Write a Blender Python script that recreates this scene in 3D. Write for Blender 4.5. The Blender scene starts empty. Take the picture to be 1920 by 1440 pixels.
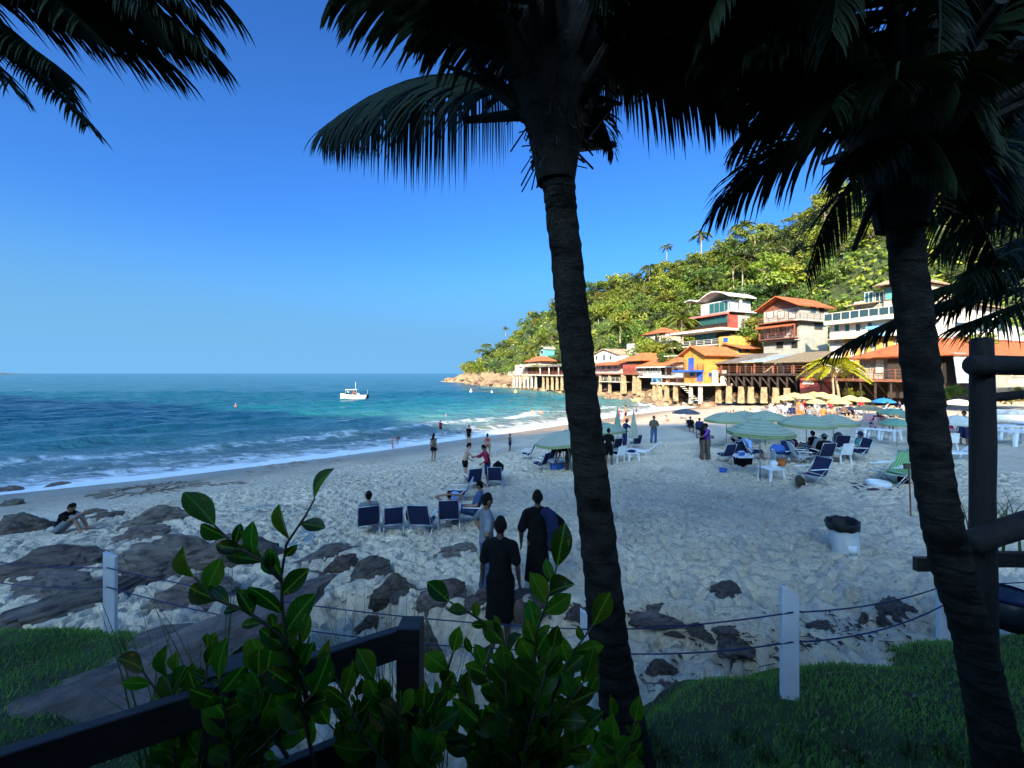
import bpy, bmesh, math, random
import numpy as np
from mathutils import Vector, Matrix, Quaternion
R = math.radians
random.seed(7)
sc = bpy.context.scene
COL = sc.collection
# ------------------------------------------------------------------ camera, sky, sun, exposure
F, ZC, HY = 740.0, 5.6, 700.0          # focal length in photo pixels, eye height, horizon row
cam_d = bpy.data.cameras.new('camera')
cam = bpy.data.objects.new('camera', cam_d); COL.objects.link(cam)
cam.location = (0, 0, ZC); cam.rotation_euler = (R(90), 0, 0)
cam_d.sensor_width = 36.0; cam_d.lens = 36.0 * F / 1920.0
cam_d.shift_y = -20.0 / 1920.0
cam_d.clip_start = 0.05; cam_d.clip_end = 80000.0
sc.camera = cam
SUN_EL = R(26.0)
SUN_AZ = (-0.34, -0.94)                # horizontal direction towards the sun (behind the camera, a little to the left)
_n = math.hypot(*SUN_AZ); SUN_AZ = (SUN_AZ[0] / _n, SUN_AZ[1] / _n)
to_sun = Vector((SUN_AZ[0] * math.cos(SUN_EL), SUN_AZ[1] * math.cos(SUN_EL), math.sin(SUN_EL)))
w = bpy.data.worlds.new('World'); sc.world = w; w.use_nodes = True
nt = w.node_tree
sky = nt.nodes.new('ShaderNodeTexSky'); sky.sky_type = 'NISHITA'; sky.sun_disc = False
sky.sun_elevation = SUN_EL; sky.sun_rotation = math.atan2(SUN_AZ[0], SUN_AZ[1])
sky.air_density = 1.0; sky.dust_density = 5.0; sky.ozone_density = 10.0; sky.altitude = 0
gm = nt.nodes.new('ShaderNodeGamma'); gm.inputs['Gamma'].default_value = 1.36      # the deep, saturated blue of the photograph, over the whole dome
hs = nt.nodes.new('ShaderNodeMixRGB'); hs.blend_type = 'MULTIPLY'; hs.inputs[0].default_value = 1.0; hs.inputs[2].default_value = (0.76, 1.0, 0.97, 1)
# pale sea haze all round the horizon
tcw = nt.nodes.new('ShaderNodeTexCoord'); sxw = nt.nodes.new('ShaderNodeSeparateXYZ'); mrw = nt.nodes.new('ShaderNodeMapRange'); mrw.interpolation_type = 'SMOOTHERSTEP'
mrw.inputs[1].default_value = 0.0; mrw.inputs[2].default_value = 0.36; mrw.inputs[3].default_value = 1.0; mrw.inputs[4].default_value = 0.0
hz = nt.nodes.new('ShaderNodeMixRGB'); hz.inputs[2].default_value = (0.80, 2.15, 3.75, 1)
bg = nt.nodes['Background']; bg.inputs['Strength'].default_value = 0.074
nt.links.new(sky.outputs[0], gm.inputs['Color']); nt.links.new(gm.outputs[0], hs.inputs[1]); nt.links.new(hs.outputs[0], hz.inputs[1])
nt.links.new(tcw.outputs['Generated'], sxw.inputs[0]); nt.links.new(sxw.outputs['Z'], mrw.inputs[0]); nt.links.new(mrw.outputs[0], hz.inputs[0]); nt.links.new(hz.outputs[0], bg.inputs['Color'])
sun_d = bpy.data.lights.new('sun', 'SUN'); sun_d.energy = 3.9; sun_d.angle = R(0.53); sun_d.color = (1.0, 0.80, 0.53)
sun = bpy.data.objects.new('sun', sun_d); COL.objects.link(sun)
sun.rotation_euler = to_sun.to_track_quat('Z', 'Y').to_euler(); sun.location = (0, 0, 60)
sc.view_settings.view_transform = 'Standard'; sc.view_settings.look = 'None'
sc.view_settings.gamma = 1.0; sc.view_settings.use_curve_mapping = False
sc.view_settings.exposure = 1.70
sc.render.engine = 'CYCLES'
sc.cycles.max_bounces = 6; sc.cycles.diffuse_bounces = 3; sc.cycles.glossy_bounces = 2
sc.cycles.transmission_bounces = 4; sc.cycles.transparent_max_bounces = 8
sc.cycles.caustics_reflective = False; sc.cycles.caustics_refractive = False
sc.cycles.use_denoising = True; sc.cycles.sample_clamp_indirect = 6.0

# ------------------------------------------------------------------ helpers
def at(px, py, Y):
    return Vector(((px - 960) / F * Y, Y, ZC - (py - HY) / F * Y))

def tag(o, label=None, cat=None, group=None, kind=None):
    if label: o['label'] = label
    if cat: o['category'] = cat
    if group: o['group'] = group
    if kind: o['kind'] = kind
    return o

def empty(name, loc=(0, 0, 0), rz=0.0, label=None, cat=None, group=None, parent=None):
    o = bpy.data.objects.new(name, None); COL.objects.link(o)
    o.empty_display_size = 0.2
    o.location = loc; o.rotation_euler = (0, 0, rz)
    if parent: o.parent = parent
    return tag(o, label, cat, group)

def link(name, me, parent=None, mat=None):
    o = bpy.data.objects.new(name, me); COL.objects.link(o)
    if parent: o.parent = parent
    if mat and not me.materials: me.materials.append(mat)
    return o

def kids(o): return [c for c in bpy.data.objects if c.parent == o]
def copy_tree(o, loc=None, rz=None, scale=None, label=None, group=None):
    c = o.copy(); COL.objects.link(c)
    for ch in o.children:
        k = ch.copy(); COL.objects.link(k); k.parent = c
        for g in ch.children:
            q = g.copy(); COL.objects.link(q); q.parent = k
    if loc is not None: c.location = loc
    if rz is not None: c.rotation_euler = (0, 0, rz)
    if scale is not None: c.scale = (scale,) * 3 if not hasattr(scale, '__len__') else scale
    if label: c['label'] = label
    if group: c['group'] = group
    return c

class MB:
    def __init__(s): s.v = []; s.f = []
    def add(s, vs, fs):
        n = len(s.v); s.v.extend([tuple(v) for v in vs]); s.f.extend([tuple(i + n for i in f) for f in fs]); return s
    def hexa(s, b, t):
        return s.add(list(b) + list(t), [(3, 2, 1, 0), (4, 5, 6, 7), (0, 1, 5, 4), (1, 2, 6, 5), (2, 3, 7, 6), (3, 0, 4, 7)])
    def box(s, x0, x1, y0, y1, z0, z1):
        if x0 > x1: x0, x1 = x1, x0
        if y0 > y1: y0, y1 = y1, y0
        if z0 > z1: z0, z1 = z1, z0
        return s.hexa([(x0, y0, z0), (x1, y0, z0), (x1, y1, z0), (x0, y1, z0)], [(x0, y0, z1), (x1, y0, z1), (x1, y1, z1), (x0, y1, z1)])
    def slab(s, pts, th):
        """a quad or polygon given a thickness along its normal (downwards)"""
        p = [Vector(q) for q in pts]; nrm = (p[1] - p[0]).cross(p[-1] - p[0]).normalized()
        if nrm.z < 0: nrm = -nrm
        q = [a - nrm * th for a in p]; n = len(p)
        fs = [tuple(range(n)), tuple(range(2 * n - 1, n - 1, -1))] + [(i, i + n, (i + 1) % n + n, (i + 1) % n) for i in range(n)]
        return s.add(p + q, fs)
    def bar(s, a, b, wd, ht=None):
        """square bar from a to b"""
        a, b = Vector(a), Vector(b); ht = ht or wd; d = (b - a).normalized()
        up = Vector((0, 0, 1)) if abs(d.z) < 0.95 else Vector((0, 1, 0))
        sx = d.cross(up).normalized(); uy = sx.cross(d).normalized()
        c = [(-1, -1), (1, -1), (1, 1), (-1, 1)]
        return s.hexa([a + sx * (i * wd / 2) + uy * (j * ht / 2) for i, j in c], [b + sx * (i * wd / 2) + uy * (j * ht / 2) for i, j in c])
    def tube(s, pts, rad, n=6, cap=True):
        pts = [Vector(p) for p in pts]; m = len(pts)
        if not hasattr(rad, '__len__'): rad = [rad] * m
        vs = []; up = None
        for i, p in enumerate(pts):
            d = (pts[min(i + 1, m - 1)] - pts[max(i - 1, 0)])
            d = d.normalized() if d.length > 1e-9 else Vector((0, 0, 1))
            if up is None: up = Vector((1, 0, 0)) if abs(d.x) < 0.8 else Vector((0, 1, 0))
            sx = d.cross(up).normalized(); uy = sx.cross(d).normalized(); up = uy
            for k in range(n):
                a = 2 * math.pi * k / n
                vs.append(p + (sx * math.cos(a) + uy * math.sin(a)) * rad[i])
        fs = [(i * n + k, i * n + (k + 1) % n, (i + 1) * n + (k + 1) % n, (i + 1) * n + k) for i in range(m - 1) for k in range(n)]
        if cap: fs += [tuple(range(n - 1, -1, -1)), tuple((m - 1) * n + k for k in range(n))]
        return s.add(vs, fs)
    def lathe(s, prof, n=16, c=(0, 0, 0), a0=0.0, a1=2 * math.pi):
        full = abs(a1 - a0 - 2 * math.pi) < 1e-6; m = n if full else n + 1; vs = []
        for r, z in prof:
            for k in range(m):
                a = a0 + (a1 - a0) * k / n
                vs.append((c[0] + r * math.cos(a), c[1] + r * math.sin(a), c[2] + z))
        fs = []
        for i in range(len(prof) - 1):
            for k in range(n):
                k2 = (k + 1) % m if full else k + 1
                fs.append((i * m + k, i * m + k2, (i + 1) * m + k2, (i + 1) * m + k))
        return s.add(vs, fs)
    def mesh(s, name, mat=None, smooth=False):
        me = bpy.data.meshes.new(name); me.from_pydata(s.v, [], s.f); me.update()
        if mat: me.materials.append(mat)
        if smooth: me.polygons.foreach_set('use_smooth', [True] * len(me.polygons))
        return me
    def build(s, name, mat=None, parent=None, smooth=False):
        return link(name, s.mesh(name, mat, smooth), parent)

def grid_mesh(name, X, Y, Z, mat, smooth=True, attrs=None):
    ny, nx = X.shape
    co = np.stack([X, Y, Z], -1).reshape(-1, 3).astype(np.float32)
    i = np.arange(ny * nx).reshape(ny, nx)
    q = np.stack([i[:-1, :-1], i[:-1, 1:], i[1:, 1:], i[1:, :-1]], -1).reshape(-1, 4)
    me = bpy.data.meshes.new(name)
    me.vertices.add(len(co)); me.vertices.foreach_set('co', co.ravel())
    me.loops.add(q.size); me.loops.foreach_set('vertex_index', q.ravel().astype(np.int32))
    me.polygons.add(len(q)); me.polygons.foreach_set('loop_start', np.arange(0, q.size, 4, dtype=np.int32))
    if smooth: me.polygons.foreach_set('use_smooth', np.ones(len(q), dtype=bool))
    me.update(calc_edges=True)
    for k, a in (attrs or {}).items():
        at_ = me.attributes.new(k, 'FLOAT', 'POINT'); at_.data.foreach_set('value', a.reshape(-1).astype(np.float32))
    me.materials.append(mat)
    return me

def _h(ix, iy, seed):
    n = (ix.astype(np.int64) * 374761393 + iy.astype(np.int64) * 668265263 + seed * 1442695041) & 0xffffffff
    n = ((n ^ (n >> 13)) * 1274126177) & 0xffffffff
    return ((n ^ (n >> 16)) & 0xffff) / 65535.0
def vn(x, y, seed=0):
    x = np.asarray(x, float); y = np.asarray(y, float)
    x0 = np.floor(x); y0 = np.floor(y); fx = x - x0; fy = y - y0
    fx = fx * fx * (3 - 2 * fx); fy = fy * fy * (3 - 2 * fy)
    a, b = _h(x0, y0, seed), _h(x0 + 1, y0, seed); c, d = _h(x0, y0 + 1, seed), _h(x0 + 1, y0 + 1, seed)
    return (a * (1 - fx) + b * fx) * (1 - fy) + (c * (1 - fx) + d * fx) * fy
def fbm(x, y, seed=0, o=4):
    s = 0; a = 0.5
    for k in range(o): s = s + a * (vn(x * 2 ** k, y * 2 ** k, seed + k * 17) - 0.5); a *= 0.5
    return s
def sstep(a, b, x):
    t = np.clip((x - a) / (b - a), 0, 1); return t * t * (3 - 2 * t)

# ------------------------------------------------------------------ materials
def new_mat(name):
    m = bpy.data.materials.new(name); m.use_nodes = True
    return m, m.node_tree, m.node_tree.nodes['Principled BSDF']
def pm(name, col, rough=0.6, var=0.18, vs=4.0, bump=0.0, bs=25.0, metal=0.0, spec=0.4, rnd=0.0, dark=None, stretch=None):
    """plain surface: base colour with noise variation, fine relief and a little per-object variation"""
    m, t, p = new_mat(name); N = t.nodes; L = t.links
    tc = N.new('ShaderNodeTexCoord'); src = tc.outputs['Object']
    if stretch:
        mp = N.new('ShaderNodeMapping'); mp.inputs['Scale'].default_value = stretch; L.new(src, mp.inputs[0]); src = mp.outputs[0]
    nz = N.new('ShaderNodeTexNoise'); nz.inputs['Scale'].default_value = vs; nz.inputs['Detail'].default_value = 5; nz.inputs['Roughness'].default_value = 0.65
    L.new(src, nz.inputs['Vector'])
    rp = N.new('ShaderNodeValToRGB'); L.new(nz.outputs['Fac'], rp.inputs[0])
    d = dark or tuple(c * (1 - 2 * var) for c in col[:3])
    b = tuple(min(1, c * (1 + var)) for c in col[:3])
    rp.color_ramp.elements[0].position = 0.32; rp.color_ramp.elements[0].color = (*d, 1)
    rp.color_ramp.elements[1].position = 0.66; rp.color_ramp.elements[1].color = (*b, 1)
    e = rp.color_ramp.elements.new(0.5); e.color = (*col[:3], 1)
    out = rp.outputs[0]
    if rnd:
        oi = N.new('ShaderNodeObjectInfo'); h = N.new('ShaderNodeHueSaturation')
        mr = N.new('ShaderNodeMapRange'); mr.inputs[3].default_value = 1 - rnd; mr.inputs[4].default_value = 1 + rnd
        L.new(oi.outputs['Random'], mr.inputs[0]); L.new(mr.outputs[0], h.inputs['Value'])
        mr2 = N.new('ShaderNodeMapRange'); mr2.inputs[3].default_value = 0.5 - rnd * 0.06; mr2.inputs[4].default_value = 0.5 + rnd * 0.06
        ml = N.new('ShaderNodeMath'); ml.operation = 'FRACT'; mm = N.new('ShaderNodeMath'); mm.operation = 'MULTIPLY'; mm.inputs[1].default_value = 7.31
        L.new(oi.outputs['Random'], mm.inputs[0]); L.new(mm.outputs[0], ml.inputs[0]); L.new(ml.outputs[0], mr2.inputs[0]); L.new(mr2.outputs[0], h.inputs['Hue'])
        L.new(out, h.inputs['Color']); out = h.outputs[0]
    L.new(out, p.inputs['Base Color'])
    p.inputs['Roughness'].default_value = rough; p.inputs['Metallic'].default_value = metal
    p.inputs['Specular IOR Level'].default_value = spec
    if bump:
        n2 = N.new('ShaderNodeTexNoise'); n2.inputs['Scale'].default_value = bs; n2.inputs['Detail'].default_value = 6; n2.inputs['Roughness'].default_value = 0.7
        L.new(src, n2.inputs['Vector'])
        bp = N.new('ShaderNodeBump'); bp.inputs['Strength'].default_value = bump; bp.inputs['Distance'].default_value = 0.074
        L.new(n2.outputs['Fac'], bp.inputs['Height']); L.new(bp.outputs[0], p.inputs['Normal'])
    return m
def leaf_mat(name, col, col2=None, trans=0.35, rough=0.5, rnd=0.25, vs=0.6, spec=0.3, tmul=(1.2, 1.4, 0.45), veins=False):
    m, t, p = new_mat(name); N = t.nodes; L = t.links
    tc = N.new('ShaderNodeTexCoord'); nz = N.new('ShaderNodeTexNoise'); nz.inputs['Scale'].default_value = vs; nz.inputs['Detail'].default_value = 4
    L.new(tc.outputs['Object'], nz.inputs['Vector'])
    rp = N.new('ShaderNodeValToRGB'); rp.color_ramp.elements[0].position = 0.3; rp.color_ramp.elements[1].position = 0.7
    c2 = col2 or tuple(c * 1.5 for c in col)
    rp.color_ramp.elements[0].color = (*col, 1); rp.color_ramp.elements[1].color = (*c2, 1)
    L.new(nz.outputs['Fac'], rp.inputs[0])
    oi = N.new('ShaderNodeObjectInfo'); h = N.new('ShaderNodeHueSaturation')
    mr = N.new('ShaderNodeMapRange'); mr.inputs[3].default_value = 1 - rnd; mr.inputs[4].default_value = 1 + rnd
    L.new(oi.outputs['Random'], mr.inputs[0]); L.new(mr.outputs[0], h.inputs['Value'])
    mr2 = N.new('ShaderNodeMapRange'); mr2.inputs[3].default_value = 0.5 - rnd * 0.10; mr2.inputs[4].default_value = 0.5 + rnd * 0.10
    mm = N.new('ShaderNodeMath'); mm.operation = 'MULTIPLY'; mm.inputs[1].default_value = 5.77
    fr = N.new('ShaderNodeMath'); fr.operation = 'FRACT'
    L.new(oi.outputs['Random'], mm.inputs[0]); L.new(mm.outputs[0], fr.inputs[0]); L.new(fr.outputs[0], mr2.inputs[0]); L.new(mr2.outputs[0], h.inputs['Hue'])
    L.new(rp.outputs[0], h.inputs['Color'])
    L.new(h.outputs[0], p.inputs['Base Color']); p.inputs['Roughness'].default_value = rough; p.inputs['Specular IOR Level'].default_value = spec
    tr = N.new('ShaderNodeBsdfTranslucent')
    br = N.new('ShaderNodeMixRGB'); br.blend_type = 'MULTIPLY'; br.inputs[0].default_value = 1.0; br.inputs[2].default_value = (*tmul, 1)
    if veins:                                             # pale midrib and side veins of a broad leaf, a few spots
        sxx = N.new('ShaderNodeSeparateXYZ'); L.new(tc.outputs['Object'], sxx.inputs[0]); ab = N.new('ShaderNodeMath'); ab.operation = 'ABSOLUTE'; L.new(sxx.outputs['Y'], ab.inputs[0])
        mrb = N.new('ShaderNodeMapRange'); mrb.inputs[1].default_value = 0.012; mrb.inputs[2].default_value = 0.028; mrb.inputs[3].default_value = 1; mrb.inputs[4].default_value = 0; L.new(ab.outputs[0], mrb.inputs[0])
        dg_ = N.new('ShaderNodeMath'); dg_.operation = 'MULTIPLY_ADD'; dg_.inputs[1].default_value = -0.9; L.new(ab.outputs[0], dg_.inputs[0]); L.new(sxx.outputs['X'], dg_.inputs[2])
        sn = N.new('ShaderNodeMath'); sn.operation = 'SINE'; ml_ = N.new('ShaderNodeMath'); ml_.operation = 'MULTIPLY'; ml_.inputs[1].default_value = 62; L.new(dg_.outputs[0], ml_.inputs[0]); L.new(ml_.outputs[0], sn.inputs[0])
        mrv = N.new('ShaderNodeMapRange'); mrv.inputs[1].default_value = 0.8; mrv.inputs[2].default_value = 1.0; mrv.inputs[4].default_value = 0.35; L.new(sn.outputs[0], mrv.inputs[0])
        mxv = N.new('ShaderNodeMath'); mxv.operation = 'MAXIMUM'; L.new(mrb.outputs[0], mxv.inputs[0]); L.new(mrv.outputs[0], mxv.inputs[1])
        vb = N.new('ShaderNodeMixRGB'); vb.inputs[2].default_value = (*[min(1, c * 2.2) for c in c2], 1); L.new(mxv.outputs[0], vb.inputs[0]); L.new(h.outputs[0], vb.inputs[1])
        n3 = N.new('ShaderNodeTexNoise'); n3.inputs['Scale'].default_value = 7; n3.inputs['Detail'].default_value = 5; L.new(tc.outputs['Object'], n3.inputs['Vector']); m3_ = N.new('ShaderNodeMapRange'); m3_.inputs[1].default_value = .64; m3_.inputs[2].default_value = .70; L.new(n3.outputs['Fac'], m3_.inputs[0])
        sp_ = N.new('ShaderNodeMixRGB'); sp_.inputs[2].default_value = (0.10, 0.07, 0.02, 1); L.new(m3_.outputs[0], sp_.inputs[0]); L.new(vb.outputs[0], sp_.inputs[1]); h = sp_
        L.new(h.outputs[0], p.inputs['Base Color'])
    L.new(h.outputs[0], br.inputs[1]); L.new(br.outputs[0], tr.inputs['Color'])
    mx = N.new('ShaderNodeMixShader'); mx.inputs[0].default_value = trans
    L.new(p.outputs[0], mx.inputs[1]); L.new(tr.outputs[0], mx.inputs[2]); L.new(mx.outputs[0], N['Material Output'].inputs[0])
    return m

# ------------------------------------------------------------------ sand
SHORE = np.array([(-70, -24), (-45, 0), (-23.9, 18.4), (-19, 21.4), (-11.8, 27), (0, 37.7), (5.8, 43.5), (12, 50), (19, 56.5), (26, 62), (60, 92)], float)
def sdist(x, y):
    """signed distance to the waterline, positive on the beach"""
    x = np.asarray(x, float); y = np.asarray(y, float)
    best = np.full(x.shape, 1e9); sg = np.ones(x.shape)
    for a, b in zip(SHORE[:-1], SHORE[1:]):
        d = b - a; l2 = d @ d
        t = np.clip(((x - a[0]) * d[0] + (y - a[1]) * d[1]) / l2, 0, 1)
        dx = x - a[0] - t * d[0]; dy = y - a[1] - t * d[1]; r = np.hypot(dx, dy)
        cr = d[0] * dy - d[1] * dx
        m = r < best; best = np.where(m, r, best); sg = np.where(m, np.where(cr > 0, -1.0, 1.0), sg)
    return best * sg
SC_X = [-6, -3.2, -2.3, -1.6, -0.6, 0.6, 1.8, 2.5, 3.3, 4.4]
SC_Y = [6.2, 6.6, 7.0, 6.2, 6.05, 6.0, 5.9, 5.6, 5.1, 4.9]
def sand_base(x, y):
    x = np.asarray(x, float); y = np.asarray(y, float)
    s = sdist(x, y)
    sp = np.clip(s, 0, 25)
    z = 0.055 * sp + 0.0011 * sp * sp + 0.02 * np.clip(s - 25, 0, 40)
    z = np.where(s < 0, 0.10 * np.maximum(s, -60), z)
    # wind-cut step in the sand in front of the bank
    ys = np.interp(x, SC_X, SC_Y) + 0.25 * (vn(x * 1.7, y * 0 + 3, 5) - 0.5) + 0.12 * (vn(x * 5, y * 0 + 1, 8) - 0.5)
    win = sstep(-5, -2.6, x) * (1 - sstep(3.0, 4.4, x))
    z = z - 0.30 * win * (1 - sstep(-0.10, 0.06, y - ys)) + 0.10 * win * np.exp(-((y - ys - 0.25) / 0.35) ** 2)
    # low swells of dry sand
    dry = sstep(6, 16, s)
    z = z + dry * 0.10 * fbm(x * 0.35, y * 0.35, 21, 3)
    return z
def ground(px, py):
    """where the line of sight through a photo pixel meets the beach"""
    return cast(px, py, sand_base)
_RY = np.concatenate([np.linspace(2.0, 12, 260), np.geomspace(12.05, 90, 260)])
def cast(px, py, fn):
    X = (px - 960) / F * _RY; z = fn(X, _RY); d = ZC - (py - HY) / F * _RY - z
    i = np.nonzero(d <= 0)[0]; i = int(i[0]) if len(i) else len(_RY) - 1; i = max(i, 1)
    q = d[i - 1] / (d[i - 1] - d[i]) if d[i - 1] != d[i] else 0
    Y = float(_RY[i - 1] + (_RY[i] - _RY[i - 1]) * q); X = (px - 960) / F * Y
    return Vector((X, Y, ZC - (py - HY) / F * Y))

m_sand, t, p = new_mat('sand'); N = t.nodes; L = t.links
tc = N.new('ShaderNodeTexCoord')
n1 = N.new('ShaderNodeTexNoise'); n1.inputs['Scale'].default_value = 0.55; n1.inputs['Detail'].default_value = 7; n1.inputs['Roughness'].default_value = 0.62
L.new(tc.outputs['Object'], n1.inputs['Vector'])
r1 = N.new('ShaderNodeValToRGB'); L.new(n1.outputs['Fac'], r1.inputs[0])
r1.color_ramp.elements[0].position = 0.3; r1.color_ramp.elements[0].color = (0.54, 0.44, 0.315, 1)
r1.color_ramp.elements[1].position = 0.7; r1.color_ramp.elements[1].color = (0.75, 0.62, 0.45, 1)
n2 = N.new('ShaderNodeTexNoise'); n2.inputs['Scale'].default_value = 9; n2.inputs['Detail'].default_value = 8; n2.inputs['Roughness'].default_value = 0.75
L.new(tc.outputs['Object'], n2.inputs['Vector'])
r2 = N.new('ShaderNodeValToRGB'); L.new(n2.outputs['Fac'], r2.inputs[0])
r2.color_ramp.elements[0].position = 0.33; r2.color_ramp.elements[0].color = (0.72, 0.70, 0.68, 1)
r2.color_ramp.elements[1].position = 0.52; r2.color_ramp.elements[1].color = (1, 1, 1, 1)
mx = N.new('ShaderNodeMixRGB'); mx.blend_type = 'MULTIPLY'; mx.inputs[0].default_value = 1
L.new(r1.outputs[0], mx.inputs[1]); L.new(r2.outputs[0], mx.inputs[2])
aw = N.new('ShaderNodeAttribute'); aw.attribute_name = 'wet'
mw = N.new('ShaderNodeMixRGB'); mw.blend_type = 'MULTIPLY'; mw.inputs[2].default_value = (0.52, 0.47, 0.42, 1)
L.new(aw.outputs['Fac'], mw.inputs[0]); L.new(mx.outputs[0], mw.inputs[1]); L.new(mw.outputs[0], p.inputs['Base Color'])
rr = N.new('ShaderNodeMapRange'); rr.inputs[3].default_value = 0.95; rr.inputs[4].default_value = 0.32
L.new(aw.outputs['Fac'], rr.inputs[0]); L.new(rr.outputs[0], p.inputs['Roughness'])
p.inputs['Specular IOR Level'].default_value = 0.25
nb = N.new('ShaderNodeTexNoise'); nb.inputs['Scale'].default_value = 14; nb.inputs['Detail'].default_value = 9; nb.inputs['Roughness'].default_value = 0.75
L.new(tc.outputs['Object'], nb.inputs['Vector'])
bp = N.new('ShaderNodeBump'); bp.inputs['Strength'].default_value = 0.55; bp.inputs['Distance'].default_value = 0.03
L.new(nb.outputs['Fac'], bp.inputs['Height'])
nb2 = N.new('ShaderNodeTexNoise'); nb2.inputs['Scale'].default_value = 3.6; nb2.inputs['Detail'].default_value = 4; nb2.inputs['Roughness'].default_value = 0.6; L.new(tc.outputs['Object'], nb2.inputs['Vector'])
dryf = N.new('ShaderNodeMapRange'); dryf.inputs[3].default_value = 0.65; dryf.inputs[4].default_value = 0.12; L.new(aw.outputs['Fac'], dryf.inputs[0])
bp2 = N.new('ShaderNodeBump'); bp2.inputs['Distance'].default_value = 0.26; L.new(dryf.outputs[0], bp2.inputs['Strength']); L.new(nb2.outputs['Fac'], bp2.inputs['Height']); L.new(bp.outputs[0], bp2.inputs['Normal']); L.new(bp2.outputs[0], p.inputs['Normal'])

def axis(lo, a, b, hi, fine, co):
    return np.concatenate([np.arange(lo, a, co), np.arange(a, b, fine), np.arange(b, hi, co)])
xs = axis(-60, -15, 17, 100, 0.052, 0.9); ys = axis(-20, 3, 25, 80, 0.052, 0.7)
Xg, Yg = np.meshgrid(xs, ys)
Zg = sand_base(Xg, Yg); Sg = sdist(Xg, Yg)
rng = np.random.default_rng(3)
NP = 30000
fxs = rng.uniform(-15, 17, NP); fys = rng.uniform(3, 25, NP); frs = rng.uniform(0.07, 0.17, NP); fds = rng.uniform(0.035, 0.13, NP)
fan = rng.uniform(0, math.pi, NP); fs_ = sdist(fxs, fys)
prob = sstep(6, 13, fs_) * (0.22 + 0.95 * sstep(0.30, 0.62, 0.6 * vn(fxs * 0.22, fys * 0.22, 77) + 0.4 * vn(fxs * 0.7, fys * 0.7, 78))) + 0.05
keep = rng.uniform(0, 1, NP) < prob
i0 = int(np.searchsorted(xs, -15)); j0 = int(np.searchsorted(ys, 3)); P = np.zeros_like(Zg)
for k in np.nonzero(keep)[0]:
    cx, cy, r, d = fxs[k], fys[k], frs[k], fds[k]
    ia = int((cx + 15) / 0.052) + i0; ja = int((cy - 3) / 0.052) + j0; q = 7
    sl = (slice(max(ja - q, 0), ja + q), slice(max(ia - q, 0), ia + q))
    dx = Xg[sl] - cx; dy = Yg[sl] - cy; ca, sa = math.cos(fan[k]), math.sin(fan[k])
    rr_ = np.hypot((dx * ca + dy * sa) / (r * 1.35), (-dx * sa + dy * ca) / (r * 0.8))
    P[sl] += d * (-np.exp(-(rr_ * 1.25) ** 2) + 0.55 * np.exp(-((rr_ - 1.25) / 0.33) ** 2))
Zg = Zg + np.clip(P, -0.17, 0.09) + sstep(4, 10, Sg) * 0.035 * fbm(Xg * 2.2, Yg * 2.2, 4, 3)
wet = 1 - sstep(1.2, 6.5, Sg + 2.0 * (vn(Xg * 0.4, Yg * 0.4, 9) - 0.5))
sand = link('sand', grid_mesh('sand', Xg, Yg, Zg, m_sand, attrs={'wet': wet})); tag(sand, kind='structure')

# ------------------------------------------------------------------ sea
m_sea, t, p = new_mat('sea_water'); N = t.nodes; L = t.links
geo = N.new('ShaderNodeNewGeometry')
ad = N.new('ShaderNodeAttribute'); ad.attribute_name = 'depth'
rc = N.new('ShaderNodeValToRGB'); L.new(ad.outputs['Fac'], rc.inputs[0]); el = rc.color_ramp.elements
el[0].position = 0.0; el[0].color = (0.15, 0.155, 0.12, 1); el[1].position = 1.0; el[1].color = (0.005, 0.068, 0.10, 1)
e = el.new(0.12); e.color = (0.10, 0.18, 0.17, 1); e = el.new(0.3); e.color = (0.04, 0.175, 0.18, 1); e = el.new(0.55); e.color = (0.008, 0.115, 0.14, 1)
nv = N.new('ShaderNodeTexNoise'); nv.inputs['Scale'].default_value = 0.03; nv.inputs['Detail'].default_value = 4; L.new(geo.outputs['Position'], nv.inputs['Vector'])
hv = N.new('ShaderNodeHueSaturation'); mv = N.new('ShaderNodeMapRange'); mv.inputs[3].default_value = 0.75; mv.inputs[4].default_value = 1.25
L.new(nv.outputs['Fac'], mv.inputs[0]); L.new(mv.outputs[0], hv.inputs['Value']); L.new(rc.outputs[0], hv.inputs['Color'])
L.new(hv.outputs[0], p.inputs['Base Color']); p.inputs['Roughness'].default_value = 0.13; p.inputs['IOR'].default_value = 1.33; p.inputs['Specular IOR Level'].default_value = 0.5
def wave_noise(scale, sy, det):
    mp = N.new('ShaderNodeMapping'); mp.inputs['Scale'].default_value = (scale, scale * sy, scale); mp.inputs['Rotation'].default_value = (0, 0, R(-20))
    L.new(geo.outputs['Position'], mp.inputs[0]); n = N.new('ShaderNodeTexNoise'); n.inputs['Scale'].default_value = 1.0; n.inputs['Detail'].default_value = det; n.inputs['Roughness'].default_value = 0.6
    L.new(mp.outputs[0], n.inputs['Vector']); return n
wa = wave_noise(0.28, 2.3, 4); wb = wave_noise(1.6, 2.0, 4)
b1 = N.new('ShaderNodeBump'); b1.inputs['Strength'].default_value = 1.0; b1.inputs['Distance'].default_value = 0.75; L.new(wa.outputs['Fac'], b1.inputs['Height'])
b2 = N.new('ShaderNodeBump'); b2.inputs['Strength'].default_value = 0.9; b2.inputs['Distance'].default_value = 0.16; L.new(wb.outputs['Fac'], b2.inputs['Height']); L.new(b1.outputs[0], b2.inputs['Normal'])
L.new(b2.outputs[0], p.inputs['Normal'])
fo = N.new('ShaderNodeAttribute'); fo.attribute_name = 'foam'
mpf = N.new('ShaderNodeMapping'); mpf.inputs['Scale'].default_value = (0.5, 1.15, 1); mpf.inputs['Rotation'].default_value = (0, 0, R(-40)); L.new(geo.outputs['Position'], mpf.inputs[0])
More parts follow.
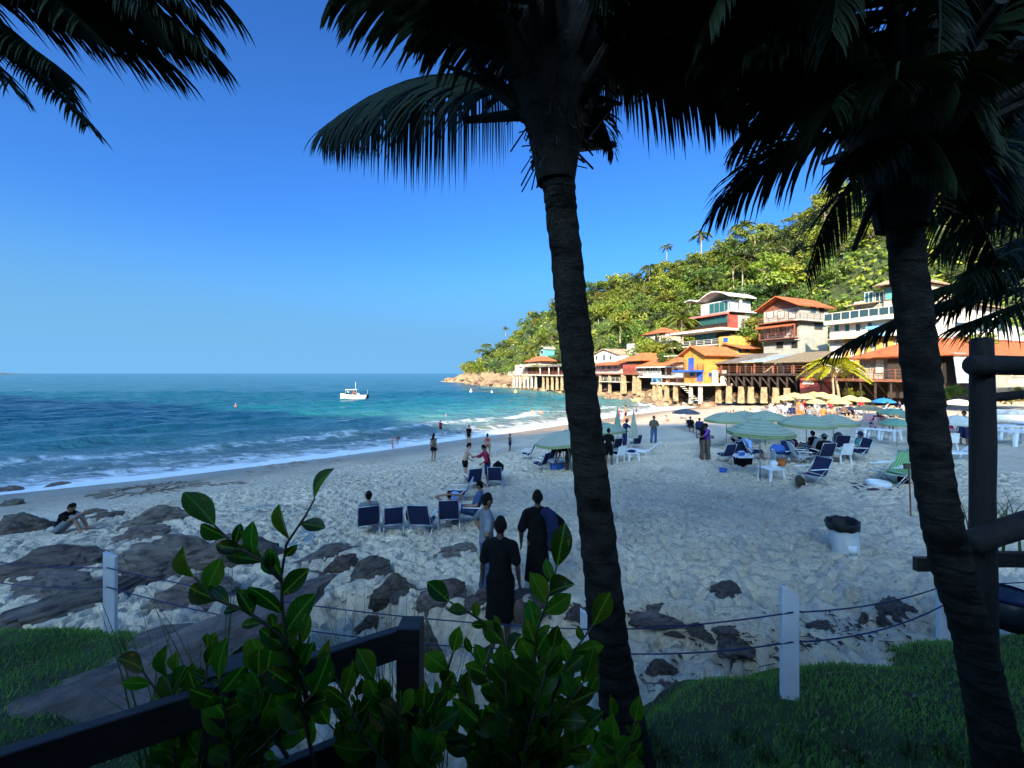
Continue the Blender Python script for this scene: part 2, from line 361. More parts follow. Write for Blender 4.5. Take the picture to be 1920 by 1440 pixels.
nf = N.new('ShaderNodeTexNoise'); nf.inputs['Scale'].default_value = 1.5; nf.inputs['Detail'].default_value = 8; nf.inputs['Roughness'].default_value = 0.72; nf.inputs['Distortion'].default_value = 0.8
L.new(mpf.outputs[0], nf.inputs['Vector'])
sm = N.new('ShaderNodeMath'); sm.operation = 'ADD'; L.new(nf.outputs['Fac'], sm.inputs[0]); L.new(fo.outputs['Fac'], sm.inputs[1])
rf = N.new('ShaderNodeMapRange'); rf.inputs[1].default_value = 0.92; rf.inputs[2].default_value = 1.18; L.new(sm.outputs[0], rf.inputs[0])
fd = N.new('ShaderNodeBsdfDiffuse'); fd.inputs['Color'].default_value = (0.82, 0.84, 0.84, 1)
ms = N.new('ShaderNodeMixShader'); L.new(rf.outputs[0], ms.inputs[0]); L.new(p.outputs[0], ms.inputs[1]); L.new(fd.outputs[0], ms.inputs[2])
L.new(ms.outputs[0], N['Material Output'].inputs[0])

ya = np.concatenate([np.geomspace(12, 120, 520), np.geomspace(120.5, 1200, 160)[1:], np.geomspace(1250, 60000, 40)])
ua = np.concatenate([np.linspace(-3.2, -1.35, 30), np.linspace(-1.34, 0.52, 420), np.linspace(0.55, 3.2, 40)])
Us, Ys = np.meshgrid(ua, ya); Xs = Us * Ys
Ss = sdist(Xs, Ys)
Zs = np.zeros_like(Xs)
rw = np.random.default_rng(11)
for k in range(26):
    lam = 0.9 * 1.17 ** k * rw.uniform(0.9, 1.1); an = R(rw.normal(-72, 28)); kx, ky = math.cos(an) * 2 * math.pi / lam, math.sin(an) * 2 * math.pi / lam
    amp = min(0.012 * lam, 0.055) * (1.0 if lam < 14 else 14 / lam)
    res = np.maximum(np.gradient(ya)[:, None] * 2.5, np.abs(Ys) * 0.0045 * 2.5)
    Zs += amp * np.sin(kx * Xs + ky * Ys + rw.uniform(0, 6.28)) * (1 - sstep(lam * 0.5, lam, res))
Zs *= sstep(0, 9, -Ss) * 0.85 + 0.15
along = (Xs * 0.79 + Ys * 0.61)
for s0, hgt, wd, sd in ((-15.5, 0.40, 1.7, 1), (-9.0, 0.20, 1.1, 2), (-5.2, 0.16, 0.8, 3), (-2.4, 0.10, 0.5, 4), (-24, 0.22, 2.6, 5), (-33, 0.2, 3.2, 6)):
    off = 3.2 * (vn(along * 0.07, along * 0 + sd, 30 + sd) - 0.5) + 1.2 * (vn(along * 0.3, along * 0, 40 + sd) - 0.5)
    am = 0.35 + 0.9 * vn(along * 0.09 + 5 * sd, along * 0, 50 + sd)
    d = Ss - s0 - off
    Zs += hgt * am * np.where(d > 0, np.exp(-(d / (wd * 0.55)) ** 2), np.exp(-(d / (wd * 1.6)) ** 2)) * (Ys < 140)
Zs += 0.03
foam = 0.28 * np.exp(-np.clip(-Ss, 0, 99) / 4.0) + 0.40 * np.exp(-np.clip(-Ss, 0, 99) / 18.0) * (Ss > -70) + 0.40 * np.exp(-((Ss + 0.4) / 0.45) ** 2) * (0.3 + 0.9 * vn(Xs * 0.5, Ys * 0.5, 13)) + 0.22 * np.exp(-((Ss + 8.3) / 1.0) ** 2)
# surf along the rocks of the headland
rock_line = np.interp(Us * F + 960, [835, 900, 960, 1055, 1150, 1240], [259, 188, 153, 118, 92, 60])
foam += np.where((Us * F + 960 > 830) & (Us * F + 960 < 1260), 0.55 * np.exp(-((Ys - rock_line + 1.5) / (0.018 * Ys)) ** 2) * (0.3 + vn(Xs * 0.4, Ys * 0.4, 3)), 0)
for (fx, fy, fw) in ((40, 730, 60), (60, 712, 40), (835, 715, 22), (-60, 735, 80)):
    c = at(fx, fy, F * ZC / (fy - HY)); foam += 0.62 * np.exp(-((Xs - c.x) / (fw * c.y / F * 0.5)) ** 2 - ((Ys - c.y) / (c.y * 0.03)) ** 2)
dep = np.clip(-Ss / 60, 0, 1)
dr = np.where((Us * F + 960 > 900), np.clip((rock_line - Ys) / 60, 0, 1), 1); dep = np.minimum(dep, np.maximum(dr, 0.1))
ok = Ss < 4
sea = link('sea', grid_mesh('sea', Xs, Ys, np.where(Ss > 0, 0.03 + 0 * Zs, Zs), m_sea, attrs={'foam': np.clip(foam, 0, 1), 'depth': dep})); tag(sea, kind='structure')

# ------------------------------------------------------------------ wooded hillside and headland
HPX = np.array([826, 850, 875, 900, 950, 1000, 1040, 1100, 1140, 1210, 1260, 1310, 1370, 1440, 1520, 1600, 1700, 1920, 2600], float)
HYC = np.array([268, 262, 255, 246, 228, 212, 205, 192, 182, 170, 162, 152, 145, 135, 125, 118, 112, 105, 95], float)
HZC = np.array([0.3, 3.2, 7, 13, 21, 33, 36, 41, 42, 43, 44, 44, 47, 47, 50, 56, 62, 78, 85], float)
SPX = np.array([826, 850, 900, 960, 1055, 1150, 1240, 1300, 1400, 1500, 1600, 1700, 1800, 1920, 2600], float)
SYS = np.array([264, 255, 190, 153, 118, 92, 75, 72, 63, 58, 52, 47, 46, 44, 40], float)
def hill_profile(px, t):
    """t in 0..1 shoreline to crest, beyond 1 the back of the ridge"""
    px = np.asarray(px, float); t = np.asarray(t, float)
    ysh = np.interp(px, SPX, SYS); yc = np.interp(px, HPX, HYC); zc = np.interp(px, HPX, HZC)
    z0 = np.interp(px, [1180, 1260, 1320, 1500, 2600], [-1.2, 0.2, 0.7, 1.1, 1.6])
    Y = np.where(t <= 1, ysh + (yc - ysh) * t, yc + (t - 1) * 90)
    d = Y - ysh
    zl = z0 + np.interp(d, [0, 5, 13, 28, 400], [0, 2.4, 4.4, 11.0, 11.0])
    wd = np.maximum(yc - ysh - 28, 8)
    q = np.clip((d - 20) / wd, 0, 1)
    zh = zc * (1 - (1 - q) ** 1.25)
    z = np.where(d < 20, zl, np.maximum(zl * (1 - q) + 0 * zh, zh)) 
    z = np.where(t > 1, zc - (t - 1) * 25, np.minimum(z, np.maximum(zc, 0.3)))
    return (px - 960) / F * Y, Y, z
pxs = np.concatenate([np.arange(826, 1930, 5), np.arange(1930, 2600, 30)]); ts = np.concatenate([np.linspace(0, 1, 90), np.linspace(1.03, 1.8, 10)])
PX, TT = np.meshgrid(pxs, ts)
HX, HYy, HZ = hill_profile(PX, TT)
amp = np.clip((HZ + 1) * 0.25, 0.1, 1.6)
HZ = HZ + amp * 1.6 * fbm(HX * 0.16, HYy * 0.10, 61, 4) + np.where(HZ < 9, 1.3, 0.3) * (np.abs(fbm(HX * 0.5, HYy * 0.22, 71, 4)) * 2 - 0.25) * sstep(0.0, 0.06, TT)
m_hill, t, p = new_mat('hillside'); N = t.nodes; L = t.links
geo = N.new('ShaderNodeNewGeometry'); sx = N.new('ShaderNodeSeparateXYZ'); L.new(geo.outputs['Position'], sx.inputs[0])
nr = N.new('ShaderNodeTexNoise'); nr.inputs['Scale'].default_value = 0.45; nr.inputs['Detail'].default_value = 8; nr.inputs['Roughness'].default_value = 0.7; L.new(geo.outputs['Position'], nr.inputs['Vector'])
rk = N.new('ShaderNodeValToRGB'); L.new(nr.outputs['Fac'], rk.inputs[0]); el = rk.color_ramp.elements
el[0].position = 0.30; el[0].color = (0.10, 0.065, 0.04, 1); el[1].position = 0.72; el[1].color = (0.50, 0.36, 0.20, 1); e = el.new(0.48); e.color = (0.30, 0.19, 0.10, 1); e = el.new(0.6); e.color = (0.38, 0.27, 0.14, 1)
gr = N.new('ShaderNodeValToRGB'); L.new(nr.outputs['Fac'], gr.inputs[0]); el = gr.color_ramp.elements
el[0].position = 0.3; el[0].color = (0.02, 0.028, 0.006, 1); el[1].position = 0.7; el[1].color = (0.06, 0.085, 0.02, 1)
az = N.new('ShaderNodeMath'); az.operation = 'MULTIPLY_ADD'; az.inputs[1].default_value = 9.0; L.new(nr.outputs['Fac'], az.inputs[0]); L.new(sx.outputs['Z'], az.inputs[2])
mr = N.new('ShaderNodeMapRange'); mr.inputs[1].default_value = 10.0; mr.inputs[2].default_value = 12.5; L.new(az.outputs[0], mr.inputs[0])
mc = N.new('ShaderNodeMixRGB'); L.new(mr.outputs[0], mc.inputs[0]); L.new(rk.outputs[0], mc.inputs[1]); L.new(gr.outputs[0], mc.inputs[2]); L.new(mc.outputs[0], p.inputs['Base Color'])
p.inputs['Roughness'].default_value = 0.9
nb = N.new('ShaderNodeTexNoise'); nb.inputs['Scale'].default_value = 0.9; nb.inputs['Detail'].default_value = 8; nb.inputs['Roughness'].default_value = 0.75; L.new(geo.outputs['Position'], nb.inputs['Vector'])
bp = N.new('ShaderNodeBump'); bp.inputs['Strength'].default_value = 0.9; bp.inputs['Distance'].default_value = 0.8; L.new(nb.outputs['Fac'], bp.inputs['Height']); L.new(bp.outputs[0], p.inputs['Normal'])
hill = link('hillside', grid_mesh('hillside', HX, HYy, HZ, m_hill)); tag(hill, kind='structure')
def hillz(x, y):
    px = x / y * F + 960
    j = int(np.clip(np.searchsorted(pxs, px), 1, len(pxs) - 1)); col = HYy[:, j]
    return float(np.interp(y, col, HZ[:, j]))

# ------------------------------------------------------------------ wooded hill behind the camera (it shades the beach)
EDGE = [(160, 4), (60, 16), (36, 24), (27, 31.5), (15, 37.5), (0, 37), (-16, 46), (-45, 59), (-119, 92), (-260, 150), (-420, 215)]
ex = np.array([e[0] for e in EDGE], float); ey = np.array([e[1] for e in EDGE], float)
tt = np.linspace(0, len(EDGE) - 1, 420); ex = np.interp(tt, range(len(EDGE)), ex); ey = np.interp(tt, range(len(EDGE)), ey)
Lr = (ey + 120) / -SUN_AZ[1]
cxr = ex + Lr * SUN_AZ[0]; cyr = ey + Lr * SUN_AZ[1]; czr = Lr * math.tan(SUN_EL) + 0.9 + 5.0 * fbm(cxr * 0.09, cxr * 0, 91, 6)
rows = []
for q, dz in ((0, 0), (0.25, 0.3), (0.5, 0.58), (0.75, 0.83), (1, 1), (1.4, 0.95), (2.2, 0.7), (4, 0.0)):
    yy = -9 + (cyr + 9) * q; xx = cxr + (0 if q <= 1 else 0) * q
    zz = 2.8 + (czr - 2.8) * (dz * 0.9 if 0 < q < 1 else dz) + (1.5 * fbm(xx * 0.3, xx * 0 + q * 3, 97, 4) if 0 < q < 1 else 0)
    rows.append((xx, yy, zz))
BX = np.array([r[0] for r in rows]); BY = np.array([r[1] for r in rows]); BZ = np.array([r[2] for r in rows])
m_back = pm('hill_shrubs', (0.035, 0.055, 0.015), 0.9, 0.4, 0.5, bump=1.0, bs=1.2)
back = link('hill_behind', grid_mesh('hill_behind', BX, BY, BZ, m_back, smooth=False)); tag(back, kind='structure')

# ------------------------------------------------------------------ unseen terrace with roof and back wall, added to block sky light from behind
m_terr = pm('shade_terrace_timber', (0.07, 0.05, 0.038), 0.8, 0.3, 3, stretch=(1, 6, 6))
ter = empty('added_shade_terrace', (0, -4, 3.0), 0, 'unseen roofed timber terrace added behind the viewpoint to shade the foreground', 'terrace')
for k in range(20): MB().box(-7, 7, -4.6 + k * .44, -4.6 + k * .44 + .42, .9, .95).build('floor_board', m_terr, ter)
MB().slab([(-8, -5.5, 5.0), (8, -5.5, 5.0), (8, 2.6, 4.4), (-8, 2.6, 4.4)], .18).build('roof', m_terr, ter)
MB().box(-8, 8, -5.2, -5.0, .95, 4.9).build('back_wall', m_terr, ter)
for x in (-6.8, -2.4, 2.4, 6.8):
    MB().box(x - .1, x + .1, 2.2, 2.4, -.8, 4.3).build('post', m_terr, ter); MB().box(x - .1, x + .1, -4.8, -4.6, -.8, 4.9).build('post', m_terr, ter)

# ================================================================== rocks
rock_rng = np.random.default_rng(5)
def rock_mesh(name, seed, sub, mat, flat=0.6, rough=0.22, strata=0.0):
    bm = bmesh.new(); bmesh.ops.create_icosphere(bm, subdivisions=sub, radius=1.0)
    r = np.random.default_rng(seed); pl = [(Vector(r.normal(size=3)).normalized(), r.uniform(0.55, 0.92)) for _ in range(9)]
    off = r.uniform(0, 50, 3)
    c = np.array([v.co.normalized() for v in bm.verts]); d = np.ones(len(c))
    for n, h in pl:                                       # flat broken faces
        q = c @ np.array(n); d = np.where(q * d > h, h / np.maximum(q, 1e-6), d)
    x, y, z = (c * 2.2).T
    d *= 1 + rough * 1.5 * fbm(x + off[0] + z * 0.7, y + off[1] - z * 0.6, seed, 5)
    c = c * d[:, None]
    if strata:                                            # bedding planes: ledges stepping back towards the top
        q = c[:, 2] * 4.2 + 0.5 * c[:, 0] + 0.35 * (vn(c[:, 0] * 2 + off[2], c[:, 1] * 2, seed) - 0.5); fr = q - np.floor(q)
        c[:, :2] *= (1 + strata * (0.5 - fr))[:, None]; c[:, 2] += 0.10 * (sstep(0.55, 0.95, fr) - fr)
    c[:, 2] *= flat
    for v, q in zip(bm.verts, c): v.co = q
    me = bpy.data.meshes.new(name); bm.to_mesh(me); bm.free(); me.materials.append(mat)
    me.polygons.foreach_set('use_smooth', [sub > 5] * len(me.polygons))
    return me
m_rock_sun = pm('warm_rock', (0.25, 0.165, 0.095), 0.9, 0.45, 1.1, bump=0.9, bs=3.0, rnd=0.32, dark=(0.085, 0.048, 0.028))
m_rock_near = pm('banded_rock', (0.15, 0.118, 0.095), 0.85, 0.55, 2.6, bump=1.0, bs=6.0, rnd=0.3, dark=(0.032, 0.027, 0.026), stretch=(1, 1, 3.5))
rocks_far = [rock_mesh('boulder', 10 + i, 2, m_rock_sun, flat=0.55 + 0.08 * i) for i in range(6)]
rocks_near = [rock_mesh('rock', 30 + i, 4, m_rock_near, flat=0.55, rough=0.42, strata=0.16) for i in range(6)]

def put_rock(me, name, loc, size, rz, label, group=None, tilt=0.0):
    o = link(name, me); o.location = loc; o.scale = size; o.rotation_euler = (tilt, tilt * 0.5, rz)
    return tag(o, label, 'rock', group)
NEAR_ROCKS = [  # centre px, bottom py, width px, height px, label, mesh, tilt
    (25, 1008, 90, 44, 'dark rounded rock at the left edge behind the sitting man', 0, .1),
    (285, 990, 135, 46, 'dark weed-covered rock heap on the sand near the drawing', 1, .05),
    (262, 1018, 115, 34, 'low purple rock in front of the weed-covered heap', 2, .12),
    (60, 1090, 210, 56, 'flat brown layered rock at the left edge', 3, .0),
    (300, 1080, 210, 70, 'large brown ridged rock left of the leafy twig', 4, .12),
    (255, 1106, 130, 62, 'dark angular rock in front of the large ridged rock', 5, -.1),
    (438, 1072, 165, 66, 'large purple slab rock behind the leafy twig', 0, .15),
    (75, 1128, 200, 50, 'blue-grey rock slab at the left edge above the grass', 2, .1),
    (345, 1150, 190, 62, 'grey rock split by a crack beside the white post', 3, -.08),
    (110, 1162, 250, 48, 'low grey rock bordering the left patch of grass', 4, .05),
    (178, 978, 70, 16, 'small flat dark rock right of the sitting man', 5, .0),
    (170, 967, 60, 14, 'thin dark rock sliver beyond the sitting man', 1, .0),
    (15, 950, 50, 16, 'small brown rock at the left edge near the sea', 2, .0),
    (605, 1052, 150, 24, 'long low tan rock left of the row of chairs', 1, .1),
    (625, 1085, 85, 50, 'angular tan rock with a flat top below the long rock', 5, .2),
    (690, 1095, 110, 46, 'dark angular rock leaning on the tan rock', 3, -.15),
    (735, 1128, 100, 60, 'dark crumbling weedy rock at the end of the sand step', 1, .1),
    (830, 1140, 120, 46, 'dark crusted rock in the sand step left of the people', 4, .0),
    (860, 1046, 110, 22, 'half buried brown rock behind the people', 2, .05),
    (798, 1262, 62, 96, 'upright dark boulder behind the railing corner', 0, .05),
    (1372, 1126, 112, 26, 'low bluish rock in the middle of the trodden sand', 3, .05),
    (1265, 1166, 180, 18, 'dark rock ledge in the sand step right of the palm', 4, .0),
    (1400, 1218, 150, 26, 'mossy brown rock ledge left of the white post', 2, .1),
    (1245, 1275, 62, 22, 'small round reddish rock by the grass edge', 0, .0),
    (1376, 1262, 30, 30, 'small pale stone at the edge of the grass', 5, .0),
    (1700, 1168, 150, 36, 'sloping tan rock slab below the second rope', 2, .18),
    (1623, 1170, 34, 24, 'small dark stone near the dry leaves', 1, .0),
    (460, 1168, 110, 34, 'dark rock in the sand below the leafy twig', 5, .0),
    (100, 914, 46, 9, 'low black rock awash at the edge of the sea', 3, .0),
    (8, 924, 60, 12, 'flat black rock in the wet sand at the left edge', 4, .0),
    (690, 1180, 70, 26, 'grey stone behind the railing', 1, .0),
    (985, 1148, 150, 20, 'dark undercut ledge in the sand step below the robed person', 4, .0),
    (1120, 1158, 130, 18, 'dark undercut ledge in the sand step behind the middle palm', 2, .0),
    (905, 1142, 90, 26, 'dark crusted ledge in the sand step by the black dress', 1, .0),
    (1330, 1188, 90, 20, 'low stone in the sand step between the palm and the white post', 5, .0),
    (1545, 1190, 80, 16, 'low brown stone among the dry leaves right of the white post', 3, .0),
]
for k, (px, py, wpx, hpx, lab, mi, tl) in enumerate(NEAR_ROCKS):
    g = ground(px, py - hpx * 0.12); s = g.y / F
    w2 = wpx * s * 0.55; h2 = hpx * s * 0.95
    put_rock(rocks_near[mi], 'rock', (g.x, g.y + w2 * 0.25, g.z + (h2 * 0.12 if py > 1120 and 880 < px < 1260 else -h2 * 0.02)), (w2 * 0.84, w2 * 0.36, h2 / 0.55 * (1.25 if py > 1120 and 880 < px < 1260 else 0.85)), rock_rng.uniform(0, 0.9), lab, tilt=tl)
for k in range(34):
    px = rock_rng.uniform(520, 1500); py = float(np.interp(px, [520, 700, 900, 1180, 1330, 1500], [1075, 1110, 1140, 1158, 1192, 1215])) + rock_rng.normal(0, 9); g = ground(px, py); s_ = rock_rng.uniform(.05, .17)
    put_rock(rocks_near[k % 6], 'stone', (g.x, g.y, g.z + .01), (s_ * 1.4, s_, s_ * rock_rng.uniform(.6, 1.2)), rock_rng.uniform(0, 6.28), 'small dark stone lying along the foot of the sand step', 'stones along the sand step', tilt=rock_rng.uniform(-.3, .3))
# the big sloping slab at the lower left
o = put_rock(rock_mesh('rock_slab', 77, 5, m_rock_near, flat=0.4, rough=0.45, strata=0.14), 'rock_slab', (-4.35, 4.15, 2.05), (2.2, 1.15, 1.25), R(14), 'big sloping dark rock slab at the lower left behind the railing')
o.rotation_euler = (R(10), R(-12), R(20))
# boulders on the sunny shore
gl = 'boulders along the shore under the stilt houses'
for k in range(210):
    px = rock_rng.uniform(905, 1330) if k < 110 else rock_rng.uniform(1105, 1335); d = rock_rng.uniform(-6.0, 4.0); ysh = float(np.interp(px, SPX, SYS)) + d
    x = (px - 960) / F * ysh; s = rock_rng.uniform(0.35, 1.25) * (1.0 + 0.006 * ysh) * (0.6 if px > 1260 else 1)
    z = max(hillz(x, ysh) if d > 0 else -0.3, float(sand_base(x, ysh)) if px > 1215 else -0.3)
    put_rock(rocks_far[k % 6], 'boulder', (x, ysh, z + 0.1), (s * rock_rng.uniform(0.8, 1.5), s, s), rock_rng.uniform(0, 6.28), 'sunlit brown boulder on the rocky shore below the stilt houses', gl, tilt=rock_rng.uniform(-.3, .3))
for k in range(46):
    px = rock_rng.uniform(838, 1000); ysh = float(np.interp(px, SPX, SYS)) + rock_rng.uniform(-2, 10)
    x = (px - 960) / F * ysh; s = rock_rng.uniform(1.0, 3.2)
    put_rock(rocks_far[k % 6], 'boulder', (x, ysh, hillz(x, ysh) - 0.2), (s * rock_rng.uniform(1, 1.8), s, s * 0.7), rock_rng.uniform(0, 6.28), 'tan boulder on the slope of the far headland', 'boulders of the headland', tilt=rock_rng.uniform(-.4, .4))
# scattered stones at the foot of the decks on the right
for k in range(14):
    px = rock_rng.uniform(1560, 1780); g = ground(px, rock_rng.uniform(738, 752)); s = rock_rng.uniform(0.3, 0.8)
    put_rock(rocks_far[k % 6], 'boulder', (g.x, g.y, g.z + 0.1), (s * 1.2, s, s), rock_rng.uniform(0, 6.28), 'stone lying on the sand below the wooden walkway', 'stones below the walkway')

# ================================================================== fronds and palms
def frond_mesh(name, pts, mat, ll=0.6, n=60, droop=0.8, wd=0.035, rr=0.022, seed=0, start=0.12, sub=4, gap=0.06, vee=0.35):
    """feather leaf: a rachis through pts (quadratic curve) and two rows of drooping leaflets"""
    r = random.Random(seed); p0, p1, p2 = [Vector(p) for p in pts]
    def B(t): return p0 * (1 - t) ** 2 + p1 * 2 * t * (1 - t) + p2 * t * t
    def T(t): return ((p1 - p0) * (1 - t) + (p2 - p1) * t).normalized()
    mb = MB(); K = 10
    mb.tube([B(i / K) for i in range(K + 1)], [rr * (1.6 if i == 0 else 1) * (1 - 0.85 * i / K) for i in range(K + 1)], 5)
    down = Vector((0, 0, -1))
    for i in range(n):
        t = start + (1 - start) * (i + r.random() * 0.5) / n
        if t > 1: t = 1
        d = T(t); side = d.cross(Vector((0, 0, 1)))
        side = side.normalized() if side.length > 1e-3 else Vector((1, 0, 0))
        up = side.cross(d).normalized()
        prof = min(1, 0.45 + 2.2 * (t - start)) * (1 - 0.62 * max(0, (t - 0.45) / 0.55) ** 1.5)
        for s in (-1, 1):
            if r.random() < gap: continue
            fw = 0.45 + 0.9 * t
            dr = (side * s * 0.9 + d * fw + up * vee).normalized()
            Lf = ll * prof * r.uniform(0.82, 1.12); p = B(t); w_ = wd * (0.7 + 0.5 * prof)
            vs = []; dp = droop * r.uniform(0.6, 1.5)
            for k in range(sub + 1):
                q = k / sub; ww = w_ * (1 - q) ** 0.6 * (0.6 + 0.8 * min(1, q * 4)) if k < sub else 0.001
                ax = d * 0.75 + up * 0.35 + side * 0.1
                vs += [p + ax * (ww * 0.5), p - ax * (ww * 0.5)]
                dq = (dr + down * (dp * 1.6 * q * q + dp * 0.25)).normalized(); p = p + dq * (Lf / sub)
            fs = [(2 * k, 2 * k + 1, 2 * k + 3, 2 * k + 2) for k in range(sub)]
            mb.add(vs, fs)
    return mb.mesh(name, mat)

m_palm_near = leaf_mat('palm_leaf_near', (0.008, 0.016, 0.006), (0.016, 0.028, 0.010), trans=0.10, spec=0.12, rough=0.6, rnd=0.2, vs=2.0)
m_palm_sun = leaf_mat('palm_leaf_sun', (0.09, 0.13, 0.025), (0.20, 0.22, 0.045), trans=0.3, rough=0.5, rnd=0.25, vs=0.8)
m_palm_gold = leaf_mat('palm_leaf_gold', (0.24, 0.26, 0.02), (0.46, 0.40, 0.03), trans=0.35, rough=0.5, rnd=0.1, vs=0.8)
m_trunk_pale = pm('palm_trunk_pale', (0.30, 0.24, 0.17), 0.9, 0.25, 3, bump=0.4, bs=8, stretch=(1, 1, 4))
m_dry = pm('dry_palm_skirt', (0.30, 0.20, 0.10), 0.9, 0.3, 4)

def hill_palm(name, H, Lf, nf, mat, seed, skirt=True):
    r = random.Random(seed); root = empty(name)
    MB().tube([(0.05 * math.sin(i), 0.04 * math.cos(i * 1.7), H * i / 6) for i in range(7)], [0.22, 0.17, 0.15, 0.14, 0.14, 0.15, 0.17], 7).build('trunk', m_trunk_pale, root, True)
    for k in range(nf):
        a = 2 * math.pi * k / nf * 1.0 + r.uniform(-.3, .3); el = r.choice([1.2, 0.8, 0.5, 0.15, -0.1]) + r.uniform(-.15, .15)
        d = Vector((math.cos(a), math.sin(a), 0)); L_ = Lf * r.uniform(0.85, 1.1)
        p0 = Vector((0, 0, H)); p1 = p0 + d * L_ * 0.5 * math.cos(el) + Vector((0, 0, L_ * 0.55 * math.sin(el) + 0.2)); p2 = p0 + d * L_ * 0.95 + Vector((0, 0, L_ * (0.45 * math.sin(el) - 0.45)))
        link('frond', frond_mesh('frond', (p0, p1, p2), mat, ll=Lf * 0.36, n=22, droop=0.55, vee=0.2, wd=Lf * 0.085, rr=0.045, seed=seed * 50 + k, sub=2, start=0.1), root)
    if skirt:
        mb = MB()
        for k in range(9):
            a = 2 * math.pi * k / 9; mb.bar((0.1 * math.cos(a), 0.1 * math.sin(a), H), (0.42 * math.cos(a), 0.42 * math.sin(a), H - 1.2 - 0.3 * r.random()), 0.16, 0.03)
        mb.build('dry_leaf_skirt', m_dry, root)
    return root
protos = [hill_palm('palm_tree', 6.0, 3.0, 15, m_palm_sun, 1), hill_palm('palm_tree', 4.2, 3.4, 17, m_palm_sun, 2, False), hill_palm('palm_tree', 7.5, 2.6, 13, m_palm_sun, 3)]
HILL_PALMS = [ # px, py of crown centre, Y, proto, scale, label
    (1250, 462, 152, 0, 0.95, 'slim pale palm sticking out of the skyline, smaller of the two'),
    (1315, 440, 143, 0, 1.45, 'large pale palm standing highest on the skyline'),
    (1392, 425, 134, 1, 1.5, 'broad palm on the skyline just left of the hanging frond'),
    (1218, 502, 148, 1, 1.2, 'palm with a drooping crown on the skyline edge'),
    (1375, 490, 112, 2, 1.5, 'yellowish palm with two bare trunks below the skyline, left one'),
    (1392, 496, 110, 2, 1.3, 'yellowish palm with bare trunk below the skyline, right one'),
    (1310, 525, 118, 1, 1.1, 'palm with fan of green leaves in the middle of the slope'),
    (1163, 612, 112, 1, 1.15, 'bright palm above the small white house'),
    (1278, 600, 92, 1, 1.25, 'tall feathery palm beside the glass house'),
    (1262, 648, 82, 1, 0.7, 'short palm below the feathery palm by the glass house'),
    (1020, 640, 148, 1, 1.1, 'yellow-green palm left of the front palm trunk'),
    (1035, 628, 150, 2, 1.0, 'slender palm left of the front palm trunk, upper one'),
    (948, 615, 222, 0, 0.8, 'tiny palm on the skyline of the headland'),
    (912, 648, 232, 1, 1.2, 'palm on the headland slope near the skyline'),
    (900, 658, 236, 1, 1.1, 'palm lower on the edge of the headland'),
    (881, 680, 250, 1, 1.0, 'lone palm at the tip of the headland'),
    (1005, 652, 150, 1, 0.9, 'low palm among the trees of the headland'),
]
used = set()
for px, py, Y, pi, s, lab in HILL_PALMS:
    c = at(px, py, Y); H = (6.0, 4.2, 7.5)[pi] * s
    base = (c.x, Y, c.z - H)
    if pi not in used: o = protos[pi]; o.location = base; o.scale = (s,) * 3; used.add(pi)
    else: o = copy_tree(protos[pi], base, random.uniform(0, 6), s)
    tag(o, lab, 'palm tree', 'palms on the hillside')
# the golden palm by the beach bar (large)
gp = hill_palm('palm_tree', 5.2, 4.2, 17, m_palm_gold, 9, True); c = at(1562, 688, 45)
gp.location = (c.x, 45, c.z - 5.2 * 0.78); gp.scale = (0.78,) * 3; tag(gp, 'low golden-green coconut palm in front of the wooden bar', 'palm tree')
gp2 = empty('bare_palm', (c.x + .9, 45.2, c.z - 3.9), 0, 'second bare palm stem next to the golden palm', 'palm stem')
MB().tube([(0, 0, 0), (-0.2, 0, 1.4), (-0.5, 0, 3.0)], [0.17, 0.14, 0.12], 7).build('trunk', m_trunk_pale, gp2, True)

# ================================================================== forest on the hillside
m_tree = [leaf_mat('tree_leaf_green', (0.065, 0.105, 0.018), (0.16, 0.21, 0.036), trans=0.3, rnd=0.35, vs=0.35),
          leaf_mat('tree_leaf_yellow', (0.12, 0.155, 0.018), (0.27, 0.285, 0.038), trans=0.35, rnd=0.3, vs=0.35),
          leaf_mat('tree_leaf_deep', (0.026, 0.05, 0.014), (0.065, 0.10, 0.026), trans=0.25, rnd=0.35, vs=0.35)]
m_bark = pm('tree_bark', (0.22, 0.17, 0.12), 0.9, 0.3, 3, bump=0.4, bs=10)
def leaf_quads(mb, r, c, rad, n, size, flat=0.7):
    for _ in range(n):
        d = Vector((r.gauss(0, 1), r.gauss(0, 1), r.gauss(0.25, 0.8))).normalized()
        p = c + Vector((d.x * rad, d.y * rad, d.z * rad * flat)) * r.uniform(0.55, 1.05)
        nrm = (d + Vector((r.gauss(0, .5), r.gauss(0, .5), 0.6 + r.gauss(0, .4)))).normalized()
        a = nrm.orthogonal().normalized(); a = (Matrix.Rotation(r.uniform(0, 6.28), 3, nrm) @ a); b = nrm.cross(a)
        s = size * r.uniform(0.6, 1.3)
        mb.add([p - a * s, p + b * s * 0.45, p + a * s, p - b * s * 0.45], [(0, 1, 2, 3)])
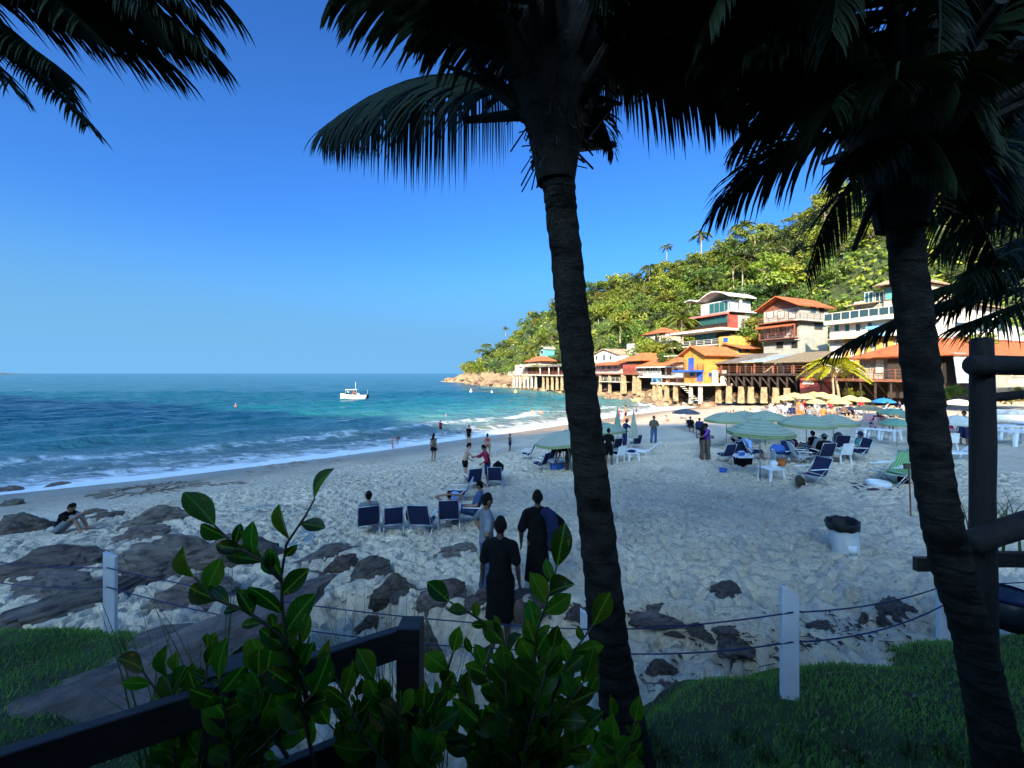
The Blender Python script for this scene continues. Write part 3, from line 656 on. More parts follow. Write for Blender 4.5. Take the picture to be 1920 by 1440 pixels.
def tree_proto(kind, seed):
    r = random.Random(seed); root = empty('forest_tree'); sp = (kind == 1)
    H = 3.6 if not sp else 4.2; cr = MB(); tr = MB(); rx = 4.4 if not sp else 5.2; rz = 3.2 if not sp else 2.0
    tr.tube([(0, 0, -1.5), (0.1, 0, H * 0.4), (0.2, 0.1, H * 0.8)], [0.28, 0.22, 0.12], 6)
    nc = 30 if not sp else 28
    for k in range(nc):
        d = Vector((r.gauss(0, 1), r.gauss(0, 1), r.gauss(0.2, 0.8))).normalized(); q = r.uniform(0.45, 1.0)
        c = Vector((d.x * rx * q, d.y * rx * q, H + d.z * rz * q)); rad = r.uniform(0.9, 1.6) * (1 if not sp else 0.9)
        leaf_quads(cr, r, c, rad, 46, 0.36, 0.65)
        if k % 3 == 0: tr.tube([(0.15, 0, H * 0.55), Vector((0.1, 0, H * 0.6)).lerp(c, 0.55) + Vector((0, 0, 0.2)), c], [0.12, 0.07, 0.02], 5)
    tr.build('trunk', m_bark, root, True)
    cr.build('crown', m_tree[(0, 1, 2, 0, 1, 0, 2, 1)[seed % 8]], root)
    return root
TP = [tree_proto(1 if i in (2, 5, 7) else 0, i) for i in range(8)]
tp_used = [False] * 8
kinds = {0: ('green broad-leaved tree in the forest on the sunny slope', 'green trees of the slope'), 1: ('yellow-green leafy tree in the forest on the sunny slope', 'yellow-green trees of the slope'), 2: ('deep green dense tree in the forest on the sunny slope', 'deep green trees of the slope')}
rt = np.random.default_rng(17); placed = []
HOUSE_KEEP = [(1275, 1700, 60, 92, 14), ]
tries = 0
while len(placed) < 292 and tries < 60000:
    tries += 1
    px = rt.uniform(868, 1960); t_ = rt.uniform(0.05, 1.06)
    if px > 1760 and rt.uniform() < 0.6: continue
    x, y, z = [float(v) for v in hill_profile(px, t_)]
    ysh = float(np.interp(px, SPX, SYS)); d = y - ysh
    if px > 950 and d < 22: continue
    if px <= 950 and (d < 10 or z < 4): continue
    if 1262 < px < 1440 and y < 100: continue
    if 1400 < px < 1760 and y < 88: continue
    if px >= 1760 and y < 75: continue
    md = 3.7 + y * 0.0125
    if any((x - a) ** 2 + (y - b) ** 2 < md * md for a, b in placed): continue
    placed.append((x, y)); z = hillz(x, y)
    i = int(rt.integers(0, 8)); s = rt.uniform(0.75, 1.25) * (0.92 if px > 1000 else 0.7)
    if not tp_used[i]: o = TP[i]; tp_used[i] = True
    else: o = copy_tree(TP[i])
    o.location = (x, y, z - 0.8); o.rotation_euler = (0, 0, rt.uniform(0, 6.28)); o.scale = (s * rt.uniform(0.9, 1.2), s, s * rt.uniform(0.85, 1.2))
    k = (0, 1, 2, 0, 1, 0, 2, 1)[i]; tag(o, kinds[k][0], 'tree', kinds[k][1])
# undergrowth between the crowns
mb_u = [MB(), MB()]; ru = random.Random(4)
for k in range(5200):
    px = ru.uniform(872, 1960); t_ = ru.uniform(0.03, 1.04)
    x, y, z = [float(v) for v in hill_profile(px, t_)]; d = y - float(np.interp(px, SPX, SYS))
    if (px > 950 and d < 15) or (px <= 950 and z < 5.0): continue
    z = hillz(x, y)
    leaf_quads(mb_u[k % 2], ru, Vector((x, y, z + 0.6)), ru.uniform(1.2, 2.4), 10, 0.6, 0.6)
for i in (0, 1):
    tag(mb_u[i].build('undergrowth', m_tree[i]), ('green', 'yellow-green')[i] + ' undergrowth covering the hillside between the trees', 'shrubs', kind='stuff')
# bushes around the houses
bush_protos = []
for i in range(3):
    r = random.Random(60 + i); mb = MB()
    for k in range(13):
        leaf_quads(mb, r, Vector((r.gauss(0, .75), r.gauss(0, .6), r.uniform(0.3, 1.5))), r.uniform(0.45, 0.8), 44, 0.21, 0.75)
    bush_protos.append(mb.mesh('bush', m_tree[(1, 0, 1)[i]]))
for (px, py, Y, s, i, lab) in [
    (1195, 668, 95, 1.9, 0, 'bright round bush behind the white veranda house'), (1225, 660, 92, 2.2, 0, 'large bright bush behind the hip roof'), (1212, 650, 98, 2.0, 2, 'light green bush above the bright round bush'),
    (1412, 612, 80, 1.9, 2, 'yellow-leaved bush between the glass house and the gabled house'), (1405, 625, 79, 1.6, 1, 'dark leaved bush left of the gabled house'), (1422, 632, 78, 1.3, 0, 'small bright bush at the gabled house wall'),
    (1250, 672, 80, 1.3, 1, 'green bush at the foot of the glass house'), (1500, 520, 98, 3.0, 0, 'wide leafy bush above the gabled roof'), (1560, 530, 95, 3.2, 0, 'spreading leafy bush right of the gabled roof'), (1450, 530, 98, 2.8, 2, 'leafy bush above the glass house roof'), (1620, 470, 94, 3.0, 2, 'leafy bush left of the right palm trunk'), (1530, 490, 100, 3.0, 0, 'bright bush on the slope above the gabled house'), (1600, 512, 92, 2.4, 0, 'drooping bush above the pale tiled roof'),
    (1700, 625, 56, 1.2, 0, 'climbing plant on the large red roof'), (1840, 640, 44, 0.9, 0, 'green plant at the ridge of the large red roof'), (1895, 722, 36, 0.9, 1, 'shrub at the foot of the pale building on the right'), (1795, 738, 38, 0.8, 1, 'grey-green shrub under the blue tarpaulins'), (1880, 740, 35, 0.8, 0, 'leafy plant behind the tables on the right'), (1640, 715, 47, 0.7, 1, 'green plant below the walkway'), (1600, 735, 47, 0.6, 0, 'grassy tuft below the walkway'),
    (1005, 690, 128, 1.2, 2, 'yellow bush at the left end of the stilt houses')]:
    c = at(px, py, Y); o = link('bush', bush_protos[i]); o.location = (c.x, c.y, c.z - 0.8 * s); o.scale = (s,) * 3; o.rotation_euler = (0, 0, px)
    tag(o, lab, 'bush')


# ================================================================== grass bank in front of the viewpoint
BK_X = [-14, -7.4, -6.1, -4.6, -3.9, -3.0, -2, -.5, .5, 1.34, 2, 3, 4.3, 4.8, 5.7, 7, 14]
BK_Y = [6.2, 5.75, 5.85, 5.65, 5.0, 4.2, 3.5, 3.2, 3.5, 4.14, 4.48, 4.6, 4.65, 5.1, 5.25, 5.43, 6.0]
def bank_z(x, y):
    x = np.asarray(x, float); y = np.asarray(y, float)
    yb = np.interp(x, BK_X, BK_Y) + 0.16 * (vn(x * 2.3, y * 0, 14) - 0.5); d = yb - y
    left = 1 - sstep(-3.5, -2.0, x)
    base = 2.08 - 0.28 * left - 0.12 * sstep(3.8, 5.2, x)
    z = base + (0.46 - 0.10 * left) * sstep(-0.10, 0.65, d) + (0.16 - .06 * left) * np.clip(d - 0.3, 0, 3) + 0.12 * fbm(x * 1.3, y * 1.3, 19, 4) - 1.2 * (1 - sstep(-0.35, -0.05, d))
    return z
m_turf = pm('turf', (0.05, 0.075, 0.025), 0.95, 0.35, 2.5, bump=0.8, bs=22, dark=(0.045, 0.03, 0.018))
gx = np.arange(-14, 14, 0.07); gy = np.arange(-4, 6.6, 0.07); GX, GY = np.meshgrid(gx, gy)
bank = link('grass_bank', grid_mesh('grass_bank', GX, GY, bank_z(GX, GY), m_turf)); tag(bank, kind='structure')
def bank_at(px, py):
    return cast(px, py, bank_z)
def blades(name, n, x0, x1, seed, h, mat, cond, wdt=0.006, lean=0.5):
    r = np.random.default_rng(seed); x = r.uniform(x0, x1, n); y = r.uniform(2.2, 6.2, n)
    d = np.interp(x, BK_X, BK_Y) - y; k = (d > 0.02) & cond(x, y, r); x, y = x[k], y[k]; z = bank_z(x, y) - 0.01; m = len(x)
    hh = h * r.uniform(0.5, 1.4, m) * (0.55 + 0.9 * vn(x * 1.4, y * 1.4, seed)); a = r.uniform(0, 6.28, m); wv = wdt * r.uniform(0.7, 1.4, m)
    lx = np.cos(a) * hh * lean * r.uniform(0.2, 1.2, m); ly = np.sin(a) * hh * lean * r.uniform(0.2, 1.2, m); sx, sy = -np.sin(a) * wv, np.cos(a) * wv
    V = np.stack([np.stack([x - sx, y - sy, z], 1), np.stack([x + sx, y + sy, z], 1), np.stack([x + lx * .4 + sx * .7, y + ly * .4 + sy * .7, z + hh * .65], 1), np.stack([x + lx, y + ly, z + hh], 1)], 1).reshape(-1, 3)
    q = np.arange(m * 4).reshape(m, 4)
    me = bpy.data.meshes.new(name); me.from_pydata(V.tolist(), [], q.tolist()); me.materials.append(mat); return me
m_grass = leaf_mat('grass_blade', (0.10, 0.21, 0.06), (0.20, 0.35, 0.10), trans=0.35, rnd=0, vs=0.9)
gr = link('grass', blades('grass', 95000, -8, 8.5, 2, 0.055, m_grass, lambda x, y, r: (vn(x * 1.2, y * 1.2, 33) + 0.25 * r.uniform(size=len(x)) > 0.34)))
tag(gr, 'short dark green grass covering the bank in the foreground', 'grass', kind='stuff')
# fallen leaves and litter
m_litter = pm('dry_leaf', (0.22, 0.20, 0.12), 0.8, 0.3, 9, rnd=0)
m_twig = pm('driftwood', (0.16, 0.12, 0.09), 0.9, 0.3, 9)
rl = random.Random(8); mb = MB()
for k in range(75):
    px = rl.uniform(1180, 1900); py = rl.uniform(1250, 1430); g = bank_at(px, py); s = rl.uniform(0.010, 0.026); a = rl.uniform(0, 6.28)
    ca, sa = math.cos(a) * s, math.sin(a) * s
    mb.add([g + Vector((-ca, -sa, .03)), g + Vector((sa * .4, -ca * .4, .05)), g + Vector((ca, sa, .035)), g + Vector((-sa * .4, ca * .4, .045))], [(0, 1, 2, 3)])
tag(mb.build('fallen_leaves', m_litter), 'pale fallen leaves scattered over the grass bank', 'leaves', kind='stuff')
mb = MB(); m2 = MB()
for k in range(420):
    cx, cy, sx_, sy_ = rl.choice([(1560, 1195, 60, 22), (1620, 1190, 40, 18), (1440, 1225, 60, 14), (1330, 1210, 60, 16), (1270, 1290, 40, 10), (720, 1120, 70, 22), (850, 1130, 90, 10), (1000, 1145, 80, 6), (1150, 1158, 60, 6)])
    g = ground(rl.gauss(cx, sx_), max(1080, rl.gauss(cy, sy_))); s = rl.uniform(0.02, 0.07); a = rl.uniform(0, 6.28); up = Vector((0, 0, 0.03))
    if rl.random() < 0.35: mb.bar(g + up, g + up + Vector((math.cos(a) * s * 4, math.sin(a) * s * 4, rl.uniform(0, .03))), 0.008)
    else:
        ca, sa = math.cos(a) * s, math.sin(a) * s
        m2.add([g + up + Vector((-ca, -sa, 0)), g + up + Vector((sa * .5, -ca * .5, .03)), g + up + Vector((ca, sa, .015)), g + up + Vector((-sa * .5, ca * .5, .02))], [(0, 1, 2, 3)])
tag(mb.build('driftwood_twigs', m_twig), 'dark twigs and driftwood along the edge of the sand', 'twigs', kind='stuff')
tag(m2.build('beach_litter', pm('wet_leaf_litter', (0.06, 0.045, 0.035), 0.7, 0.35, 12)), 'dark leaf litter and seaweed along the edge of the sand', 'debris', kind='stuff')
# ================================================================== palms of the foreground
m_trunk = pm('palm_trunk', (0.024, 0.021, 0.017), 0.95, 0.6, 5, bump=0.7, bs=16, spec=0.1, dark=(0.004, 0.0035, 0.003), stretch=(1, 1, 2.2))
m_fibre = pm('palm_fibre', (0.018, 0.014, 0.010), 0.95, 0.4, 9, bump=0.6, bs=20)
def ringed_trunk(root, pts, wds):
    P = [at(*p) - root.location for p in pts]; Rd = [w_ * 0.5 * p[2] / F for w_, p in zip(wds, pts)]
    m = 170; n = 22; co = []; 
    tk = np.linspace(0, len(P) - 1, m); idx = np.arange(len(P)); r = random.Random(3); a_ = np.array([tuple(p) for p in P])
    cx, cy, cz = [np.interp(tk, idx, a_[:, j]) for j in range(3)]; rad = np.interp(tk, idx, Rd)
    ker = np.ones(9) / 9
    for c_ in (cx, cy): c_[4:-4] = np.convolve(c_, ker, 'valid')
    mb = MB(); I, K = np.meshgrid(np.arange(m), np.arange(n), indexing='ij'); Aa = 2 * np.pi * K / n
    rr2 = rad[:, None] * (1.0 + 0.085 * (0.5 - (I % 4) / 4.0) + 0.16 * fbm(K * 0.9 + I * .05, I * 0.23, 7, 3))
    vs = np.stack([cx[:, None] + rr2 * np.cos(Aa), cy[:, None] + rr2 * np.sin(Aa), cz[:, None] + 0.012 * np.sin(Aa * 2 + I * 0.7)], -1).reshape(-1, 3).tolist()
    fs = [(i * n + k, i * n + (k + 1) % n, (i + 1) * n + (k + 1) % n, (i + 1) * n + k) for i in range(m - 1) for k in range(n)]
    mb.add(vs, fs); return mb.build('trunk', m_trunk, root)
def near_palm(label, base, tr_pts, tr_w, fronds, crown, cr_r, stubs=(), seed=0):
    root = empty('palm_tree', at(*base), 0, label, 'palm tree'); o0 = root.location
    ringed_trunk(root, tr_pts, tr_w)
    c = at(*crown) - o0; mb = MB(); r = random.Random(seed)
    mb.lathe([(cr_r * 0.72, -0.62), (cr_r * 0.85, -0.45), (cr_r * 1.1, -0.22), (cr_r * 1.5, 0.0), (cr_r * 1.9, 0.2), (cr_r * 2.0, 0.4), (cr_r * 1.2, 0.65), (0.02, 0.8)], 14, c)
    for k in range(26):                                    # leaf bases fanning out of the crown
        a = 2 * math.pi * k / 26 * 1.0 + r.uniform(-.2, .2); e_ = r.uniform(.15, 1.25); q = cr_r * r.uniform(.7, 1.2); L2 = r.uniform(.35, .75)
        p = c + Vector((q * math.cos(a), q * math.sin(a), r.uniform(-.25, .25))); mb.tube([p, p + Vector((math.cos(a) * L2 * math.cos(e_), math.sin(a) * L2 * math.cos(e_), L2 * math.sin(e_)))], [.055, .03], 6)
    for k in range(120):                                   # ragged fibre around the crown base
        a = r.uniform(0, 6.28); z = r.uniform(-0.5, 0.3); q = cr_r * (r.uniform(0.7, 0.95) + max(0, z + .3) * 1.2)
        p = c + Vector((q * math.cos(a), q * math.sin(a), z)); mb.bar(p, p + Vector((math.cos(a) * r.uniform(.02, .16), math.sin(a) * r.uniform(.02, .16), r.uniform(-.2, .02))), r.uniform(.006, .02), .006)
    mb.build('crown_fibre', m_fibre, root)
    for i, f in enumerate(fronds):
        p0, p1, p2, ll, dr = f[:5]; n = f[5] if len(f) > 5 else 70; ve = f[6] if len(f) > 6 else .08; wf = f[7] if len(f) > 7 else (.044 if seed in (1, 4) else .032)
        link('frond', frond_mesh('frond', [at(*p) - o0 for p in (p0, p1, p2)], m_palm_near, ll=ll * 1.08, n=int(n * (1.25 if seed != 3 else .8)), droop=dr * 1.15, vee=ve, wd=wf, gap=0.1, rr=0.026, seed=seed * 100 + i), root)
    for (a, b, rad) in stubs:
        pa, pb = at(*a) - o0, at(*b) - o0
        MB().tube([pa, (pa + pb) / 2 + Vector((0, 0, .02)), pb], [rad, rad * .8, rad * .45], 6).build('petiole_stub', m_fibre, root)
    return root
near_palm('tall dark coconut palm in the middle of the view', (1185, 1440, 3.0),
    [(1188, 1460, 3.0), (1166, 1340, 3.0), (1142, 1200, 3.0), (1121, 1010, 3.0), (1097, 800, 3.0), (1075, 600, 3.0), (1052, 400, 3.0), (1043, 300, 3.0), (1040, 180, 3.0)],
    [92, 78, 72, 66, 62, 60, 58, 62, 72],
    [((1010, 210, 3.1), (835, 60, 3.9), (604, 240, 4.6), 1.0, 2.2, 105, -.35, .05), ((1010, 120, 3.0), (850, -90, 2.6), (640, -30, 2.4), .66, .9), ((1080, 160, 3.1), (1230, 0, 3.2), (1400, 190, 3.4), .85, 1.3),
     ((1060, 120, 3.0), (1150, -160, 2.9), (1350, -60, 2.8), .85, 1.2), ((1045, 100, 3.0), (960, -200, 2.4), (820, -260, 1.9), .8, 1.0), ((1050, 160, 3.2), (1070, -60, 4.2), (1120, 110, 5.4), .8, 1.3),
     ((1085, 215, 3.1), (1125, 180, 3.3), (1150, 290, 3.5), .25, 1.5, 30), ((1030, 150, 3.1), (960, -60, 4.0), (890, 20, 5.2), .8, 1.2), ((1050, 100, 3.0), (1120, -240, 2.8), (1300, -260, 2.5), .8, 1.0),
     ((1075, 130, 3.1), (1240, -70, 3.6), (1410, 80, 4.2), .9, 1.3), ((1080, 120, 3.0), (1260, -90, 2.5), (1520, -20, 2.2), .75, 1.1), ((1020, 180, 3.1), (960, 60, 3.5), (900, 110, 3.9), .5, 1.6, 40), ((1060, 140, 3.0), (1200, -20, 2.8), (1300, 60, 2.7), .6, 1.4), ((1020, 160, 3.0), (940, -20, 2.9), (800, 40, 2.8), .6, 1.2), ((1030, 120, 3.0), (960, -120, 3.4), (840, -60, 3.8), .8, 1.2), ((1060, 170, 3.1), (1130, 60, 3.5), (1220, 120, 4.0), .7, 1.4), ((1080, 140, 3.0), (1180, -60, 2.6), (1420, -60, 2.3), .7, 1.2)],
    (1042, 190, 3.0), 0.20, stubs=[((1010, 205, 3.0), (838, 124, 3.0), .035), ((1090, 185, 3.0), (1166, 196, 3.0), .03), ((1005, 240, 3.0), (945, 218, 3.0), .02), ((1080, 260, 3.0), (1112, 292, 3.0), .014), ((1015, 300, 3.0), (995, 305, 3.0), .02)], seed=1)
near_palm('dark coconut palm at the right with its trunk leaning left', (1885, 1420, 2.7),
    [(1886, 1500, 2.7), (1850, 1320, 2.7), (1826, 1200, 2.7), (1783, 1060, 2.7), (1750, 900, 2.7), (1728, 700, 2.7), (1702, 500, 2.7), (1690, 340, 2.7), (1686, 230, 2.7)],
    [74, 62, 58, 60, 57, 53, 53, 53, 58],
    [((1670, 285, 2.7), (1500, 190, 3.2), (1336, 404, 3.7), .62, 1.0), ((1660, 335, 2.8), (1555, 330, 3.2), (1510, 530, 3.5), .42, 1.3, 34, .1, .028), ((1670, 230, 2.7), (1560, 80, 3.0), (1385, 265, 3.3), .62, 1.1), ((1670, 200, 2.7), (1500, -40, 2.6), (1300, 120, 2.6), .62, 1.2),
     ((1700, 200, 2.7), (1800, 0, 2.6), (1960, 120, 2.5), .62, 1.2), ((1710, 260, 2.7), (1830, 200, 2.9), (1960, 420, 3.0), .62, 1.2), ((1710, 320, 2.8), (1800, 300, 3.2), (1890, 540, 3.4), .55, 1.2), ((1690, 180, 2.7), (1650, -140, 2.1), (1600, -300, 1.6), .6, 1.0),
     ((1690, 150, 2.7), (1790, -100, 2.6), (1960, -20, 2.5), .65, 1.2), ((1680, 160, 2.7), (1570, -80, 3.0), (1430, 40, 3.4), .7, 1.2), ((1690, 240, 2.9), (1700, 20, 3.8), (1735, 240, 4.8), .7, 1.3), ((1680, 240, 2.8), (1600, 60, 4.0), (1520, 200, 5.0), .75, 1.3), ((1670, 180, 2.7), (1580, 20, 2.8), (1480, 120, 2.9), .6, 1.3), ((1700, 220, 2.7), (1760, 80, 2.5), (1850, 240, 2.4), .55, 1.3),
     ((1680, 240, 2.6), (1620, 100, 2.3), (1560, 200, 2.1), .5, 1.5), ((1690, 200, 2.6), (1740, 40, 2.2), (1800, 180, 2.0), .5, 1.5), ((1680, 220, 2.6), (1690, 60, 2.1), (1680, 150, 1.8), .45, 1.5), ((1670, 210, 2.7), (1540, 30, 2.5), (1400, 100, 2.4), .6, 1.4), ((1700, 280, 2.7), (1790, 220, 2.6), (1870, 360, 2.6), .5, 1.4), ((1700, 240, 2.8), (1820, 120, 3.1), (1930, 300, 3.4), .7, 1.3), ((1690, 260, 2.6), (1740, 220, 2.4), (1790, 330, 2.3), .4, 1.6), ((1680, 270, 2.6), (1630, 230, 2.4), (1590, 330, 2.3), .38, 1.6)],
    (1690, 260, 2.7), 0.19, stubs=[((1660, 330, 2.7), (1600, 470, 2.7), .03), ((1640, 380, 2.7), (1655, 440, 2.7), .022), ((1650, 300, 2.7), (1590, 330, 2.7), .03)], seed=2)
near_palm('dark palm at the right edge with low hanging fronds', (2090, 1300, 4.0),
    [(2090, 1310, 4.0), (2080, 900, 4.0), (2065, 560, 4.0), (2055, 400, 4.0)], [80, 70, 64, 64],
    [((2040, 500, 4.0), (1900, 495, 3.9), (1735, 548, 3.9), .62, 1.0), ((2040, 430, 4.0), (1890, 330, 3.9), (1758, 480, 3.9), .6, 1.1), ((2040, 540, 4.1), (1780, 520, 4.4), (1548, 668, 4.7), .52, 1.3), ((2045, 520, 4.0), (1950, 560, 3.9), (1800, 610, 3.8), .6, 1.2),
     ((2040, 390, 4.0), (1900, 170, 3.8), (1740, 260, 3.7), .7, 1.1), ((2045, 360, 4.0), (1930, 30, 3.8), (1790, 60, 3.6), .75, 1.1), ((2050, 340, 4.0), (2000, -40, 3.8), (1880, -120, 3.6), .75, 1.0), ((2050, 360, 4.0), (2150, 60, 3.8), (2280, 200, 3.6), .75, 1.0), ((2060, 420, 4.0), (2200, 380, 4.0), (2320, 600, 4.0), .7, 1.2),
     ((2045, 450, 4.2), (1930, 400, 4.8), (1800, 560, 5.4), .8, 1.1), ((2045, 420, 4.2), (1950, 250, 5.0), (1840, 380, 5.8), .8, 1.1), ((2040, 470, 3.9), (1920, 430, 3.5), (1820, 520, 3.2), .55, 1.2)],
    (2052, 420, 4.0), 0.2, seed=3)
near_palm('dark palm whose crown spreads above the top edge on the right', (2350, 1500, 2.4),
    [(2350, 1600, 2.4), (2200, 700, 2.4), (1900, 0, 2.4), (1640, -260, 2.4)], [60, 56, 52, 50],
    [((1620, -250, 2.4), (1480, -330, 2.3), (1330, 40, 2.2), .6, 1.2), ((1620, -250, 2.4), (1440, -300, 2.6), (1230, -20, 2.8), .75, 1.2), ((1640, -250, 2.4), (1620, -300, 2.0), (1560, 60, 1.9), .5, 1.2), ((1660, -240, 2.4), (1780, -250, 2.1), (1760, 110, 2.0), .5, 1.2), ((1660, -240, 2.4), (1850, -250, 2.4), (1900, 120, 2.4), .6, 1.2), ((1640, -240, 2.6), (1560, -200, 3.2), (1480, 60, 3.8), .8, 1.2), ((1640, -240, 2.6), (1700, -160, 3.2), (1760, 120, 3.8), .8, 1.2), ((1640, -240, 2.6), (1860, -160, 3.0), (1960, 140, 3.4), .8, 1.2), ((1620, -250, 2.4), (1380, -340, 2.2), (1120, -60, 2.2), .6, 1.2)],
    (1640, -270, 2.4), 0.12, seed=5)
near_palm('dark palm whose fronds hang into the upper left corner', (-420, 1250, 3.6),
    [(-420, 1420, 3.6), (-400, 700, 3.5), (-360, 200, 3.4), (-340, -80, 3.4)], [80, 70, 64, 64],
    [((-330, -130, 3.4), (70, -190, 3.2), (385, 85, 3.1), .95, .75, 90), ((-330, -70, 3.4), (-40, 0, 3.2), (165, 235, 3.1), .5, .7), ((-310, -160, 3.4), (120, -260, 3.2), (410, -10, 3.0), .9, .8, 80), ((-330, -110, 3.4), (20, -110, 3.3), (310, 110, 3.3), .85, .8, 80), ((-330, -150, 3.4), (-20, -240, 2.9), (260, 10, 2.7), .85, .9, 80),
     ((-330, -90, 3.4), (-90, -90, 3.5), (110, 150, 3.6), .8, .9), ((-340, -80, 3.4), (-150, -20, 3.2), (20, 160, 3.1), .55, .9), ((-320, -150, 3.4), (60, -230, 3.1), (360, 20, 3.0), .9, .7, 90), ((-320, -120, 3.4), (40, -150, 3.5), (350, 70, 3.5), .9, .8, 90), ((-330, -60, 3.4), (-120, -60, 3.0), (100, 120, 2.9), .7, .8), ((-320, -140, 3.4), (-100, -220, 3.0), (150, 40, 2.8), .9, .8, 90), ((-340, -120, 3.4), (-600, -250, 3.4), (-800, 100, 3.4), .8, 1.0), ((-340, -140, 3.4), (-450, -500, 3.2), (-700, -450, 3.0), .8, 1.0), ((-340, -120, 3.5), (-300, -300, 4.6), (-200, -100, 5.6), .8, 1.0)],
    (-340, -100, 3.4), 0.2, seed=4)

# ================================================================== leafy shrubs at the railing
def leaf_me(name, mat, fold, curl):
    mb = MB(); K = 7; prof = [0.06, 0.40, 0.70, 0.92, 1.0, 0.93, 0.64, 0.05]
    vs = []
    for i in range(K + 1):
        x = i / K; w_ = 0.29 * prof[i]; z0 = -curl * x * x
        vs += [(x, -w_, z0 + fold * w_), (x, 0, z0), (x, w_, z0 + fold * w_)]
    fs = []
    for i in range(K):
        a = 3 * i; fs += [(a, a + 1, a + 4, a + 3), (a + 1, a + 2, a + 5, a + 4)]
    mb.add(vs, fs); return mb.mesh(name, mat, True)
m_leaf = leaf_mat('shrub_leaf', (0.008, 0.026, 0.005), (0.024, 0.058, 0.009), trans=0.6, rough=0.36, rnd=0.6, vs=2.0, spec=0.3, tmul=(2.7, 3.1, 0.8), veins=True)
m_stem = pm('shrub_stem', (0.06, 0.05, 0.03), 0.8, 0.3, 9)
LEAVES = [leaf_me('leaf', m_leaf, f, c) for f, c in ((0.35, 0.10), (0.2, 0.30), (0.6, 0.02), (0.1, -0.15), (0.8, 0.2))]
def shrub(label, stems, seed, base):
    r = random.Random(seed); zg = float(bank_z(base[0], base[1])); root = empty('leafy_shrub', (base[0], base[1], zg), 0, label, 'shrub'); o0 = Vector((base[0], base[1], zg)); cnt = 0
    MB().tube([(0, 0, -.15), (.03, .02, (base[2] - zg) * .5), tuple(Vector(base) - o0)], [.028, .022, .014], 6).build('main_stem', m_stem, root, True)
    for st, nl, ls in stems:
        P = [at(*q) - o0 for q in st]
        if st[0][1] >= 1440: MB().tube([(r.uniform(-.05, .05), r.uniform(-.05, .05), .1), P[0]], [.012, .008], 5).build('stem', m_stem, root, True)
        MB().tube(P, [0.007 * (1 - 0.6 * i / (len(P) - 1)) + 0.001 for i in range(len(P))], 5).build('stem', m_stem, root, True)
        seg = [(P[i + 1] - P[i]).length for i in range(len(P) - 1)]; tot = sum(seg)
        for k in range(nl):
            t = tot * (0.12 + 0.88 * (k + 0.5) / nl) if k < nl - 1 else tot
            i = 0
            while i < len(seg) - 1 and t > seg[i]: t -= seg[i]; i += 1
            p = P[i].lerp(P[i + 1], min(1, t / seg[i])); d = (P[i + 1] - P[i]).normalized()
            side = d.cross(Vector((0, 1, 0))).normalized() * (1 if k % 2 else -1)
            x = (d * r.uniform(0.5, 0.9) + side * r.uniform(0.5, 1.0) + Vector((r.gauss(0, .18), r.gauss(-0.05, .3), 0.35 + r.gauss(0, .2)))).normalized() if k < nl - 1 else (d + Vector((0, 0, .3))).normalized()
            nrm = (Vector((r.gauss(0, .45), -1 + r.gauss(0, .4), 0.45 + r.gauss(0, .5)))); y = nrm.cross(x).normalized(); z = x.cross(y)
            o = link('leaf', LEAVES[r.randrange(5)], root); L_ = ls * r.choice([.55, .8, 1.0, 1.1, 1.3]) * r.uniform(.9, 1.1)
            o.matrix_local = Matrix.Translation(p) @ Matrix((x, y, z)).transposed().to_4x4() @ Matrix.Diagonal((L_, L_ * r.uniform(0.85, 1.1), L_, 1)); cnt += 1
    return root
def fan(r, n, cx, cy, Yc, sx, sy0, sy1, nl, ls):
    out = []
    for k in range(n):
        bx = cx + r.uniform(-.35, .35) * sx; tx = cx + r.uniform(-1, 1) * sx; ty = r.uniform(sy0, sy1); Y = Yc + r.uniform(-.25, .3)
        out.append(([(bx, 1500, Y), ((bx + tx) / 2 + r.uniform(-20, 20), (1500 + ty) / 2, Y + .02), (tx, ty, Y - r.uniform(0, .1))], nl, ls))
    return out
rs = random.Random(12)
shrub('tall leafy shrub twig with bright green tips at the left of centre', [
    ([(600, 1480, 1.5), (560, 1300, 1.5), (530, 1150, 1.5), (527, 1080, 1.5), (537, 1020, 1.5), (572, 968, 1.5), (590, 935, 1.5)], 14, .125),
    ([(528, 1088, 1.5), (490, 1050, 1.48), (440, 1022, 1.46), (402, 985, 1.45)], 7, .125),
    ([(575, 1300, 1.5), (522, 1185, 1.48), (460, 1145, 1.46), (400, 1122, 1.45), (365, 1082, 1.44)], 12, .12),
    ([(580, 1350, 1.5), (566, 1240, 1.5), (560, 1180, 1.52)], 8, .12), ([(540, 1420, 1.55), (480, 1330, 1.55), (500, 1260, 1.55)], 7, .12)], 1, tuple(at(600, 1480, 1.5)))
shrub('dark low shrub in the lower left corner below the tall twig', fan(rs, 20, 420, 1420, 1.75, 200, 1180, 1420, 10, .12), 2, tuple(at(420, 1500, 1.75)))
shrub('dense dark leafy shrub in front of the middle palm trunk', [
    ([(1000, 1480, 1.7), (985, 1330, 1.7), (940, 1190, 1.7), (885, 1152, 1.7), (842, 1128, 1.7)], 15, .12),
    ([(1000, 1450, 1.7), (1000, 1300, 1.7), (1005, 1190, 1.68), (1030, 1115, 1.66), (1044, 1062, 1.65)], 17, .12),
    ([(1010, 1450, 1.7), (1040, 1300, 1.7), (1070, 1230, 1.7), (1112, 1172, 1.7)], 11, .12), ([(980, 1450, 1.75), (930, 1280, 1.75), (885, 1225, 1.75)], 10, .12)] + fan(rs, 22, 985, 1420, 1.85, 140, 1180, 1420, 11, .12), 3, tuple(at(1000, 1500, 1.75)))
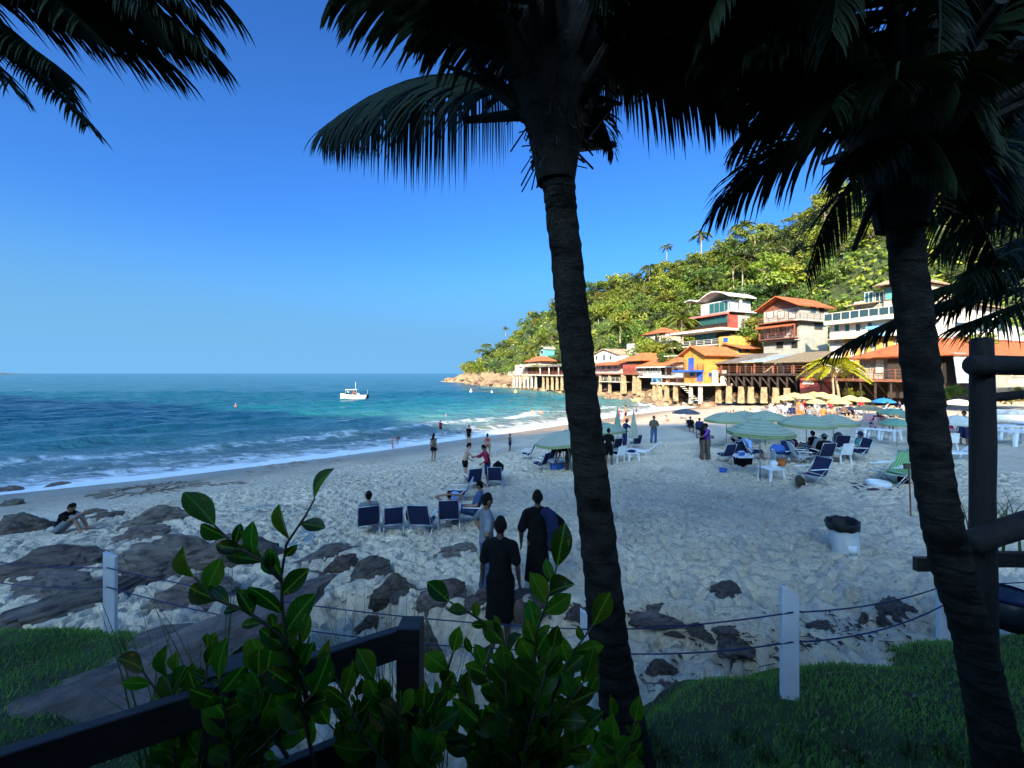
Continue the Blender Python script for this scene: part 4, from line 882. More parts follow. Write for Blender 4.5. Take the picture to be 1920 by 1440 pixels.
shrub('dark leafy shrub between the railing post and the dense shrub', [([(800, 1480, 1.7), (815, 1330, 1.7), (838, 1262, 1.7), (850, 1222, 1.7)], 9, .11), ([(760, 1480, 1.7), (760, 1360, 1.7), (700, 1275, 1.7)], 8, .11)] + fan(rs, 20, 740, 1440, 1.8, 150, 1260, 1420, 10, .115), 4, tuple(at(780, 1500, 1.75)))
shrub('low dark shrub at the foot of the middle palm trunk', fan(rs, 7, 1150, 1460, 2.2, 60, 1330, 1420, 7, .11), 5, tuple(at(1150, 1500, 2.2)))
# reeds behind the railing, grassy tufts and the seedling plant at the right
m_reed = leaf_mat('reed', (0.03, 0.055, 0.015), (0.06, 0.09, 0.03), trans=0.25, rnd=0.2)
def tuft(label, c, n, h, spread, seed, wdt=0.012, name='grass_tuft'):
    r = random.Random(seed); mb = MB()
    for k in range(n):
        a = r.uniform(0, 6.28); b = Vector((r.gauss(0, spread * .3), r.gauss(0, spread * .3), 0)); L_ = h * r.uniform(.6, 1.2); q = spread * r.uniform(.3, 1.1)
        d = Vector((math.cos(a) * q, math.sin(a) * q, 0)); s = Vector((-math.sin(a), math.cos(a), 0)) * wdt * .5; vs = []
        for i in range(5):
            t_ = i / 4; p = b + d * t_ * t_ + Vector((0, 0, L_ * (t_ - 0.25 * t_ * t_ * (q / h)))); vs += [p - s * (1 - t_ * .95), p + s * (1 - t_ * .95)]
        mb.add(vs, [(2 * i, 2 * i + 1, 2 * i + 3, 2 * i + 2) for i in range(4)])
    o = mb.build(name, m_reed); o.location = c; return tag(o, label, 'plant')
tuft('clump of thin dark reeds behind the railing', Vector((-.75, 2.6, 2.6)), 130, 1.5, .55, 1)
tuft('grassy clump left of the tall leafy twig', Vector((-1.9, 2.3, 2.9)), 70, 1.35, .5, 2, .02)
tuft('spiky seedling plant beside the right palm trunk', Vector(at(1812, 1030, 4.6)), 14, .75, .5, 3, .03, 'spiky_plant')
tuft('spiky seedling plant behind the log post', Vector(at(1885, 1010, 4.8)), 12, .6, .45, 4, .03, 'spiky_plant')
for k in range(9):
    px, py = [(1250, 1430), (1330, 1425), (1440, 1435), (1220, 1400), (1600, 1430), (1700, 1420), (1500, 1410), (1390, 1395), (1780, 1430)][k]
    g = bank_at(px, py - 8); tuft(['broad-leaved weed tuft left in the bottom grass', 'second weed tuft from the palm along the bottom edge', 'weed tuft below the white post at the bottom edge', 'weed tuft touching the middle palm base', 'weed tuft right of the white post at the bottom', 'weed tuft left of the right palm base', 'small weed tuft in the grass under the white post', 'small weed tuft in the middle of the grass', 'weed tuft at the right palm base'][k], g, 22, .16, .14, 20 + k, .018)

# ================================================================== fences
m_white = pm('white_paint', (0.70, 0.71, 0.72), 0.6, 0.06, 3, bump=0.1, bs=30)
m_rope = pm('blue_rope', (0.02, 0.035, 0.12), 0.8, 0.3, 60, bump=0.5, bs=90)
m_dark = pm('dark_stained_wood', (0.022, 0.016, 0.014), 0.55, 0.35, 4, bump=0.25, bs=14, stretch=(1, 6, 6))
POSTS = [('white wooden fence post on the left patch of grass', (207, 1158), .88, R(12), 5.45), ('white wooden fence post half hidden by the middle palm trunk', (1100, 1285), .80, R(-6), 4.35),
         ('white wooden fence post standing free on the grass bank', (1480, 1291), .90, R(-14), 3.62), ('white wooden fence post behind the right palm trunk', (1770, 1186), .80, R(-14), 5.1)]
tops = []
for lab, (px, py), h, rz, Y in POSTS:
    c = at(px, py, Y); o = MB().hexa([(-.07, -.03, -.4), (.07, -.03, -.4), (.07, .03, -.4), (-.07, .03, -.4)], [(-.07, -.03, h + .04), (.07, -.03, h - .04), (.07, .03, h - .04), (-.07, .03, h + .04)]).build('fence_post', m_white)
    o.location = c; o.rotation_euler = (0, 0, rz); tag(o, lab, 'post', 'white posts of the rope fence')
    bv = o.modifiers.new('bevel', 'BEVEL'); bv.width = 0.006; bv.segments = 2; tops.append((c, h))
ends = [(Vector((-9.5, 6.2, 2.2)), .88)] + tops + [(Vector((10.5, 6.0, 2.2)), .8)]
rl_names = ['left edge of the view and the left white post', 'left white post and the post behind the middle palm', 'middle palm and the free white post', 'free white post and the right palm', 'right palm and the right edge']
for i in range(5):
    for j, q in enumerate((.80, .50)):
        a = ends[i][0] + Vector((0, -.036, ends[i][1] * q)); b = ends[i + 1][0] + Vector((0, -.036, ends[i + 1][1] * q)); K = 14; sag = (b - a).length * (0.022 + 0.01 * j)
        o = MB().tube([a.lerp(b, k / K) - Vector((0, 0, sag * 4 * (k / K) * (1 - k / K))) for k in range(K + 1)], 0.0075, 6).build('rope', m_rope, None, True)
        tag(o, ('upper' if j == 0 else 'lower') + ' thin blue rope between the ' + rl_names[i], 'rope', 'ropes of the fence')
# dark railing at the lower left
rail = empty('wooden_railing', (-.54, 2.1, 2.6), 0, 'dark stained wooden railing at the lower left corner', 'railing')
A = Vector((-2.6, 0.95, 4.19)) - rail.location; B_ = Vector((-.54, 2.1, 4.19)) - rail.location; dv = (B_ - A).normalized()
def board(name, p, q, th, ht):
    o = MB().bar(p, q, th, ht).build(name, m_dark, rail); bv = o.modifiers.new('bevel', 'BEVEL'); bv.width = .006; bv.segments = 2
board('top_rail', A, B_ - dv * .06, .05, .15)
board('lower_rail', A - Vector((0, 0, .45)), B_ - dv * .06 - Vector((0, 0, .45)), .05, .15)
for k, f in enumerate((0.18, .66, 1.0)):
    p = A.lerp(B_, f); board('post', p + Vector((0, 0, .10 if k < 2 else .085)), p - Vector((0, 0, 1.75)), .12, .12)
board('cap_plate', A.lerp(B_, .60) + Vector((.03, .09, .10)), A.lerp(B_, .72) + Vector((.03, .09, .10)), .12, .02)
# log railing at the right
m_log = pm('log_wood', (0.011, 0.008, 0.006), 0.75, 0.4, 5, bump=0.4, bs=12, stretch=(4, 4, 1))
lr = empty('log_railing', at(1845, 1260, 3.2), 0, 'dark round log post and rails at the right edge', 'railing'); o0 = lr.location
def log(name, a, b, r0, r1, n=14):
    pa, pb = at(*a) - o0, at(*b) - o0; d = (pb - pa).normalized(); K = 8; rr_ = random.Random(name + str(a))
    pts = [pa - d * r0 * .25] + [pa.lerp(pb, k / K) + Vector((rr_.uniform(-.004, .004), rr_.uniform(-.004, .004), rr_.uniform(-.004, .004))) for k in range(K + 1)] + [pb + d * r1 * .25]
    rd = [r0 * .75] + [r0 + (r1 - r0) * k / K + rr_.uniform(-.004, .004) for k in range(K + 1)] + [r1 * .75]
    MB().tube(pts, rd, n).build(name, m_log, lr, True)
log('post', (1849, 1420, 3.2), (1840, 638, 3.2), .085, .072)
log('top_rail', (1822, 684, 3.12), (2150, 690, 3.12), .078, .078); log('thin_rail', (1834, 745, 3.2), (2150, 728, 3.2), .032, .036)
log('middle_rail', (1818, 1018, 3.1), (2150, 905, 3.1), .09, .095); 
MB().bar(at(1830, 1048, 3.25) - o0, at(2150, 1050, 3.25) - o0, .05, .115).build('board', m_log, lr)

# ================================================================== houses on the sunny shore
def tile_mat(name, col, sc_=2.2):
    m, t, p = new_mat(name); N = t.nodes; L = t.links
    tc = N.new('ShaderNodeTexCoord'); nz = N.new('ShaderNodeTexNoise'); nz.inputs['Scale'].default_value = 1.1; nz.inputs['Detail'].default_value = 7; nz.inputs['Roughness'].default_value = .7
    L.new(tc.outputs['Object'], nz.inputs['Vector']); rp = N.new('ShaderNodeValToRGB'); L.new(nz.outputs['Fac'], rp.inputs[0]); e = rp.color_ramp.elements
    e[0].position = .3; e[0].color = (*[c * .45 for c in col], 1); e[1].position = .66; e[1].color = (*[min(1, c * 1.25) for c in col], 1); q = e.new(.48); q.color = (*col, 1)
    L.new(rp.outputs[0], p.inputs['Base Color']); p.inputs['Roughness'].default_value = .85
    wv = N.new('ShaderNodeTexWave'); wv.inputs['Scale'].default_value = sc_; wv.bands_direction = 'Y'; wv.inputs['Distortion'].default_value = .4; L.new(tc.outputs['Object'], wv.inputs['Vector'])
    w2 = N.new('ShaderNodeTexWave'); w2.inputs['Scale'].default_value = sc_ * .8; w2.bands_direction = 'X'; w2.inputs['Distortion'].default_value = .4; L.new(tc.outputs['Object'], w2.inputs['Vector'])
    ad = N.new('ShaderNodeMath'); ad.operation = 'ADD'; L.new(wv.outputs['Fac'], ad.inputs[0]); L.new(w2.outputs['Fac'], ad.inputs[1])
    bp = N.new('ShaderNodeBump'); bp.inputs['Strength'].default_value = .7; bp.inputs['Distance'].default_value = .08; L.new(ad.outputs[0], bp.inputs['Height']); L.new(bp.outputs[0], p.inputs['Normal'])
    return m
m_tile = tile_mat('clay_tiles', (0.48, 0.125, 0.04)); m_tile2 = tile_mat('orange_tiles', (0.55, 0.165, 0.05)); m_tan = tile_mat('tan_tiles', (0.45, 0.32, 0.19)); m_grey_roof = tile_mat('weathered_sheet_roof', (0.20, 0.16, 0.13))
m_wwall = pm('white_wall', (0.58, 0.55, 0.50), .85, .2, .9); m_cream = pm('cream_wall', (0.48, 0.42, 0.31), .85, .18, .8); m_orange = pm('orange_wall', (0.52, 0.24, 0.045), .85, .22, .9); m_yellow = pm('yellow_wall', (0.52, 0.31, 0.07), .85, .2, .9)
m_blue = pm('blue_paint', (0.02, 0.09, 0.48), .6, .12, 1); m_redp = pm('red_paint', (0.33, 0.065, 0.045), .7, .25, 1); m_brown = pm('brown_timber', (0.20, 0.075, 0.045), .75, .3, 3); m_darkt = pm('dark_timber', (0.045, 0.032, 0.026), .8, .35, 3)
m_gwall = pm('grey_render', (0.30, 0.31, 0.27), .9, .12, .7); m_panel = pm('grey_panel', (0.42, 0.43, 0.45), .6, .06, .6); m_stone = pm('pier_stone', (0.34, 0.26, 0.15), .95, .35, 1.8, bump=.9, bs=4, dark=(0.17, 0.11, 0.06)); m_conc = pm('pale_concrete', (0.46, 0.41, 0.33), .9, .2, 1.5)
m_teal = pm('teal_paint', (0.10, 0.34, 0.31), .6, .1, 1); m_sky = pm('sky_blue_paint', (0.16, 0.42, 0.72), .6, .08, 1); m_plank = pm('weathered_planks', (0.36, 0.31, 0.25), .85, .4, 2.5, stretch=(6, 6, .6)); m_tarp = pm('blue_white_tarp', (0.30, 0.37, 0.44), .6, .3, 1.6); m_thatch = pm('thatch', (0.24, 0.18, 0.11), .95, .4, 5, bump=.6, bs=14)
m_glass, t, p = new_mat('window_glass'); p.inputs['Base Color'].default_value = (0.03, 0.06, 0.07, 1); p.inputs['Roughness'].default_value = .08; p.inputs['Specular IOR Level'].default_value = .6
m_glass_t, t, p = new_mat('teal_glass'); p.inputs['Base Color'].default_value = (0.02, 0.09, 0.09, 1); p.inputs['Roughness'].default_value = .1; p.inputs['Specular IOR Level'].default_value = .6
m_void = pm('painted_dark_void', (0.02, 0.017, 0.015), .9, .2, 2)  # near-black colour painted in for shade under decks and inside openings
ANG = R(22.4); UX, UY, VX, VY = -math.sin(ANG), math.cos(ANG), math.cos(ANG), math.sin(ANG)
class House:
    def __init__(s, name, label, cat, px, py, Y):
        c = at(px, py, Y); s.X0, s.Y0, s.Z0 = c; s.root = empty(name, c, ANG, label, cat)
    def ly(s, px): k = (px - 960) / F; return (k * s.Y0 - s.X0) / (UX - k * UY)
    def lx(s, px): k = (px - 960) / F; return (k * s.Y0 - s.X0) / (VX - k * VY)
    def z(s, py, x=0, y=0): Yd = s.Y0 + x * VY + y * UY; return ZC - (py - HY) / F * Yd - s.Z0
    def box(s, name, x0, x1, y0, y1, z0, z1, mat): return MB().box(x0, x1, y0, y1, z0, z1).build(name, mat, s.root)
    def roof(s, kind, x0, x1, y0, y1, ze, zr, mat, th=.14, name='roof'):
        mb = MB(); a, b, c, d = (x0, y0, ze), (x1, y0, ze), (x1, y1, ze), (x0, y1, ze); xm, ym = (x0 + x1) / 2, (y0 + y1) / 2
        if kind == 'hip':
            lx_, ly_ = x1 - x0, y1 - y0; i = min(lx_, ly_) / 2
            e, f = ((x0 + i, ym, zr), (x1 - i, ym, zr)) if lx_ >= ly_ else ((xm, y0 + i, zr), (xm, y1 - i, zr))
            polys = [[a, b, f, e], [b, c, f], [c, d, e, f], [d, a, e]] if lx_ >= ly_ else [[a, b, e], [b, c, f, e], [c, d, f], [d, a, e, f]]
        elif kind == 'gx': e, f = (x0, ym, zr), (x1, ym, zr); polys = [[a, b, f, e], [c, d, e, f]]
        elif kind == 'gy': e, f = (xm, y0, zr), (xm, y1, zr); polys = [[d, a, e, f], [b, c, f, e]]
        elif kind == 'sx': polys = [[a, (x1, y0, zr), (x1, y1, zr), d]]
        elif kind == 'sy': polys = [[a, b, (x1, y1, zr), (x0, y1, zr)]]
        for q in polys: mb.slab(q, th)
        return mb.build(name, mat, s.root)
    def gable(s, face, p0, p1, at_, ze, zr, mat):
        m = (p0 + p1) / 2; mb = MB(); w_ = .12
        P = [(at_, p0, ze), (at_, p1, ze), (at_, m, zr)] if face == 'sea' else [(p0, at_, ze), (p1, at_, ze), (m, at_, zr)]
        off = Vector((w_, 0, 0)) if face == 'sea' else Vector((0, w_, 0)); P = [Vector(q) for q in P]; Q = [q + off for q in P]
        mb.add(P + Q, [(0, 1, 2), (5, 4, 3), (0, 3, 4, 1), (1, 4, 5, 2), (2, 5, 3, 0)]); mb.build('gable', mat, s.root)
    def win(s, face, px0, px1, py0, py1, fm=None, pm_=None, name='window', off=0.0, mull=1):
        pm_ = pm_ or m_glass; fm = fm or m_wwall
        if face == 'sea': a0, a1 = sorted((s.ly(px0), s.ly(px1))); z0, z1 = s.z(py1, 0, (a0 + a1) / 2), s.z(py0, 0, (a0 + a1) / 2); T = lambda a, z, o: (off - o, a, z)
        else: a0, a1 = sorted((s.lx(px0), s.lx(px1))); z0, z1 = s.z(py1, (a0 + a1) / 2, 0), s.z(py0, (a0 + a1) / 2, 0); T = lambda a, z, o: (a, off - o, z)
        w_ = min(.09, (a1 - a0) * .14); mb = MB()
        def bb(p, q, r0, r1, o0, o1, m=mb):
            c = [T(p, r0, o0), T(q, r0, o0), T(q, r0, o1), T(p, r0, o1)]; d = [T(p, r1, o0), T(q, r1, o0), T(q, r1, o1), T(p, r1, o1)]; m.hexa(c, d)
        bb(a0, a1, z0, z0 + w_, .01, .09); bb(a0, a1, z1 - w_, z1, .01, .09); bb(a0, a0 + w_, z0 + w_, z1 - w_, .01, .088); bb(a1 - w_, a1, z0 + w_, z1 - w_, .01, .088)
        for k in range(1, mull): q = a0 + (a1 - a0) * k / mull; bb(q - w_ * .4, q + w_ * .4, z0 + w_, z1 - w_, .01, .084)
        o = mb.build(name, fm, s.root); m2 = MB(); bb(a0 + w_ * .5, a1 - w_ * .5, z0 + w_ * .5, z1 - w_ * .5, .012, .045, m2); link('pane' if name == 'window' else 'panel', m2.mesh('pane', pm_), o); return o
    def rail(s, pts, h, mat, step=1.6, rails=3, name='railing', th=.07):
        mb = MB()
        for a, b in zip(pts[:-1], pts[1:]):
            a, b = Vector(a), Vector(b); n = max(1, round((b - a).length / step))
            for k in range(n + 1): p = a.lerp(b, k / n); mb.bar(p, p + Vector((0, 0, h)), th)
            for r in range(rails): z = Vector((0, 0, h * (1 - r / rails) + .012)); mb.bar(a + z, b + z, th * .7, th * .8)
        return mb.build(name, mat, s.root)
    def pier(s, x, y, z1, zb, w_=.55, mat=None, name='pier'):
        r = random.Random(int(x * 31 + y * 17)); zb -= s.Z0; mb = MB(); K = 5; q = w_ / 2; rows = []
        for k in range(K + 1):
            t_ = k / K; e = q * (1.18 - .25 * t_); rows.append([(x + i * e * r.uniform(.88, 1.1), y + j * e * r.uniform(.88, 1.1), zb + (z1 - zb) * t_) for i, j in ((-1, -1), (1, -1), (1, 1), (-1, 1))])
        for k in range(K): mb.add(rows[k] + rows[k + 1], [(0, 1, 5, 4), (1, 2, 6, 5), (2, 3, 7, 6), (3, 0, 4, 7)])
        mb.add(rows[K], [(0, 1, 2, 3)]); return mb.build(name, mat or m_stone, s.root)
    def piers(s, pxs_, x, z1, py_bot, w_=.55, mat=None):
        for q in pxs_:
            y = s.ly(q); Yd = s.Y0 + x * VY + y * UY; s.pier(x, y, z1, ZC - (py_bot - HY) / F * Yd, w_, mat)

# ---- long brown stilt house far along the shore (left of the front palm trunk)
h = House('stilt_house', 'brown stilt house with a red pavilion roof at the far left of the row', 'house', 1017, 702, 122); D = h.ly(958); W = 8
h.box('deck', -1.2, W, -.5, D, -.4, 0, m_conc); h.box('wall', 1.6, W, .5, D * .55, .01, 2.6, m_brown); h.box('white_wall', 1.4, W, D * .56, D * .98, .01, 3.4, m_cream)
h.roof('sx', -1.4, W + .5, -.6, D * .62, 2.5, 3.4, m_grey_roof); h.rail([(-1.1, -.4, 0), (-1.1, D * .55, 0)], 1.0, m_brown, 2.2)
h.rail([(-1.1, D * .55, 0), (-1.1, D, 0)], 1.0, m_wwall, 2.2); h.box('column', -1, -.6, D * .56, D * .6, .01, 3.4, m_wwall)
h.roof('hip', 2.0, 8.5, D * .22, D * .72, 4.4, 6.2, m_tile, name='pavilion_roof'); h.box('pavilion_wall', 3, 7.5, D * .28, D * .66, 3.0, 4.36, m_cream)
h.piers([966, 972, 978, 986, 993, 1000, 1008], -.6, -.4, 727, .5, m_conc); h.box('painted_shade_wall', 3.5, W, 0, D * .5, -3.6, -.42, m_void)  # dark blocks like this one paint the deep shade beneath the decks
for q in (985, 993, 1003): h.win('sea', q - 3, q + 3, 690, 700, m_brown, m_void, off=1.6 if q > 983 else 1.4)
# ---- red-brown house next to it, partly behind the trunk
h = House('stilt_house', 'red-brown stilt house on stone piers just left of the front palm trunk', 'house', 1078, 703, 104); D = h.ly(1017); W = 8
h.box('deck', -1.3, W, -.5, D, -.35, 0, m_conc); h.box('wall', 1.5, W, .2, D - .3, .01, 2.5, m_redp); h.roof('sx', -1.6, W + .5, -.8, D + .3, 2.45, 3.4, m_grey_roof)
h.rail([(-1.2, -.4, 0), (-1.2, D, 0)], 1.0, m_brown, 1.8); h.piers([1022, 1030, 1039, 1048, 1057, 1066, 1076], -.6, -.35, 731, .55); h.box('painted_shade_wall', 4, W, 0, D, -3.4, -.37, m_void)
for q in (1024, 1034, 1044, 1056, 1068): h.win('sea', q - 3, q + 3, 688, 701, m_brown, m_void, name='door' if q in (1034, 1056) else 'window', off=1.5)
for q in (1019, 1036, 1054, 1074): h.box('column', -1.25, -1.05, h.ly(q) - .1, h.ly(q) + .1, .01, 2.4, m_wwall)
# ---- white and red stilt house right of the trunk
h = House('stilt_house', 'white stilt house with brown balcony and clay roof right of the front palm trunk', 'house', 1200, 700, 84); D = h.ly(1108); W = 9; 
h.box('deck', -1.6, W, -.3, D, -.3, 0, m_brown); h.box('wall', 1.4, W, .1, D, .01, 2.35, m_wwall)
h.roof('sx', -.6, W, h.ly(1162), D + .6, 2.0, 3.9, m_tile); h.roof('hip', -.9, W + 2, -1.2, h.ly(1160), 2.75, 4.6, m_tile2, name='main_roof')
h.rail([(-1.5, -.2, 0), (-1.5, D, 0)], 1.0, m_brown, 1.5)
for a, b, n_ in ((1120, 1125, 'window'), (1131, 1136, 'window'), (1143, 1149, 'window'), (1158, 1163, 'window'), (1166, 1173, 'door')): h.win('sea', a, b, 685 if n_ == 'window' else 683, 693 if n_ == 'window' else 699, m_wwall, m_glass, n_, off=1.4)
h.box('red_fence', -1.35, -1.2, -.2, h.ly(1177), .0, 1.9, m_redp)
h.box('lower_deck', -1.9, 1.5, h.ly(1174), h.ly(1135), -2.05, -1.85, m_conc); h.rail([(-1.8, h.ly(1174), -1.85), (-1.8, h.ly(1136), -1.85)], .95, m_conc, 1.6)
h.piers([1117, 1132, 1150, 1178, 1196], -1.0, -.3, 738, .5); h.piers([1178], -1.3, -.32, 738, .85); h.box('painted_shade_wall', 3.0, W, 0, D, -4, -.32, m_void)
# ---- small white gabled house behind it
h = House('white_house', 'small white gabled house with a tall chimney behind the stilt houses', 'house', 1160, 682, 97); D = h.ly(1110); W = 7; ze = h.z(664)
h.box('wall', 0, W, 0, D, -1, ze, m_wwall); h.roof('gx', -.6, W + .5, -.5, D + .5, ze, ze + 1.7, m_tan); h.gable('sea', .05, D - .05, -.01, ze, ze + 1.5, m_wwall)
h.win('sea', 1117, 1121, 667, 675, m_gwall, m_glass); h.win('sea', 1131, 1135, 665, 677, m_gwall, m_glass, 'door'); h.win('sea', 1143, 1147, 667, 675, m_gwall, m_glass)
h.box('chimney', 2.0, 3.4, -1.9, -.6, -1, h.z(645), m_wwall); h.box('wing', .5, 4, -2.8, -.02, -1, ze - .4, m_wwall); h.rail([(-.9, -2.6, 0), (-.9, h.ly(1135), 0)], .95, m_wwall, 1.6)
# ---- white veranda house with the orange hip roof
h = House('veranda_house', 'white house with glazed veranda under an orange hip roof on stilts', 'house', 1284, 706, 73); D = h.ly(1194); W = 9; ze = h.z(685)
h.box('deck', -.6, W, -.3, D, -.3, 0, m_wwall); h.box('wall', .8, W, 0, D, .01, ze, m_wwall); h.roof('hip', -.9, W + .6, -.6, D + .7, ze, h.z(666, 3, D / 2), m_tile2); h.box('fascia', -.85, -.7, -.5, D + .6, ze - .34, ze - .12, m_wwall)
h.win('sea', 1205, 1228, 687, 697, m_wwall, m_glass, mull=5, off=.8); h.win('sea', 1233, 1242, 687, 704, m_wwall, m_void, 'door', off=.8); h.win('sea', 1245, 1253, 688, 703, m_brown, m_brown, 'door', off=.8); h.win('sea', 1258, 1266, 689, 697, m_wwall, m_glass, off=.8)
h.rail([(-.5, h.ly(1243), 0), (-.5, D - .1, 0), (W * .5, D - .1, 0)], 1.0, m_wwall, 1.2, 4); h.piers([1197], -.1, -.3, 742, .95); h.piers([1232, 1250, 1270], .3, -.3, 746, .5); h.box('painted_shade_wall', 4, W, 0, D, -3.6, -.32, m_void)
# ---- orange and blue house
h = House('orange_house', 'orange two-storey house with blue balcony, blue doors and clay roof', 'house', 1322, 719, 66); D = h.ly(1283); W = h.lx(1378); ze = h.z(664)
h.box('deck', -2.6, W + 2, -1.5, h.ly(1240), -.35, 0, m_conc); h.box('wall', 0, W, 0, D, .01, ze, m_orange); h.roof('gx', -1.0, W + .6, -.9, D + .8, ze - .2, h.z(649, 3, D / 2), m_tile2); h.gable('sea', .05, D - .05, -.012, ze, h.z(650, 0, D / 2), m_orange)
h.box('balcony_slab', -1.5, -.01, .2, D + 1.2, h.z(694) - .3, h.z(694), m_blue); h.rail([(-.1, .25, h.z(694)), (-1.45, .25, h.z(694)), (-1.45, D + 1.1, h.z(694))], 1.0, m_brown, 1.5)
h.win('sea', 1291, 1301, 671, 693, m_blue, m_blue, 'door'); h.win('sea', 1294, 1302, 697, 705, m_blue, m_glass); h.win('sea', 1307, 1318, 697, 715, m_blue, m_blue, 'door'); h.win('cam', 1328, 1336, 699, 706, m_blue, m_glass)
h.box('lean_roof', -1.7, 1.5, D + .5, D + 3.2, h.z(668, 0, D), h.z(668, 0, D) + .18, m_conc); h.rail([(-2.5, -1.3, 0), (-2.5, h.ly(1262), 0)], 1.05, m_brown, 1.6); h.rail([(-2.5, h.ly(1260), 0), (-2.5, h.ly(1242), 0)], 1.0, m_sky, 1.2, 4)
h.piers([1243, 1253, 1266, 1283], -2.0, -.35, 752, .55); h.piers([1312, 1330], -2.0, -.35, 757, .45, m_conc); h.box('painted_shade_wall', 3.5, W, 0, D + 6, -3.2, -.37, m_void)
for q in (1331, 1347): h.box('white_column', h.lx(q) - .35, h.lx(q) + .35, -1.3, -.7, .01, 2.2, m_wwall)
h.win('cam', 1337, 1343, 700, 716, m_redp, m_redp, 'door')
# stair from the deck to the rocks
mb = MB()
for k in range(9): mb.box(-3.4, -2.7, h.ly(1300) - k * .42, h.ly(1300) - k * .42 - .4, -.3 - k * .3, -.18 - k * .3, )
mb.build('stair', m_conc, h.root)
# ---- yellow house behind
h = House('yellow_house', 'yellow house with clay roofs and small blue windows behind the orange house', 'house', 1384, 672, 76); D = h.ly(1345); W = h.lx(1442); ze = h.z(652)
h.box('wall', 0, W, 0, D, -2.5, ze, m_yellow); h.roof('sy', -.8, W * .75, -1.3, D * .7, ze - .1, h.z(640), m_tile2); h.box('upper_wall', .4, W, D * .3, D, ze, h.z(628), m_yellow); h.roof('sy', W * .42, W + .9, D * .1, D * .9, h.z(633), h.z(624), m_tile, name='upper_roof')
h.win('cam', 1398, 1405, 655, 660, m_blue, m_blue); h.win('cam', 1384, 1389, 655, 660, m_blue, m_blue); h.win('sea', 1354, 1362, 633, 641, m_blue, m_blue, off=.4)
# ---- modern glass house
h = House('glass_house', 'modern grey and glass house with wavy white roof and red wall', 'house', 1366, 645, 83); D = h.ly(1300); W = h.lx(1412)
z1, z2, z3, z4, z5 = h.z(620), h.z(609), h.z(588), h.z(584), h.z(560)
h.box('ground_floor', .6, W, 0, D, -3, z1, m_void); h.win('sea', 1300, 1340, 621, 643, m_darkt, m_glass_t, mull=4, off=.6); h.box('terrace', -3.2, .4, -.5, D + 4, -.3, 0, m_conc); h.rail([(-3.1, -.4, 0), (-3.1, D + 3.9, 0)], 1.0, m_wwall, 1.8, 3)
h.box('slab_roof', -3.6, W, -1.0, D + 5, z1, z1 + .45, m_wwall); h.box('slab_tiles', -3.3, W, -.8, D + 4.6, z1 + .452, z1 + .62, m_tile)
h.box('middle_floor', .5, W, .5, D, z1 + .63, z3, m_void); h.win('sea', 1308, 1364, 591, 608, m_darkt, m_glass_t, mull=6, off=.5); h.box('red_wall', .3, h.lx(1386), .3, .49, z1 + .64, z3, m_redp); h.box('grey_wall', h.lx(1386) + .01, W, .3, .49, z1 + .64, z3, m_gwall)
h.box('pink_beam', -.5, .45, .2, D + 1, z3, z3 + .42, pm('faded_red', (0.55, 0.16, 0.13), .8, .15, 1)); h.box('upper_floor', .8, W, .6, D * .85, z3 + .43, z5, m_panel); h.win('sea', 1325, 1364, 566, 586, m_gwall, m_glass_t, mull=4, off=.8); h.box('upper_slab', .2, W + .5, -.5, .58, z3 + .43, z3 + .9, m_panel)
for q in (1366, 1388): h.win('cam', q + 3, q + 17, 563, 581, m_gwall, m_panel, 'shutter', off=.6)
h.box('corner_pillar', h.lx(1386), h.lx(1390), -.2, .1, z3 + .9, z5 + .2, m_gwall)
mb = MB(); K = 20; rowa = []; y0 = -.8; y1 = D + 1.8
for k in range(K + 1):
    t_ = k / K; yy = y0 + (y1 - y0) * t_; zz = z5 + .35 + (1.5 * math.sin(math.pi * min(1, t_ / .68)) if t_ < .68 else .75 * math.sin(math.pi * (t_ - .68) / .42)); rowa.append((yy, zz))
for (ya_, za), (yb_, zb) in zip(rowa[:-1], rowa[1:]): mb.hexa([(-.9, ya_, za), (W, ya_, za), (W, yb_, zb), (-.9, yb_, zb)], [(-.9, ya_, za + .22), (W, ya_, za + .22), (W, yb_, zb + .22), (-.9, yb_, zb + .22)])
mb.build('wavy_roof', m_wwall, h.root)
# ---- gabled brown house
h = House('gabled_house', 'brown three-storey house with gabled clay roof and timber balconies', 'house', 1500, 660, 68); D = h.ly(1432); W = h.lx(1552); zt = h.z(581); z2 = h.z(600); z3 = h.z(632)
h.box('wall', 0, W, 0, D, -2, h.z(575), m_gwall); h.roof('gx', -1.6, W + 1.2, -.9, D + .9, h.z(574), h.z(556, 0, D / 2), m_tile); h.gable('sea', .1, D - .1, -.02, h.z(575), h.z(560, 0, D / 2), m_brown)
h.box('upper_balcony', -1.7, -.01, -.1, D, z2 - .2, z2, m_brown); h.rail([(W * .75, -1.0, z2), (-1.6, -1.0, z2), (-1.6, D - .1, z2)], 1.0, m_brown, 1.7); h.box('side_balcony', -1.7, W * .8, -1.1, -.01, z2 - .2, z2, m_conc)
h.roof('sx', -2.4, -.02, .2, D + .2, z2 - 1.0, z2 - .22, m_tile, name='skirt_roof'); h.box('lower_balcony', -1.5, -.01, .2, D - .2, z3 - .2, z3, m_brown); h.rail([(-1.4, .3, z3), (-1.4, D - .3, z3)], 1.0, m_brown, 1.6)
for q in (1438, 1458, 1479): h.win('sea', q, q + 13, 583, 597, m_brown, m_wwall, 'door', mull=2)
for q in (1443, 1466): h.win('sea', q, q + 20, 611, 629, m_brown, m_wwall, 'window', mull=3)
h.win('sea', 1487, 1495, 610, 630, m_brown, m_void, 'door'); h.win('cam', 1526, 1542, 603, 618, m_brown, m_glass); h.win('cam', 1518, 1530, 574, 588, m_gwall, m_glass, 'door'); h.win('cam', 1534, 1546, 574, 588, m_gwall, m_void, 'door')
